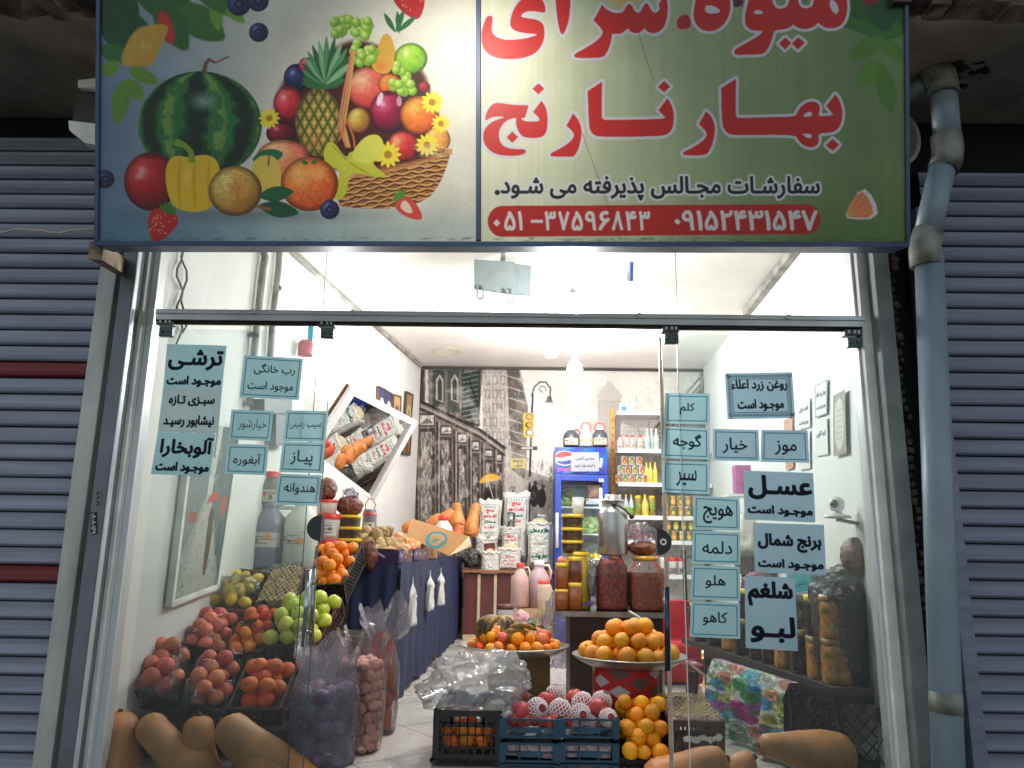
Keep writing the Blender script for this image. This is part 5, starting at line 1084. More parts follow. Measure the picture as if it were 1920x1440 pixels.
def blob(name, label, cat, c, sx, sy, sz, m, group=None, amp=0.18, s=2.2, seed=0, sub=4, ridge=0.0, floorz=None, part='film'):
    """crumpled closed bag or lump"""
    t_ = thing(name, label, cat, V(c)-V((0, 0, sz)), group); bm = BM(); sph(bm, 1, sub)
    for v in bm.verts:
        n = v.co.copy(); k = 1+amp*fbm(n*s+V((seed, 3, 1)), 1, 4)
        if ridge: k += ridge*(0.4-abs(mnoise.noise(n*s*1.7+V((seed, 0, 0)))))
        v.co = V((n.x*sx*k, n.y*sy*k, max(n.z*sz*k, -sz)))+V(c)
        if floorz is not None and v.co.z < floorz: v.co.z = floorz+0.002*mnoise.noise(n*9)
    obj(part, bm, m, t_, smooth=True, world=True); return t_
# ================================================================== LEFT DISPLAY: stepped stand and its crates
M_stand = mat('stand_black', (20, 19, 20), 0.7, var=0.2)
xl0 = XL(4.2)+0.02
t_ = thing('display_stand', 'black stepped stand under the tilted fruit crates on the left', 'stand', (-1.4, 4.6, 0))
for y0, y1, z, xr in ((3.99, 4.33, 0.14, -1.14), (4.33, 4.68, 0.30, -1.02), (4.68, 5.10, 0.50, -0.98)):
    bm = BM(); box(bm, ((xl0+xr)/2+0.03, (y0+y1)/2, z/2), (xr-xl0-0.02, y1-y0, z), bevel=0.006); obj('step', bm, M_stand, t_, world=True)
CA = Q([(292, 1208, 4.26), (352, 1214, 4.26), (331, 1313, 4.01), (234, 1290, 4.01)])
CB = Q([(378, 1241, 4.25), (450, 1238, 4.25), (420, 1333, 4.00), (343, 1315, 4.00)])
CC = Q([(468, 1234, 4.25), (557, 1247, 4.25), (524, 1328, 4.00), (428, 1327, 4.00)])
CD = Q([(372, 1168, 4.69), (444, 1160, 4.69), (417, 1222, 4.36), (349, 1206, 4.36)])
CE = Q([(460, 1148, 4.69), (528, 1148, 4.69), (490, 1220, 4.38), (419, 1224, 4.38)])
CF = Q([(536, 1128, 4.70), (640, 1120, 4.70), (592, 1210, 4.38), (497, 1209, 4.38)])
CG = Q([(430, 1064, 5.06), (508, 1072, 5.06), (476, 1146, 4.66), (366, 1136, 4.66)])
CH = Q([(512, 1072, 5.06), (572, 1068, 5.06), (552, 1136, 4.68), (480, 1134, 4.68)])
CI = Q([(594, 1024, 5.18), (678, 1020, 5.18), (641, 1094, 4.82), (584, 1097, 4.82)])
GC = 'tilted fruit crates on the stepped stand'
crate('black crate of plastic covered peaches against the wall, lowest row', CA, 0.11, M_cb, GC)
crate('black crate of dark red peaches with white ties, lowest row', CB, 0.11, M_cb, GC)
crate('brown crate of deep oranges at the right end of the lowest row', CC, 0.12, M_cbr, GC, nv=11)
crate('dark crate of peaches in the middle row against the wall', CD, 0.11, M_cb, GC)
crate('brown crate of leafy tangerines in the middle row', CE, 0.11, M_cbr, GC)
crate('red brown slatted crate heaped with green apples', CF, 0.13, M_cbr, GC, nv=14)
crate('brown cardboard box holding lemons in clear plastic', CG, 0.13, M_cardd, GC, solid=True, name='cardboard_box', cat='box')
crate('small carton under a yellow net beside the lemons', CH, 0.10, M_cardd, GC, solid=True, name='cardboard_box', cat='box')
crate('black lattice crate of bright oranges, highest on the stand', CI, 0.16, M_cb, GC, diag=True, th=0.010)
pile('peach', CA, 0.042, 'red peach in the plastic covered black crate by the wall', 'peaches under plastic', 0.0, 2, shrink=.14)
pile('peach', CB, 0.041, 'dark red peach in the lowest row crate with white ties', 'peaches with white ties', 0.005, 2, shrink=.16)
pile('blood', CC, 0.042, 'deep orange fruit in the lowest right crate of the stand', 'oranges in the lowest crate', 0.004, 1); pile('blood', [p.lerp((CC[0]+CC[1]+CC[2]+CC[3])/4, 0.22) for p in CC], 0.041, 'deep orange fruit in the lowest right crate of the stand', 'oranges in the lowest crate', 0.055)
pile('peach', CD, 0.042, 'peach in the middle row crate by the wall', 'peaches in the middle row', 0.005, 2, shrink=.2)
pile('tangerine', CE, 0.037, 'tangerine in the leafy middle row crate', 'tangerines in the middle row', 0.012); pile('tangerine', [p.lerp((CE[0]+CE[1]+CE[2]+CE[3])/4, 0.3) for p in CE], 0.036, 'tangerine in the leafy middle row crate', 'tangerines in the middle row', 0.055)
pile('apple', CF, 0.043, 'green apple in the red brown slatted crate', 'green apples', 0.012); pile('apple', [p.lerp((CF[0]+CF[1]+CF[2]+CF[3])/4, 0.2) for p in CF], 0.043, 'green apple in the red brown slatted crate', 'green apples', 0.072)
fruit('apple', P(553, 1138, 4.66), 0.042, 'single green apple sitting highest at the back of its crate', 'apple', 'green apples')
pile('lemon', [p.lerp((CG[0]+CG[1]+CG[2]+CG[3])/4, 0.22) for p in CG], 0.040, 'lemon in the cardboard box under clear plastic', 'lemons', 0.0)
pile('orange', CI, 0.042, 'bright orange in the high black lattice crate', 'oranges in the high crate', -0.01); pile('orange', [p.lerp((CI[0]+CI[1]+CI[2]+CI[3])/4, 0.24) for p in CI], 0.043, 'bright orange in the high black lattice crate', 'oranges in the high crate', 0.05)
# plastic over crates, net over the small carton
def drape(name, label, cat, corners, lift, m, seed, amp=0.018, over=1.06, N=34):
    tl, tr, br_, bl = corners; c = (tl+tr+br_+bl)/4; tl, tr, br_, bl = [c+(p-c)*over for p in (tl, tr, br_, bl)]; n = ((tr-tl).cross(bl-tl)).normalized(); n = n if n.z > 0 else -n
    co = []
    for j in range(N):
        for i in range(N):
            s, q = i/(N-1), j/(N-1); p = tl.lerp(tr, s).lerp(bl.lerp(br_, s), q); e = min(s, 1-s, q, 1-q)
            h = lift*min(1, e*9+0.1)+amp*fbm(V((s*4+seed, q*4, seed)), 1, 4)+amp*0.6*(0.3-abs(mnoise.noise(V((s*5, q*5+seed, 4)))))
            co.append(p+n*h)
    t_ = thing(name, label, cat, c); o = grid('film', [q-c for q in co], N, N, None, m, t_); return t_
drape('plastic_sheet', 'clear plastic stretched over the wall side peaches', 'plastic sheet', CA, 0.05, F_clear, 1, over=0.98)
drape('plastic_sheet', 'crinkled clear plastic lying on the dark red peaches', 'plastic sheet', [CB[0], CB[0].lerp(CB[1], .5), CB[3].lerp(CB[2], .45), CB[3]], 0.055, F_clear, 5)
t_ = blob('plastic_bag', 'clear crumpled plastic bag over the lemons in their box', 'plastic bag', P(436, 1108, 4.86), 0.15, 0.13, 0.09, F_clear, amp=0.3, ridge=0.25, seed=4)
M_net = mat('net_yellow', (196, 176, 120), 0.6)
def net(name, label, corners, lift, k, m, r=0.0022):
    tl, tr, br_, bl = corners; n = ((tr-tl).cross(bl-tl)).normalized(); n = n if n.z > 0 else -n; bm = BM()
    f = lambda s, q: tl.lerp(tr, s).lerp(bl.lerp(br_, s), q)+n*(lift*math.sin(math.pi*min(1, max(0, s)))*0.6+lift*0.6+0.006*fbm(V((s*5, q*5, 0)), 1, 2))
    for i in range(-k, k+1):
        for sg in (1, -1):
            pts = []
            for j in range(15):
                q = j/14; s = i/k+(q if sg > 0 else 1-q)
                if 0 <= s <= 1: pts.append(f(s, q))
            if len(pts) > 1: tube(bm, pts, r, 4, False)
    t_ = thing(name, label, 'net', (tl+tr+br_+bl)/4); obj('mesh', bm, m, t_, world=True); return t_
net('fruit_net', 'yellowish net stretched over the small carton beside the lemons', CH, 0.03, 7, M_net, 0.0026)
pile('potato', [p.lerp((CH[0]+CH[1]+CH[2]+CH[3])/4, 0.12) for p in CH], 0.035, 'pale root under the yellow net', 'roots under the net', -0.01, cat='root vegetable', name='root')
blob('plastic_bag', 'dark glittery plastic crumpled behind the netted carton', 'plastic bag', P(545, 1076, 5.12), 0.16, 0.1, 0.06, film('dark_film', (120, 120, 130), gloss=0.25, diff=0.05, bump=0.8), amp=0.4, ridge=0.3, seed=9)
# white tie strips on peaches
M_tie = mat('tie_white', (226, 224, 220), 0.6)
for k, (u, v, Y) in enumerate(((412, 1170, 4.6), (420, 1166, 4.62), (398, 1210, 4.38), (402, 1312, 4.02), (378, 1320, 4.0), (430, 1298, 4.06), (368, 1200, 4.42), (447, 1240, 4.2), (396, 1260, 4.15))):
    bm = BM(); p = P(u, v, Y)+V((0, -0.03, 0.05)); tube(bm, [p+V((random.uniform(-.03, .03), random.uniform(-.02, .02), random.uniform(-.015, .02))) for _ in range(4)], 0.0035, 5)
    tag(origin_to(obj('paper_tie', bm, M_tie), p), 'curled white paper tie lying on the peaches', 'tie', 'white ties on the peaches')
# leaves on tangerines
def leafmesh():
    bm = BM(); pts = LEAF(0, 0, 1.0, 0.22, 0); vs = [bm.verts.new((x, y, 0.12*math.sin(x*3)+0.25*abs(y))) for x, y in pts]; bm.faces.new(vs); return bm
_o = obj('leaf', leafmesh(), M_leaf); LEAFME = _o.data; bpy.data.objects.remove(_o)
def leafat(p, L, label, group):
    o = bpy.data.objects.new('leaf', LEAFME); C.objects.link(o); o.location = p; o.scale = (L,)*3; o.rotation_euler = (random.uniform(-.6, .6), random.uniform(-.9, .3), random.uniform(0, 6.28)); tag(o, label, 'leaf', group)
for k in range(12): leafat(P(random.uniform(452, 478), random.uniform(1168, 1190), 4.48), 0.07, 'dry green leaf among the stand tangerines', 'leaves on the stand tangerines')
# butternut squashes in front
def squash(label, px, Y, rpx, m=M_sq, group=None, cat='squash', n=26):
    pts = [P(*q, Y) if len(q) == 2 else P(*q) for q in px]; rs = [S(r, Y) for r in rpx]; c = pts[0]
    pp, rr = [], []
    for i in range(len(pts)-1):
        p0, p1, p2, p3 = pts[max(i-1, 0)], pts[i], pts[i+1], pts[min(i+2, len(pts)-1)]; r0, r1, r2, r3 = rs[max(i-1, 0)], rs[i], rs[i+1], rs[min(i+2, len(pts)-1)]
        for k in range(6):
            t = k/6; cr = lambda a, b_, c_, d: 0.5*((2*b_)+(c_-a)*t+(2*a-5*b_+4*c_-d)*t*t+(3*b_-a-3*c_+d)*t**3); pp.append(V([cr(a, b_, c_, d) for a, b_, c_, d in zip(p0, p1, p2, p3)])); rr.append(max(0.001, cr(r0, r1, r2, r3)))
    pp.append(pts[-1]); rr.append(rs[-1]); d0 = (pp[0]-pp[1]).normalized(); d1 = (pp[-1]-pp[-2]).normalized()
    R0, R1 = rr[0], rr[-1]
    head = [(pp[0]+d0*R0*0.75*math.sin(a), R0*math.cos(a)) for a in (1.5, 1.2, 0.85, 0.4)]; tail = [(pp[-1]+d1*R1*0.8*math.sin(a), R1*math.cos(a)) for a in (0.4, 0.85, 1.2, 1.5)]
    pp = [a for a, _ in head]+pp+[a for a, _ in tail]; rr = [b_ for _, b_ in head]+rr+[b_ for _, b_ in tail]
    mid = (pts[0]+pts[-1])/2; t_ = thing('butternut_squash', label, cat, mid, group); bm = BM(); tube(bm, pp, rr, n); displace(bm, 0.006, 7, 2, seed=pts[0].x); obj('body', bm, m, t_, smooth=True, world=True)
    bm = BM(); tube(bm, [pp[0]-d0*0.006, pp[0]+d0*0.012], [0.016, 0.010], 8); obj('stem', bm, M_stem, t_, world=True); return t_
GS = 'butternut squashes heaped behind the glass'
squash('upright squash standing at the far left behind the glass', [(224, 1360), (222, 1400), (226, 1450), (232, 1560)], 3.86, [30, 32, 40, 44], group=GS)
squash('squash leaning right with its top beside the leftmost one', [(282, 1364), (318, 1404), (365, 1445), (410, 1520)], 3.88, [26, 29, 40, 46], group=GS)
squash('narrow upright squash between the two leaning ones', [(373, 1362), (372, 1400), (376, 1450), (384, 1560)], 3.90, [26, 28, 34, 40], group=GS)
squash('largest squash lying diagonally towards the purple sack', [(432, 1368), (468, 1402), (520, 1446), (580, 1500)], 3.84, [30, 36, 46, 50], group=GS)
# ---- sacks of produce on the floor
def fillsack(kind, base, r, h, rad, label, group, cat, name, dens=1.0):
    k = 0; z = rad*0.8
    while z < h:
        n = max(4, int(2*math.pi*(r-rad)/(2*rad)*dens))
        for i in range(n):
            a = 2*math.pi*(i+0.5*(k % 2))/n+random.uniform(-.15, .15)
            if math.sin(a) > 0.45: continue      # the side nobody sees
            fruit(kind, V(base)+V(((r-rad*0.95)*math.cos(a), (r-rad*0.95)*math.sin(a), z+random.uniform(-.2, .2)*rad)), rad*random.uniform(.85, 1.12), label, cat, group, name)
        z += rad*1.62; k += 1
    for _ in range(9): fruit(kind, V(base)+V((random.uniform(-.6, .6)*r, random.uniform(-.6, .6)*r, h+random.uniform(0, .5)*rad)), rad, label, cat, group, name)
B1 = P(603, 1446, 3.98); B1.z = 0.0; fillsack('beet', B1, S(56, 3.98), 0.31, 0.042, 'dark purple beet in the milky plastic sack', 'beets in the sack', 'beet', 'beet')
bag('plastic_sack', 'milky purple tinged plastic sack of beets on the floor', 'sack', B1, S(56, 3.98), 0.34, 0.56, film('beet_bag', (226, 222, 232), gloss=0.08, diff=0.2, rough=0.2, bump=0.5, bscale=14, dcol=(220, 214, 228)), seed=2, flare=1.0, pinch=0.85)
B2 = P(668, 1440, 4.22); B2.z = 0.0; fillsack('garlic', B2, S(40, 4.22), 0.42, 0.030, 'garlic bulb in the tall net lined sack', 'garlic bulbs in the sack', 'garlic', 'garlic_bulb', 1.1)
bag('plastic_sack', 'tall clear sack of garlic bulbs between two other sacks', 'sack', B2, S(41, 4.22), 0.44, 0.57, film('garlic_bag', (240, 222, 222), gloss=0.07, diff=0.05, rough=0.18, bump=0.4, bscale=20), seed=5, flare=1.12, pinch=0.9)
B3 = P(704, 1384, 4.62); B3.z = 0.0
for k in range(30):
    a = random.uniform(math.pi*0.95, math.pi*2.05); z = 0.05+0.30*(k/30); rr = S(33, 4.62)*0.62; p = B3+V((rr*math.cos(a), rr*math.sin(a), z))
    bm = BM(); L = random.uniform(0.07, 0.10); dv = V((random.uniform(-.35, .35), random.uniform(-.1, .1), random.choice((-1, 1))*random.uniform(.5, .9))).normalized(); tube(bm, [-dv*L, -dv*L*0.9, dv*L*0.3, dv*L], [0.012, 0.022, 0.017, 0.004], 8)
    tag(obj('carrot', bm, M_ca, loc=p), 'carrot in the clear sack against the blue table', 'carrot', 'carrots in the sack')
t_ = bag('plastic_sack', 'clear sack of carrots with its loose mouth flopped open', 'sack', B3, S(35, 4.62), 0.37, 0.66, F_milky, seed=8, flare=1.35, pinch=0.55, lean=(0.02, -0.03))
bm = BM()
for k in range(3):
    c = B3+V((0.03, -0.115, 0.48)); tube(bm, [c+V(((0.035+0.012*k)*math.cos(a), 0.005*math.sin(3*a), (0.04+0.014*k)*math.sin(a))) for a in np.linspace(0, 6.28, 20)], 0.003, 5)
obj('red_print', bm, M_rlid, t_, world=True)
# ================================================================== LEFT WALL FITTINGS
def wallpt(p, d): return p+NLi*d
NLi = NL if NL.x > 0 else -NL
NRi = NR if NR.x < 0 else -NR
M_pipe = mat('painted_pipe', (150, 150, 146), 0.5, var=0.35, scale=12, stretch=(1, 1, 0.5))
def wpipe(label, pts, r, clips):
    pp = [LW(*q)+NLi*(r+0.012) for q in pts]; t_ = thing('wall_pipe', label, 'pipe', pp[-1], 'pipes up the white wall'); bm = BM(); tube(bm, pp, r, 14); obj('pipe', bm, M_pipe, t_, world=True)
    for q in clips:
        c = LW(*q)+NLi*(r+0.012); bm = BM(); tube(bm, [c-V((0, 0, 0.012)), c+V((0, 0, 0.012))], r*1.35, 14); obj('clip', bm, M_fit, t_, world=True)
wpipe('grey wall pipe with an elbow at its top, left of the other one', [(430, 440), (470, 462), (483, 470), (488, 482), (484, 500), (474, 590), (464, 690), (458, 760)], 0.024, [(467, 628)])
wpipe('straight grey wall pipe running beside the one with an elbow', [(517, 450), (513, 510), (503, 590), (497, 680), (494, 740)], 0.022, [(511, 540)])
M_cab = mat('cable_grey', (96, 96, 92), 0.6)
for k, (off, lb) in enumerate(((0, 'thin grey cable drooping down the wall beside the shop frame'), (9, 'second grey cable looping beside the drooping one'))):
    pts = [LW(330+off+6*math.sin(q*1.3+k*2), 462+q*14-(off*1.2)*math.sin(q/2))+NLi*0.02 for q in range(0, 28 if k == 0 else 12)]; bm = BM(); tube(bm, pts, 0.006, 6)
    tag(origin_to(obj('wall_cable', bm, M_cab), pts[0]), lb, 'cable')
# meter and box between the notices
M_metg = mat('meter_grey', (132, 136, 138), 0.4, var=0.08)
t_ = thing('electric_meter', 'grey electricity meter on the wall between the notices', 'meter', LW(500, 832))
for (u0, v0, u1, v1, d, m) in ((468, 748, 522, 775, 0.10, M_metg), (496, 776, 524, 836, 0.08, M_metg), (518, 758, 530, 782, 0.06, M_wlid if 'M_wlid' in globals() else M_cord)):
    bm = BM(); prism(bm, [LW(u0, v0)+NLi*0.003, LW(u1, v0)+NLi*0.003, LW(u1, v1)+NLi*0.003, LW(u0, v1)+NLi*0.003], NLi*d); obj('housing', bm, m, t_, world=True)
t_ = thing('soap_dispenser', 'pink bottle with a teal brush standing in a bracket on the wall', 'bottle', LW(558, 668)+NLi*0.05)
bm = BM(); c = LW(558, 668)+NLi*0.06; lathe(bm, [(0, 0), (0.055, 0), (0.058, 0.01), (0.058, 0.10), (0.04, 0.125), (0.02, 0.13), (0, 0.13)], 18, c); obj('body', bm, mat('pink_plastic', (206, 96, 108), 0.4), t_, world=True)
bm = BM(); box(bm, c+V((0.03, 0, 0.16)), (0.04, 0.03, 0.2), bevel=0.006); obj('brush', bm, mat('teal_plastic', (60, 160, 190), 0.4), t_, world=True)
# framed street painting leaning on the wall
def wallsheet(name, px4, cvdraw, thick, m, label, cat, wallf, nrm, fr=None, frame_px=8, k=1.2, parts=True):
    tl, tr, br_, bl = [wallf(*q)+nrm*0.012 for q in px4]; wpx = math.dist(px4[0], px4[1]); hpx = math.dist(px4[0], px4[3]); t_ = thing(name, label, cat, (bl+br_)/2)
    cv = Canvas(0, 0, max(20, wpx), max(20, hpx), k=k); cvdraw(cv, cv.x1, cv.y1)
    f = lambda x, y: (tl.lerp(tr, x/cv.x1)).lerp(bl.lerp(br_, x/cv.x1), y/cv.y1)+nrm*thick
    sheet('picture', cv, f, m, t_)
    if fr:
        for a, b_ in ((tl, tr), (tr, br_), (br_, bl), (bl, tl)):
            bm = BM(); d = (b_-a).normalized(); e = d.cross(nrm); w_ = S(frame_px, a.y); box(bm, (a+b_)/2+nrm*(thick/2), ((b_-a).length+w_*0.9, w_, thick*1.6), Matrix((d, e, nrm)).transposed(), bevel=0.002); obj('frame', bm, fr, t_, world=True)
        bm = BM(); prism(bm, [tl, tr, br_, bl], nrm*(thick*0.8)); obj('backing', bm, M_cardd, t_, world=True)
    return t_
def umbrella_street(cv, w_, h):
    cv.a[:] = (150, 160, 158); g_ = random.Random(4); cv.poly([(0, 0), (w_*.42, h*.0), (w_*.46, h*.42), (w_*.1, h*.72), (0, h*.8)], (118, 132, 132)); cv.poly([(w_, 0), (w_*.62, 0), (w_*.56, h*.42), (w_*.8, h*.75), (w_, h)], (84, 98, 98)); cv.poly([(w_*.42, 0), (w_*.62, 0), (w_*.55, h*.44), (w_*.46, h*.44)], (206, 208, 200))
    cv.poly([(w_*.46, h*.43), (w_*.56, h*.43), (w_*.9, h), (w_*.02, h)], (178, 178, 168))
    for _ in range(260):
        x, y = g_.uniform(0, w_), g_.uniform(0, h); c_ = g_.choice([(60, 70, 72), (196, 198, 190), (90, 104, 106), (140, 90, 80), (70, 120, 150)] if abs(x-w_*.5) > w_*.16 else [(206, 204, 196), (150, 150, 144)]); cv.line([(x, y), (x+g_.uniform(-2, 2), y+g_.uniform(3, 12))], g_.uniform(.6, 2), c_, 0.5)
    for q in range(14): cv.line([(w_*.03, h*(.1+q*.04)), (w_*.44, h*(.08+q*.026)+h*.03)], 1, (84, 92, 92), .7)
    cv.rect(w_*.12, h*.52, w_*.3, h*.58, (150, 70, 56)); cv.rect(w_*.78, h*.45, w_*.92, h*.56, (170, 70, 50)); cv.rect(w_*.8, h*.6, w_*.9, h*.8, (60, 74, 96))
    cv.poly([(w_*.55, h*.52), (w_*.66, h*.5), (w_*.68, h*.7), (w_*.65, h*.9), (w_*.58, h*.9), (w_*.56, h*.7)], (70, 40, 44), smooth=1); cv.poly([(w_*.45, h*.49), (w_*.56, h*.41), (w_*.7, h*.42), (w_*.73, h*.47), (w_*.56, h*.47)], (196, 60, 50), smooth=1); cv.line([(w_*.6, h*.46), (w_*.6, h*.56)], 1.4, (40, 30, 30))
    cv.line([(w_*.5, 0), (w_*.5, h*.2)], 3, (110, 110, 106)); cv.grain(.12, 3, 6)
M_print = paint_mat('canvas_print', 0.6)
wallsheet('framed_painting', [(352, 790), (440, 800), (396, 1100), (310, 1132)], umbrella_street, 0.025, M_print, 'pale framed street painting with a red umbrella figure, leaning by the lemons', 'painting', LW, NLi, M_jamb, 9)
# decals on wall near the painting: dark smears
# small frames behind the mirror
def icon(c0, c1):
    def f(cv, w_, h): cv.a[:] = c0; cv.ell(w_*.5, h*.75, w_*.32, h*.35, c1); cv.ell(w_*.5, h*.85, w_*.2, h*.28, c0); cv.frame(1, 1, w_-1, h-1, 2, (60, 50, 60))
    return f
M_wood = mat('frame_wood', (104, 74, 46), 0.5, var=0.25, scale=20)
wallsheet('small_picture', [(705, 724), (718, 730), (718, 775), (705, 770)], icon((60, 60, 110), (230, 226, 220)), 0.015, M_print, 'small blue picture furthest left behind the mirror corner', 'picture', LW, NLi, M_wood, 2)
wallsheet('small_picture', [(719, 731), (731, 738), (731, 780), (719, 776)], icon((60, 60, 110), (230, 226, 220)), 0.015, M_print, 'small blue picture between another blue one and a brown frame', 'picture', LW, NLi, M_wood, 2)
wallsheet('small_picture', [(733, 740), (747, 744), (746, 790), (732, 784)], icon((196, 160, 110), (120, 80, 60)), 0.02, M_print, 'small brown framed picture behind the mirror corner', 'picture', LW, NLi, M_wood, 3)
wallsheet('narrow_frame', [(758, 735), (770, 741), (766, 793), (755, 786)], icon((160, 130, 90), (200, 180, 140)), 0.02, M_print, 'narrow dark frame hanging above the mirror right corner', 'picture', LW, NLi, M_dark, 3)
wallsheet('narrow_frame', [(757, 802), (768, 790), (764, 853), (749, 850)], icon((90, 66, 40), (160, 120, 70)), 0.02, M_print, 'narrow dark frame hanging below the mirror right corner', 'picture', LW, NLi, M_dark, 3)
# tilted mirror with white frame
MC = LW(668, 836)+NLi*0.20; mn = ((CAM-MC).normalized()+(P(925, 972, 9.5)-MC).normalized()).normalized(); print('MN', mn)
mpx = [(655, 722), (780, 788), (694, 944), (552, 878)]; mi = [PP(*q, MC, mn) for q in mpx]; c = sum(mi, V((0, 0, 0)))/4
t_ = thing('mirror', 'big tilted mirror in a white frame hung askew on the left wall', 'mirror', c)
mm = bpy.data.materials.new('mirror_silver'); mm.use_nodes = True; b = mm.node_tree.nodes['Principled BSDF']; b.inputs['Metallic'].default_value = 1; b.inputs['Roughness'].default_value = 0.015; b.inputs['Base Color'].default_value = (0.86, 0.87, 0.86, 1)
ins = [p.lerp(c, 0.14) for p in mi]
bm = BM(); quad(bm, [p+mn*0.004 for p in ins]); obj('mirror_glass', bm, mm, t_, world=True)
M_white = mat('white_gloss', (232, 232, 234), 0.35, var=0.02)
for k in range(4):
    a, b_ = mi[k], mi[(k+1) % 4]; a2, b2 = ins[k], ins[(k+1) % 4]; bm = BM(); prism(bm, [a, b_, b2, a2], mn*0.03-mn*0.0); obj('frame', bm, M_white, t_, world=True)
bm = BM(); prism(bm, [p-mn*0.012 for p in mi], -mn*0.02); obj('backing', bm, M_cardd, t_, world=True)
bm = BM(); a = LW(626, 720)+NLi*0.01; tube(bm, [a, a.lerp(mi[0], 0.5)+V((0, 0, 0.03)), mi[0].lerp(mi[1], 0.3)], 0.003, 5); obj('wire', bm, M_cab, t_, world=True)
# ================================================================== BLUE TABLE
M_blue = mat('blue_cloth', (21, 33, 70), 0.8, var=0.12, scale=12, stretch=(1, 1, 0.3), bump=0.2, bscale=120)
c0, c1 = P(735, 1316, 5.5), P(859, 1191, 9.76); TX = c0.x; ZT = 0.90
tb = thing('cloth_table', 'long table skirted in dark blue cloth along the left wall', 'table', (-1.2, 7.4, 0))
XF = XL(5.5)+0.03
def zt(y): return 0.895+0.035*(y-5.5)/4.2
bm = BM(); prism(bm, [(XF, 5.5, zt(5.5)-0.03), (TX, 5.5, zt(5.5)-0.03), (c1.x, 9.7, zt(9.7)-0.03), (XL(9.7)+0.03, 9.7, zt(9.7)-0.03)], (0, 0, 0.03)); obj('table_top', bm, M_blue, tb, world=True)
def skirt(a, b_, folds, amp, nx, out, seed):
    nz_ = 22; co = []; a, b_ = V(a), V(b_)
    for j in range(nz_):
        q = j/(nz_-1)
        for i in range(nx):
            s = i/(nx-1); p = a.lerp(b_, s); top = zt(p.y)+0.004; z = top*(1-q)+(0.02+0.02*math.sin(s*23+seed))*q
            d = amp*(0.25+0.75*q)*(math.sin(s*folds*6.283+2*math.sin(s*5+seed))+0.6*fbm(V((s*folds*0.7, q*1.5, seed)), 1, 3))
            sag = 0.012*math.sin(s*9+seed)*(1-q)
            co.append(p.xy.to_3d()+V((0, 0, z-sag))+V(out)*(0.012+d+amp))
    return grid('skirt', [V(c_)-V(tb.location) for c_ in co], nx, nz_, None, M_blue, tb)
skirt((XF, 5.5, 0), (TX, 5.5, 0), 7, 0.016, 140, (0, -1, 0), 1); skirt((TX, 5.5, 0), (c1.x, 9.7, 0), 11, 0.014, 200, (1, 0, 0), 4)
for x, y in ((TX-0.05, 5.6), (c1.x-0.05, 9.6), (XF+0.05, 5.6), (XL(9.6)+0.08, 9.6), (TX-0.03, 7.6)):
    bm = BM(); box(bm, (x, y, (zt(y)-0.03)/2), (0.05, 0.05, zt(y)-0.04)); obj('leg', bm, M_wood, tb, world=True)
bm = BM(); bar(bm, (TX+0.0, 7.9, 0.05), (c1.x, 9.6, 0.05), 0.04, 0.06); obj('floor_rail', bm, M_wood, tb, world=True)
# carrier bags hung on hooks
M_carrier = mat('carrier_white', (226, 226, 226), 0.55, var=0.06, scale=10, bump=0.4, bscale=30)
def carrier(u0, v0, u1, v1, Y, label, tilt=0.0):
    tp, bt = P(u0, v0, Y), P(u1, v1, Y); t_ = thing('carrier_bag_bundle', label, 'plastic bag', tp, 'white carrier bags hung on the blue skirt'); prof = [(0, .10), (.06, .09), (.14, .10), (.2, .22), (.30, .62), (.36, .78), (.42, .60), (.55, .70), (.75, .80), (.95, .86), (1, .84)]
    n = 22; bm = BM(); rings = []; hw = (tp-bt).length*0.22
    for f, w_ in prof:
        c = tp.lerp(bt, f); ring = []
        for k in range(n):
            a = 6.283*k/n; wr = 1+0.22*math.sin(a*5+f*6+u0)+0.1*math.sin(a*11+u0); ring.append(bm.verts.new(c+V((0.62*w_*wr*hw*math.cos(a)+0.05, w_*hw*math.sin(a)*1.1*wr, 0.012*math.sin(a*3+f*9)))))
        rings.append(ring)
    for a, b_ in zip(rings, rings[1:]):
        for k in range(n): bm.faces.new((a[k], a[(k+1) % n], b_[(k+1) % n], b_[k])).smooth = True
    bm.faces.new(rings[-1]); obj('bundle', bm, M_carrier, t_, world=True)
    bm = BM(); tube(bm, [tp+V((0.02, 0, -0.01)), tp+V((0.02, 0, 0.05)), tp+V((-0.02, 0.01, 0.10))], 0.003, 6); obj('hook', bm, M_dark, t_, world=True)
carrier(762, 1083, 756, 1172, 5.95, 'bundle of white carrier bags hanging nearest the sacks'); carrier(796, 1071, 794, 1143, 6.75, 'bundle of white carrier bags hanging between two other bundles'); carrier(817, 1066, 815, 1133, 7.3, 'bundle of white carrier bags hanging furthest along the blue skirt')
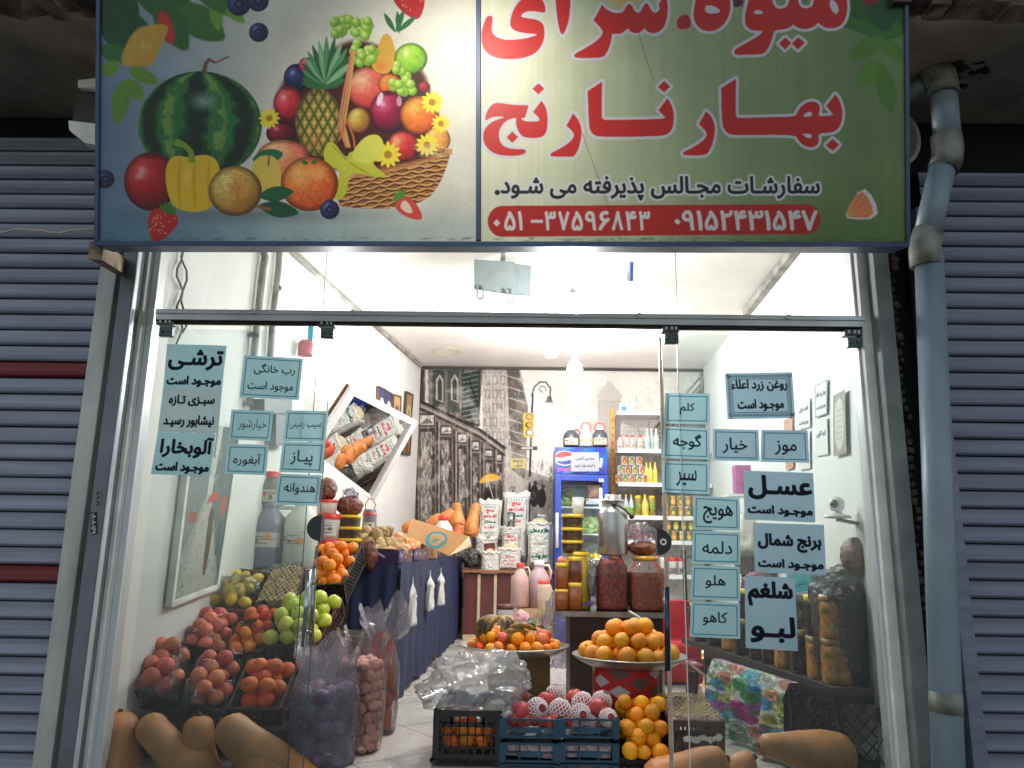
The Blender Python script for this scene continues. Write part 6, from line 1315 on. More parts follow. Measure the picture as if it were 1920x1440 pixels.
# potatoes and onions in the printed carton
M_carton = paint_mat('carton_print', 0.6)
def purple(cv, w_, h):
    cv.a[:] = (46, 34, 76); g_ = random.Random(8)
    for _ in range(int(w_/9)): cv.ell(g_.uniform(0, w_), g_.uniform(0, h), g_.uniform(2, 8), g_.uniform(2, 6), g_.choice([(110, 50, 110), (150, 110, 160), (60, 110, 150), (190, 170, 200), (120, 60, 70)]), .7)
    for x in range(12, int(w_), 60): cv.text('Mehr', (x, h*.25, x+30, h*.62), (214, 206, 224), bold=.5) if False else cv.line([(x, h*.5), (x+8, h*.3), (x+14, h*.6), (x+24, h*.35), (x+32, h*.55)], 2.4, (206, 196, 220))
def carton(label, corners, h, draw, k=40):
    """low printed carton; corners: far-left, near-left, near-right, far-right floor points"""
    fl_, nl_, nr_, fr_ = [V(q) for q in corners]; t_ = thing('printed_carton', label, 'carton', (fl_+nr_)/2)
    for a, b_ in ((nl_, nr_), (nr_, fr_), (fl_, nl_), (fr_, fl_)):
        L = (b_-a).length; cv = Canvas(0, 0, L*200, h*200, k=0.8); draw(cv, cv.x1, cv.y1); out = (b_-a).normalized().cross(V((0, 0, 1)))
        sheet('printed_side', cv, lambda x, y: a.lerp(b_, x/cv.x1)+V((0, 0, h*(1-y/cv.y1)+0.006*math.sin(x*0.05)))+out*(0.006*math.sin(x*.03+1)), M_carton, t_)
        bm = BM(); prism(bm, [a-out*0.004, b_-out*0.004, b_-out*0.004+V((0, 0, h-0.01)), a-out*0.004+V((0, 0, h-0.01))], -out*0.004); obj('inner_wall', bm, M_cardd, t_, world=True)
    return t_
zz = zt(5.6)+0.006
carton('purple printed carton holding the potatoes on the blue table', [(-1.42, 6.35, zz), (-1.20, 5.56, zz), (TX-0.01, 5.53, zz), (TX-0.02, 6.35, zz)], 0.10, purple)
zz2 = zt(7)+0.006
carton('purple printed carton holding the onions on the blue table', [(-1.36, 7.35, zz2), (-1.36, 6.40, zz2), (TX-0.02, 6.40, zz2), (TX-0.02, 7.35, zz2)], 0.10, purple)
def mound(kind, x0, x1, y0, y1, z, h, r, label, group, cat=None, name=None):
    for L in range(4):
        f = 1-L*0.22; cx, cy = (x0+x1)/2, (y0+y1)/2; hx, hy = (x1-x0)/2*f, (y1-y0)/2*f; zl = z+h*L/3
        y = cy-hy
        while y <= cy+hy:
            x = cx-hx+random.uniform(0, r)
            while x <= cx+hx:
                fruit(kind, V((x+random.uniform(-.3, .3)*r, y+random.uniform(-.3, .3)*r, zl+random.uniform(-.2, .3)*r)), r*random.uniform(.85, 1.2), label, cat, group, name); x += r*2.25
            y += r*2.1
mound('potato', -1.28, TX-0.06, 5.62, 6.28, zz+0.09, 0.13, 0.046, 'potato heaped in the purple carton', 'potatoes')
mound('onion', -1.2, TX-0.06, 6.46, 7.28, zz2+0.09, 0.09, 0.042, 'onion heaped in the purple carton behind the potatoes', 'onions')
# brown cardboard box with teal print, jar with red lid, squashes at the table end
def brownbox(cv, w_, h):
    cv.a[:] = (176, 130, 82); cv.grain(.06, 20, 3); cx, cy, r = w_*.56, h*.62, min(w_, h)*.36
    for a in np.linspace(0, 6.28, 40): cv.ell(cx+r*math.cos(a), cy+r*math.sin(a), 3.4, 3.4, (54, 120, 124))
    cv.ell(cx, cy, r*.92, r*.92, (54, 120, 124)); cv.ell(cx, cy, r*.7, r*.7, (176, 130, 82)); cv.poly(LEAF(cx-r*.4, cy+r*.3, r*.9, r*.2, -0.7), (54, 120, 124)); cv.line([(cx-r*.4, cy+r*.4), (cx+r*.4, cy+r*.3)], 2, (54, 120, 124))
    for a in np.linspace(3.5, 5.9, 9): cv.rect(cx+r*.81*math.cos(a)-1.3, cy+r*.81*math.sin(a)-2, cx+r*.81*math.cos(a)+1.3, cy+r*.81*math.sin(a)+2, (196, 160, 110))
bq = [P(772, 972, 7.45), P(880, 1006, 7.75), P(842, 1042, 7.6), P(762, 1006, 7.35)]
t_ = thing('cardboard_box', 'open brown cardboard box with a round teal print on its flap', 'box', (bq[2]+bq[3])/2)
cv = Canvas(0, 0, 110, 50, k=1.3); brownbox(cv, 110, 50); sheet('printed_flap', cv, lambda x, y: bq[0].lerp(bq[1], x/110).lerp(bq[3].lerp(bq[2], x/110), y/50), M_carton, t_)
bm = BM(); zb_ = zt(8)+0.005; prism(bm, [(-1.3, 7.5, zb_), (-0.95, 7.5, zb_), (-0.9, 8.3, zb_), (-1.3, 8.3, zb_)], (0, 0, 0.14)); obj('box_body', bm, M_card, t_, world=True)
bm = BM(); prism(bm, [P(842, 1042, 7.6), P(884, 1024, 7.7), P(880, 1006, 7.75)], (0, 0.01, 0)); prism(bm, [P(838, 1043, 7.6), P(862, 1034, 7.65), P(884, 1020, 7.7), P(860, 1022, 7.9)], (0, 0, 0.004)); obj('inner_flap', bm, mat('carton_pale', (206, 182, 150), .8), t_, world=True)
M_sq2 = mat('squash_orange', (206, 128, 62), 0.45, var=0.1, scale=12, rnd=0.2)
GS2 = 'butternut squashes at the far end of the blue table'
squash('tall orange squash leaning against the dark mural wall', [(893, 950, 8.9), (888, 968, 8.85), (884, 988, 8.8), (884, 996, 8.8)], 8.9, [9, 10, 13, 14], M_sq2, GS2)
squash('pear shaped squash standing behind the jar with the red lid', [(857, 948, 8.6), (857, 960, 8.6), (857, 978, 8.6), (857, 984, 8.6)], 8.6, [8, 9, 15, 14], M_sq2, GS2)
squash('round squash lying behind the cardboard flap', [(846, 960, 8.4), (838, 968, 8.4), (830, 974, 8.4)], 8.4, [8, 11, 12], M_sq2, GS2)
squash('leftmost orange squash showing beyond the cardboard flap', [(822, 970, 8.2), (815, 976, 8.2), (808, 982, 8.2)], 8.2, [8, 10, 10], M_sq2, GS2)
squash('reddish squash showing low beside the tall one', [(862, 990, 8.3), (858, 1000, 8.3), (855, 1010, 8.3)], 8.3, [9, 11, 10], mat('squash_red', (214, 96, 60), .4), GS2)
squash('small squash half hidden by the pale carton flap', [(775, 984, 7.9), (766, 988, 7.9), (760, 992, 7.9)], 7.9, [9, 10, 9], M_sq2, GS2)
vessel('plastic_jar', 'white plastic jar with a red lid lying among the orange squashes', 'jar', 830, 1004, 7.9, 36, 36, [(0, 0), (.95, 0), (1, .1), (.95, .4), (.5, .72), (.42, .8)], F_hdpe, [(.5, .74), (.52, .76), (.52, 1), (0, 1)], M_rlid)
# ---- jugs, tubs and buckets at the left end of the table
M_jblue = mat('jug_bluegrey', (112, 119, 138), 0.35, var=0.05); M_jwhite = mat('jug_milkwhite', (206, 210, 200), 0.4, var=0.03, sss=.1); M_jbrown = mat('jug_smoky', (112, 104, 100), 0.35, var=0.08)
bm = BM(); box(bm, (-1.5, 5.36, 0.43), (0.62, 0.26, 0.86)); tag(origin_to(obj('box_stack', bm, M_stand), (-1.5, 5.36, 0)), 'dark block under the big blue and white jugs', 'block')
ZJ = 0.87
def vz(u, Y, z):
    """pixel row of height z at depth Y under column u"""
    return proj((P(u, 1000, Y).x, Y, z))[1]
vessel('water_jug', 'large blue grey jug of liquid with a small label by the wall', 'jug', 499, vz(499, 5.36, ZJ), 5.36, 62, vz(499, 5.36, ZJ)-945, [(0, 0), (.95, 0), (1, .03), (1, .62), (.92, .74), (.5, .86), (.44, .92)], M_jblue, [(.5, .91), (.5, 1), (0, 1)], M_jblue, band=(.30, .52, (200, 200, 196), 3))
vessel('water_jug', 'large milky white jug with a yellow cap beside the blue grey one', 'jug', 560, vz(560, 5.36, ZJ), 5.36, 62, vz(560, 5.36, ZJ)-940, [(0, 0), (.95, 0), (1, .03), (1, .62), (.92, .74), (.5, .86), (.44, .92)], M_jwhite, [(.5, .91), (.5, 1), (0, 1)], M_ylid, band=(.30, .52, (206, 206, 200), 5))
t_ = vessel('wall_shelf_jug', 'smoky jug with a red cap above the blue grey jug', 'jug', 505, 948, 5.40, 52, 62, [(0, 0), (.95, 0), (1, .05), (1, .5), (.9, .66), (.55, .8), (.5, .86)], M_jbrown, [(.6, .83), (.6, 1), (0, 1)], M_rlid, band=(.1, .45, (196, 190, 170), 9))
p = P(505, 948, 5.40); bm = BM(); box(bm, p+V((0.0, 0.05, -0.012)), (0.34, 0.16, 0.02), bevel=0.003); tag(origin_to(obj('wall_shelf', bm, M_white), p), 'small white shelf carrying the smoky jug with red cap', 'shelf')
M_bucket = mat('bucket_white', (224, 222, 216), 0.4, var=0.03); M_food = mat('dark_preserve', (74, 52, 50), 0.4, var=0.4, scale=60); M_date = mat('date_brown', (122, 70, 52), 0.4, var=0.45, scale=70, bump=0.8, bscale=90)
YB2 = 5.62
zb_ = vz(620, YB2, zt(5.6))
def bucket(u, v0, v1, w_, Y, label, band=True, red=True):
    return vessel('bucket', label, 'bucket', u, v1, Y, w_, v1-v0, TUB, M_bucket, [(1.05, .80), (1.06, .82), (1.06, .98), (.98, 1), (0, 1)], M_rlid if red else M_bucket, 'white buckets behind the high orange crate', band=(.2, .7, (206, 206, 204), int(u)) if band else None)
bucket(617, 1016, 1072, 46, 5.60, 'lowest white bucket behind the crate of bright oranges', True)
bucket(614, 966, 1016, 44, 5.60, 'white bucket with a newsprint label above another bucket', True)
bucket(612, 938, 966, 38, 5.60, 'topmost shallow white bucket with a red rim', False)
blob('nut_bag', 'clear bag of brown nuts on the topmost bucket', 'bag', P(612, 918, 5.58), 0.075, 0.07, 0.085, M_date, amp=0.12, seed=3, part='contents'); 
YT = 5.66; M_tubglass = mat('tub_smoky', (96, 84, 82), 0.25, var=0.25, scale=40, spec=.6)
for k, (v0, v1, lb) in enumerate(((967, 989, 'top'), (989, 1011, 'middle'), (1011, 1033, 'bottom'))):
    vessel('food_tub', lb+' yellow lidded tub of dark preserve under the nut bag', 'tub', 654, v1, YT, 40, v1-v0, [(0, 0), (.9, 0), (.96, .78)], M_tubglass, [(1.02, .76), (1.04, .78), (1.04, .98), (1, 1), (0, 1)], M_ylid, 'yellow lidded tubs behind the high orange crate', sq=.5)
bucket(654, 1033, 1072, 44, YT, 'white bucket carrying three yellow lidded tubs', True)
blob('nut_bag', 'clear knotted bag of brown nuts on the yellow lidded tubs', 'bag', P(656, 949, 5.66), 0.095, 0.08, 0.075, M_date, amp=0.12, seed=7, part='contents')
blob('bag_knot', 'white knotted plastic top of the nut bag on the tubs', 'plastic bag', P(656, 928, 5.66), 0.045, 0.04, 0.04, F_milky, amp=0.6, ridge=.5, seed=5)
vessel('plastic_jug', 'smoky plastic jug with a red handle behind the yellow lidded tubs', 'jug', 691, 1012, 5.9, 26, 62, JAR, mat('jug_grape', (120, 112, 124), .3), [(1.02, .72), (1.02, .78), (0, .78)], M_rlid, band=(.15, .5, (206, 206, 200), 31), handle=('top', M_rlid))
blob('mesh_bag', 'red netted bag of small dark fruit hanging beside the crate', 'bag', P(694, 1042, 5.45), 0.05, 0.045, 0.10, M_date, amp=0.2, seed=13, s=4, part='contents')
# ================================================================== BACK: cabinet with rice sacks
M_mah = mat('cabinet_mahogany', (92, 46, 44), 0.45, var=0.14, scale=6, stretch=(1, 1, 0.2)); M_cream = mat('cabinet_cream', (206, 188, 156), 0.5, var=0.06)
YC = 9.25; xa, xb = P(868, 1140, YC).x, P(1042, 1140, YC).x; zc_ = P(950, 1071, YC).z
t_ = thing('cabinet', 'mahogany brown counter with cream upright strips under the rice sacks', 'cabinet', ((xa+xb)/2, YC, 0))
bm = BM(); box(bm, ((xa+xb)/2, YC+0.33, zc_/2), (xb-xa, 0.62, zc_-0.03)); obj('body', bm, M_mah, t_, world=True)
bm = BM(); box(bm, ((xa+xb)/2, YC+0.31, zc_-0.005), (xb-xa+0.04, 0.70, 0.035), bevel=0.004); obj('counter_top', bm, mat('counter_tan', (140, 96, 70), .5), t_, world=True)
for u in (897, 928, 960, 1000):
    x = P(u, 1140, YC).x; bm = BM(); box(bm, (x, YC+0.012, zc_/2-0.01), (S(5, YC), 0.03, zc_-0.06)); obj('strip', bm, M_cream, t_, world=True)
bm = BM(); box(bm, ((xa+xb)/2, YC+0.012, 0.03), (xb-xa-0.01, 0.035, 0.06)); obj('plinth', bm, M_cream, t_, world=True)
M_sack = paint_mat('sack_print', 0.75, spec=0.2, bump=0.2)
RD = (206, 40, 70); GN = (28, 104, 84)
def sackprint(cv, w_, h, lines, border, mouth):
    cv.a[:] = (228, 228, 222); cv.grain(.05, 18, int(w_*7))
    if border:
        cv.line([(w_*.16, h*.14), (w_*.84, h*.14), (w_*.9, h*.2), (w_*.9, h*.9), (w_*.84, h*.95), (w_*.16, h*.95), (w_*.1, h*.9), (w_*.1, h*.2), (w_*.16, h*.14)], w_*.016, border)
        for k in range(5): cv.ell(w_*(.3+.1*k), h*.19, w_*.025, w_*.025, border)
    for tx, x0, y0, x1, y1, col, bo in lines: cv.text(tx, (x0*w_, y0*h, x1*w_, y1*h), col, bold=bo)
L1 = [('برنج', .32, .24, .66, .34, RD, 1.0), ('کشت دوم', .2, .37, .8, .48, RD, 1.0), ('ممتاز', .24, .52, .76, .60, GN, 1.0), ('عطرب', .28, .64, .70, .74, RD, .6), ('۱۰۰ دانه', .28, .79, .72, .86, GN, .4)]
L2 = [('طارم محلی', .12, .12, .88, .23, GN, 1.2), ('ممتاز', .24, .36, .76, .52, (150, 170, 150), .8), ('عطر بهشت', .16, .68, .84, .80, GN, 1.2), ('دانه بلند', .24, .88, .76, .93, GN, .3)]
L3 = [('برنج', .3, .3, .7, .45, RD, .8), ('کشت دوم', .22, .5, .78, .62, RD, .8), ('معطر', .3, .68, .7, .78, RD, .6)]
def sack(label, u0, v0, u1, v1, Y, lines=None, border=None, open_=False, depth=0.16, tilt=0.0, seed=0, top_in=0.0):
    bl, tr = P(u0, v1, Y), P(u1, v0, Y); wd, h = S(u1-u0, Y), bl.z*0+(P((u0+u1)/2, v0, Y).z-P((u0+u1)/2, v1, Y).z); c = P((u0+u1)/2, v1, Y)
    t_ = thing('rice_sack', label, 'rice sack', c, 'printed rice sacks on the brown counter'); W_, H_ = 64, 60; cv = Canvas(0, 0, 96, 140, k=2.0 if lines else 0.8); sackprint(cv, 96, 140, lines or [], border, open_)
    def f(s, q, back):
        a = (s-0.5)*2; e = (1-abs(a)**3.2)**0.6 if abs(a) < 1 else 0; vq = 1-q; prof = (min(1, vq*7+0.15)**0.6)*(min(1, (1-vq)*5+(0.75 if open_ else 0.05))**0.7)
        wdt = wd*0.5*(1-0.10*math.sin(math.pi*vq)+0.05*fbm(V((vq*3, seed, 0)), 1, 2))*(1 if not open_ else 1-0.0*vq); lean = tilt*vq*h
        y = -depth*0.5*e*prof*(1.0+0.12*fbm(V((s*3+seed, vq*4, 2)), 1, 3))+0.008*fbm(V((s*9, vq*12, seed)), 1, 2)
        top = 0.035*fbm(V((s*3, seed, 5)), 1, 2)*max(0, vq-0.8)*5*(0.6 if open_ else 1.4)
        return c+V((a*wdt+lean, (y if not back else -y*0.9)+depth*0.5, vq*h+top))
    sheet('sack_front', cv, lambda x, y: f(x/96, y/140, False), M_sack, t_)
    cv2 = Canvas(0, 0, 20, 20, k=1.5, col=(226, 226, 220)); sheet('sack_back', cv2, lambda x, y: f(x/20, y/20, True), M_sack, t_)
    if open_:
        bm = BM(); sph(bm, 1, 3)
        for v in bm.verts: v.co = V((v.co.x*wd*0.40, v.co.y*depth*0.42, max(-0.02, v.co.z*0.10)))+c+V((tilt*h, depth*0.5, h-0.025))
        obj('rice', bm, mat('rice_grain', (216, 202, 166), 0.8, var=0.12, scale=160, bump=0.6, bscale=300), t_, smooth=True, world=True)
        bm = BM(); n = 28; tube(bm, [c+V((tilt*h+wd*0.47*math.cos(6.283*k/n), depth*0.5+depth*0.5*math.sin(6.283*k/n), h+0.012*math.sin(k*1.9))) for k in range(n+1)], 0.016, 8, False); obj('rolled_rim', bm, M_bucket, t_, world=True)
    return t_
sack('printed white rice sack standing left behind the open ones', 896, 936, 940, 1012, 9.58, L1, GN, seed=1)
sack('tall printed white rice sack at the back with an eared top', 941, 922, 992, 1002, 9.72, L1, GN, seed=2, tilt=0.02)
sack('wide low white sack under the left printed rice sack', 890, 1004, 934, 1040, 9.52, None, None, seed=3, depth=0.2)
sack('open printed rice sack with rice and a steel scoop', 939, 990, 976, 1044, 9.42, L1, GN, True, seed=4, depth=0.2)
sack('plump white sack wedged behind the open rice sack', 968, 985, 986, 1048, 9.6, None, None, seed=5)
sack('open rice sack with green print standing rightmost of the sacks', 988, 982, 1034, 1064, 9.40, L2, GN, True, seed=6, depth=0.22)
sack('small white sack slumping over the counter edge beside the black box', 900, 1036, 936, 1076, 9.22, None, None, True, seed=7, depth=0.14)
sack('small red printed sack below the open one with the scoop', 934, 1030, 977, 1068, 9.24, L3, None, True, seed=8, depth=0.15)
bm = BM(); p0 = P(958, 988, 9.45); tube(bm, [p0, p0+V((0, 0.02, 0.17))], [0.05, 0.05], 18); o = tag(origin_to(obj('scoop', bm, M_chrome), p0), 'shiny steel scoop standing in the open rice sack', 'scoop')
p0 = P(1014, 985, 9.5); bm = BM(); box(bm, p0+V((0, 0, 0.06)), (0.10, 0.02, 0.13), Matrix.Rotation(0.1, 3, 'Y'), bevel=0.004); tag(origin_to(obj('steel_scoop', bm, mat('scoop_steel', (120, 140, 136), .3, .6)), p0), 'flat metal scoop standing in the green printed sack', 'scoop')
p0 = P(918, 1041, 9.28); bm = BM(); box(bm, p0+V((0, 0, 0.07)), (0.13, 0.06, 0.14), Matrix.Rotation(-0.1, 3, 'Y'), bevel=0.003); tag(origin_to(obj('black_packet', bm, mat('packet_black', (30, 26, 26), .4, var=.4, scale=18, col2=(120, 60, 40))), p0), 'small black packet tucked in the slumping white sack', 'packet')
blob('black_bag', 'crumpled dark plastic bag on the counter left of the sacks', 'plastic bag', P(884, 1047, 9.3)+V((0, 0, 0)), 0.10, 0.10, 0.10, film('bag_dark', (70, 70, 76), gloss=.3, diff=.25, bump=.8, dcol=(70, 70, 80)), amp=.3, ridge=.3, seed=3)
# ---- jugs stacked before the cabinet on a fruit carton
M_pinkm = mat('milk_pink', (208, 172, 164), .4, var=.05); M_lilac = mat('milk_lilac', (184, 158, 166), .4, var=.06); M_peachy = mat('milk_peach', (206, 184, 164), .4, var=.05)
Yj = 7.6; zj = P(1000, 1140, Yj).z
def cartonart(cv, w_, h):
    cv.a[:] = (196, 172, 136); cv.rect(0, 0, w_, h*.28, (190, 166, 128)); cv.rect(0, h*.42, w_, h, (222, 206, 186)); cv.ell(w_*.22, h*.62, w_*.1, h*.22, (60, 40, 36)); cv.poly([(w_*.3, h*.55), (w_*.42, h*.5), (w_*.5, h*.75), (w_*.36, h*.9)], (190, 60, 60), smooth=1)
    cv.poly([(w_*.55, h*.8), (w_*.66, h*.86), (w_*.8, h*.7), (w_*.84, h*.76), (w_*.7, h*.96), (w_*.56, h*.92)], (226, 190, 50), smooth=1); cv.rect(w_*.6, h*.46, w_*.8, h*.56, (206, 60, 60)); cv.rect(w_*.66, h*.58, w_*.7, h*.7, (120, 150, 110))
    for k in range(4): cv.line([(w_*(.52+.1*k), h*.12), (w_*(.56+.1*k), h*.26), (w_*(.6+.1*k), h*.1)], 2, (96, 90, 76))
x0, x1 = P(964, 1180, Yj-.1).x, P(1036, 1180, Yj-.1).x
t_ = thing('fruit_carton', 'tan fruit carton printed with fruit under the milk jugs', 'carton', ((x0+x1)/2, Yj, 0))
cv = Canvas(0, 0, 110, 74, k=1.2); cartonart(cv, 110, 74); sheet('printed_face', cv, lambda x, y: V((x0+(x1-x0)*x/110, Yj-.12, zj*(1-y/74)*1.0)), M_carton, t_)
bm = BM(); box(bm, ((x0+x1)/2, Yj+.06, zj/2), (x1-x0, .34, zj-.004)); obj('body', bm, M_card, t_, world=True)
vessel('milk_jug', 'half full milky jug with a red lid standing on the fruit carton', 'jug', 975, 1137, Yj, 32, 76, JUG, M_pinkm, JUGC, M_rlid, 'jugs of drink on the fruit carton', handle=('side', F_hdpe))
vessel('milk_jug', 'tall lilac jug with a white cap between the two red lidded ones', 'jug', 1010, 1140, Yj+.1, 40, 83, JUG, M_lilac, JUGC, M_wlid, 'jugs of drink on the fruit carton', handle=('side', F_hdpe))
vessel('milk_jug', 'small peach coloured jar with a red lid in front of the lilac jug', 'jug', 1020, 1143, Yj-.06, 28, 50, JAR, M_peachy, [(.72, .80), (.76, .82), (.76, 1), (0, 1)], M_rlid, 'jugs of drink on the fruit carton')
for o in bpy.data.objects:
    pass
YJ2 = 6.6; bm = BM(); zq = P(950, 1172, YJ2).z; box(bm, (P(962, 1172, YJ2).x, YJ2+.05, zq/2), (.34, .3, zq)); tag(origin_to(obj('low_box', bm, M_card), (P(962, 1172, YJ2).x, YJ2, 0)), 'low cardboard box behind the banana tray', 'box')
vessel('pickle_jug', 'white jug with a maroon lid behind the bananas', 'jug', 948, 1172, YJ2, 30, 36, [(0, 0), (.95, 0), (1, .05), (1, .78)], F_hdpe, [(1.04, .76), (1.06, .78), (1.06, .98), (0, 1)], M_blid, handle=('side', F_hdpe))
blob('pink_bag', 'pink filled plastic bag beside the maroon lidded jug', 'plastic bag', P(978, 1166, YJ2), .075, .07, .09, mat('pink_film', (206, 150, 156), .35, var=.1, bump=.5, bscale=20), amp=.15, seed=6)
blob('clear_bag', 'pale crumpled plastic bag hanging beside the dark counter', 'plastic bag', P(1046, 1186, 6.2), .11, .09, .26, F_milky, amp=.3, ridge=.3, seed=16)
# ================================================================== FRIDGE
YFR = 9.1; fx0, fx1 = P(1041, 950, YFR).x, P(1140, 950, YFR).x; fz1 = P(1090, 838, YFR).z
fr = thing('drinks_fridge', 'tall blue glass door drinks fridge with a paper notice on its head', 'fridge', ((fx0+fx1)/2, YFR, 0))
M_fb = mat('fridge_blue', (30, 60, 160), .35, var=.06); M_fin = mat('fridge_inner', (226, 228, 226), .5)
def fpt(name, bm, m): return obj(name, bm, m, fr, world=True)
W2 = (fx1-fx0)/2; fcx = (fx0+fx1)/2; zh = P(1090, 889, YFR).z; zd0 = 0.14
bm = BM()
for c_, s_ in (((fx0+.02, YFR+.35, fz1/2), (.04, .62, fz1)), ((fx1-.02, YFR+.35, fz1/2), (.04, .62, fz1)), ((fcx, YFR+.64, fz1/2), (2*W2-.08, .04, fz1)), ((fcx, YFR+.33, .07), (2*W2-.08, .58, .14)), ((fcx, YFR+.33, (zh+fz1)/2), (2*W2-.08, .58, fz1-zh))): box(bm, c_, s_)
fpt('cabinet_body', bm, M_fb)
bm = BM(); quad(bm, [(fx0+.042, YFR+.615, .142), (fx1-.042, YFR+.615, .142), (fx1-.042, YFR+.615, zh-.003), (fx0+.042, YFR+.615, zh-.003)])
for x in (fx0+.0425, fx1-.0425): quad(bm, [(x, YFR+.05, .142), (x, YFR+.612, .142), (x, YFR+.612, zh-.003), (x, YFR+.05, zh-.003)])
fpt('liner', bm, M_fin)
def headart(cv, w_, h):
    g = cv.X/w_; cv.a = np.stack([24+30*np.sin(g*9+cv.Y*.04)**2, 56+46*np.sin(g*7+cv.Y*.05)**2, 140+50*np.sin(g*6-cv.Y*.04)**2], -1); cv.grain(.3, 14, 3)
    cx, cy, r = w_*.18, h*.42, h*.26; cv.ell(cx, cy, r*1.5, r*1.06, (236, 236, 240)); up = [(cx-r*1.42, cy-r*.1)]+[(cx+r*1.42*math.cos(a), cy-r*math.sin(a)) for a in np.linspace(2.9, .2, 14)]+[(cx+r*.5, cy-r*.3), (cx-r*.4, cy-r*.02)]
    cv.poly(up, (206, 50, 60)); cv.poly([(cx-r*1.4, cy+r*.3), (cx-r*.3, cy+r*.42), (cx+r*.6, cy+r*.2), (cx+r*1.35, cy+r*.3)]+[(cx+r*1.35*math.cos(a), cy+r*.96*math.sin(a)) for a in np.linspace(.3, 2.8, 12)], (30, 60, 150)); cv.text('pepsi', (cx-r*.9, h*.76, cx+r*.9, h*.92), (206, 60, 60), bold=.4)
    cv.poly([(w_*.84, h*.75), (w_*.86, h*.4), (w_*.92, h*.4), (w_*.89, h*.75)], (220, 220, 190))
cv = Canvas(0, 0, 120, 64, k=1.3); headart(cv, 120, 64); sheet('head_panel', cv, lambda x, y: V((fx0+.003+(2*W2-.006)*x/120, YFR+.018, fz1-.005-(fz1-zh-.012)*y/64)), paint_mat('fridge_panel', .25, coat=.4), fr)
bm = BM(); dz = zh-.01
for c_, s_ in (((fx0+.035, YFR, (zd0+dz)/2), (.07, .05, dz-zd0)), ((fx1-.035, YFR, (zd0+dz)/2), (.07, .05, dz-zd0)), ((fcx, YFR, dz-.035), (2*W2-.14, .05, .07)), ((fcx, YFR, zd0+.05), (2*W2-.14, .05, .1))): box(bm, c_, s_, bevel=.004)
dr_ = fpt('door', bm, M_fb)
bm = BM(); quad(bm, [(fx0+.07, YFR, zd0+.1), (fx1-.07, YFR, zd0+.1), (fx1-.07, YFR, dz-.07), (fx0+.07, YFR, dz-.07)]); g_ = obj('door_glass', bm, film('fridge_glass', (246, 250, 250), gloss=.08, diff=.01, rough=.02), dr_); g_.location = -V(fr.location)
bm = BM(); tube(bm, [(fx0+.02, YFR-.05, 1.05), (fx0+.02, YFR-.05, 1.45)], .018, 12); h_ = obj('handle', bm, M_white, dr_); h_.location = -V(fr.location)
bm = BM(); box(bm, (fx1-.075, YFR+.06, (zd0+dz)/2), (.02, .02, dz-zd0-.3)); fpt('light_tube', bm, emit('fridge_light', (236, 246, 255), 14.0))
bm = BM(); box(bm, (P(1127, 901, YFR).x, YFR-.027, P(1127, 901, YFR).z), (S(9, YFR), .004, S(6, YFR))); fpt('energy_label', bm, mat('label_white', (220, 214, 210), .6))
for v in (952, 1002, 1048, 1095):
    z = P(1090, v, YFR+.2).z; bm = BM(); box(bm, (fcx, YFR+.33, z), (2*W2-.1, .5, .016)); fpt('shelf', bm, M_fin)
tlq = [P(1071, 848, YFR-.01), P(1123, 848, YFR-.01), P(1123, 884, YFR-.01), P(1071, 884, YFR-.01)]
cv = Canvas(0, 0, 100, 70, k=1.3, col=(232, 234, 236)); cv.text('مشتری گرامی', (16, 16, 84, 30), (40, 44, 50), bold=.3); cv.text('با لبخند وارد شوید', (12, 42, 86, 56), (40, 44, 50), bold=.3)
t_ = thing('paper_notice', 'white paper taped on the blue head of the fridge', 'notice', tlq[3]); sheet('paper', cv, lambda x, y: tlq[0].lerp(tlq[1], x/100).lerp(tlq[3].lerp(tlq[2], x/100), y/70), M_paper, t_)
# food inside
M_cabg = mat('cabbage_green', (150, 176, 110), .5, var=.25, scale=18, bump=.5, bscale=20); M_ban = mat('banana_skin', (206, 176, 60), .5, var=.2, scale=14, col2=(90, 66, 30)); M_bando = mat('banana_ripe', (182, 148, 66), .5, var=.3, scale=16, col2=(60, 42, 26), thr=.55)
Yi = YFR+.3
for (u, v, rx, rz, lb) in ((1062, 937, .10, .09, 'green cabbage under plastic on the top fridge shelf'), (1106, 985, .12, .10, 'leafy green cabbage on the middle fridge shelf, right'), (1100, 995, .09, .06, 'pale lettuce head lying on the middle fridge shelf')):
    p = P(u, v, Yi); blob('cabbage', lb, 'cabbage', p, rx, .10, rz, M_cabg, amp=.25, s=3, ridge=.3, seed=u)
blob('plastic_bag', 'crumpled plastic over the bananas in the fridge', 'plastic bag', P(1078, 925, Yi-.05), .16, .1, .07, F_clear, amp=.3, ridge=.35, seed=24)
blob('plastic_bag', 'clear bag on the low shelf inside the fridge', 'plastic bag', P(1110, 1030, Yi-.05), .13, .1, .09, F_clear, amp=.3, ridge=.35, seed=25)
def banana(p, L, a0, rot, m, label, group, r=None):
    bm = BM(); r = r or L*.11; pts = []; n = 14
    for k in range(n+1):
        t = k/n; a = (t-.5)*1.5; pts.append(V((L*.62*math.sin(a), 0, L*.62*(1-math.cos(a))*-1)))
    rs = [r*(.28 if k == 0 else .35 if k == 1 else .45 if k == n else min(1, .55+.9*math.sin(math.pi*k/n))) for k in range(n+1)]; tube(bm, pts, rs, 6)
    o = obj('banana', bm, m); o.location = p; o.rotation_euler = rot; return tag(o, label, 'banana', group)
for k in range(6): banana(P(1070+6*k, 938, Yi-.06), .15, 0, (0.2*k-.6, .2, 1.2+.12*k), M_ban, 'yellow banana in the lit fridge', 'bananas in the fridge')
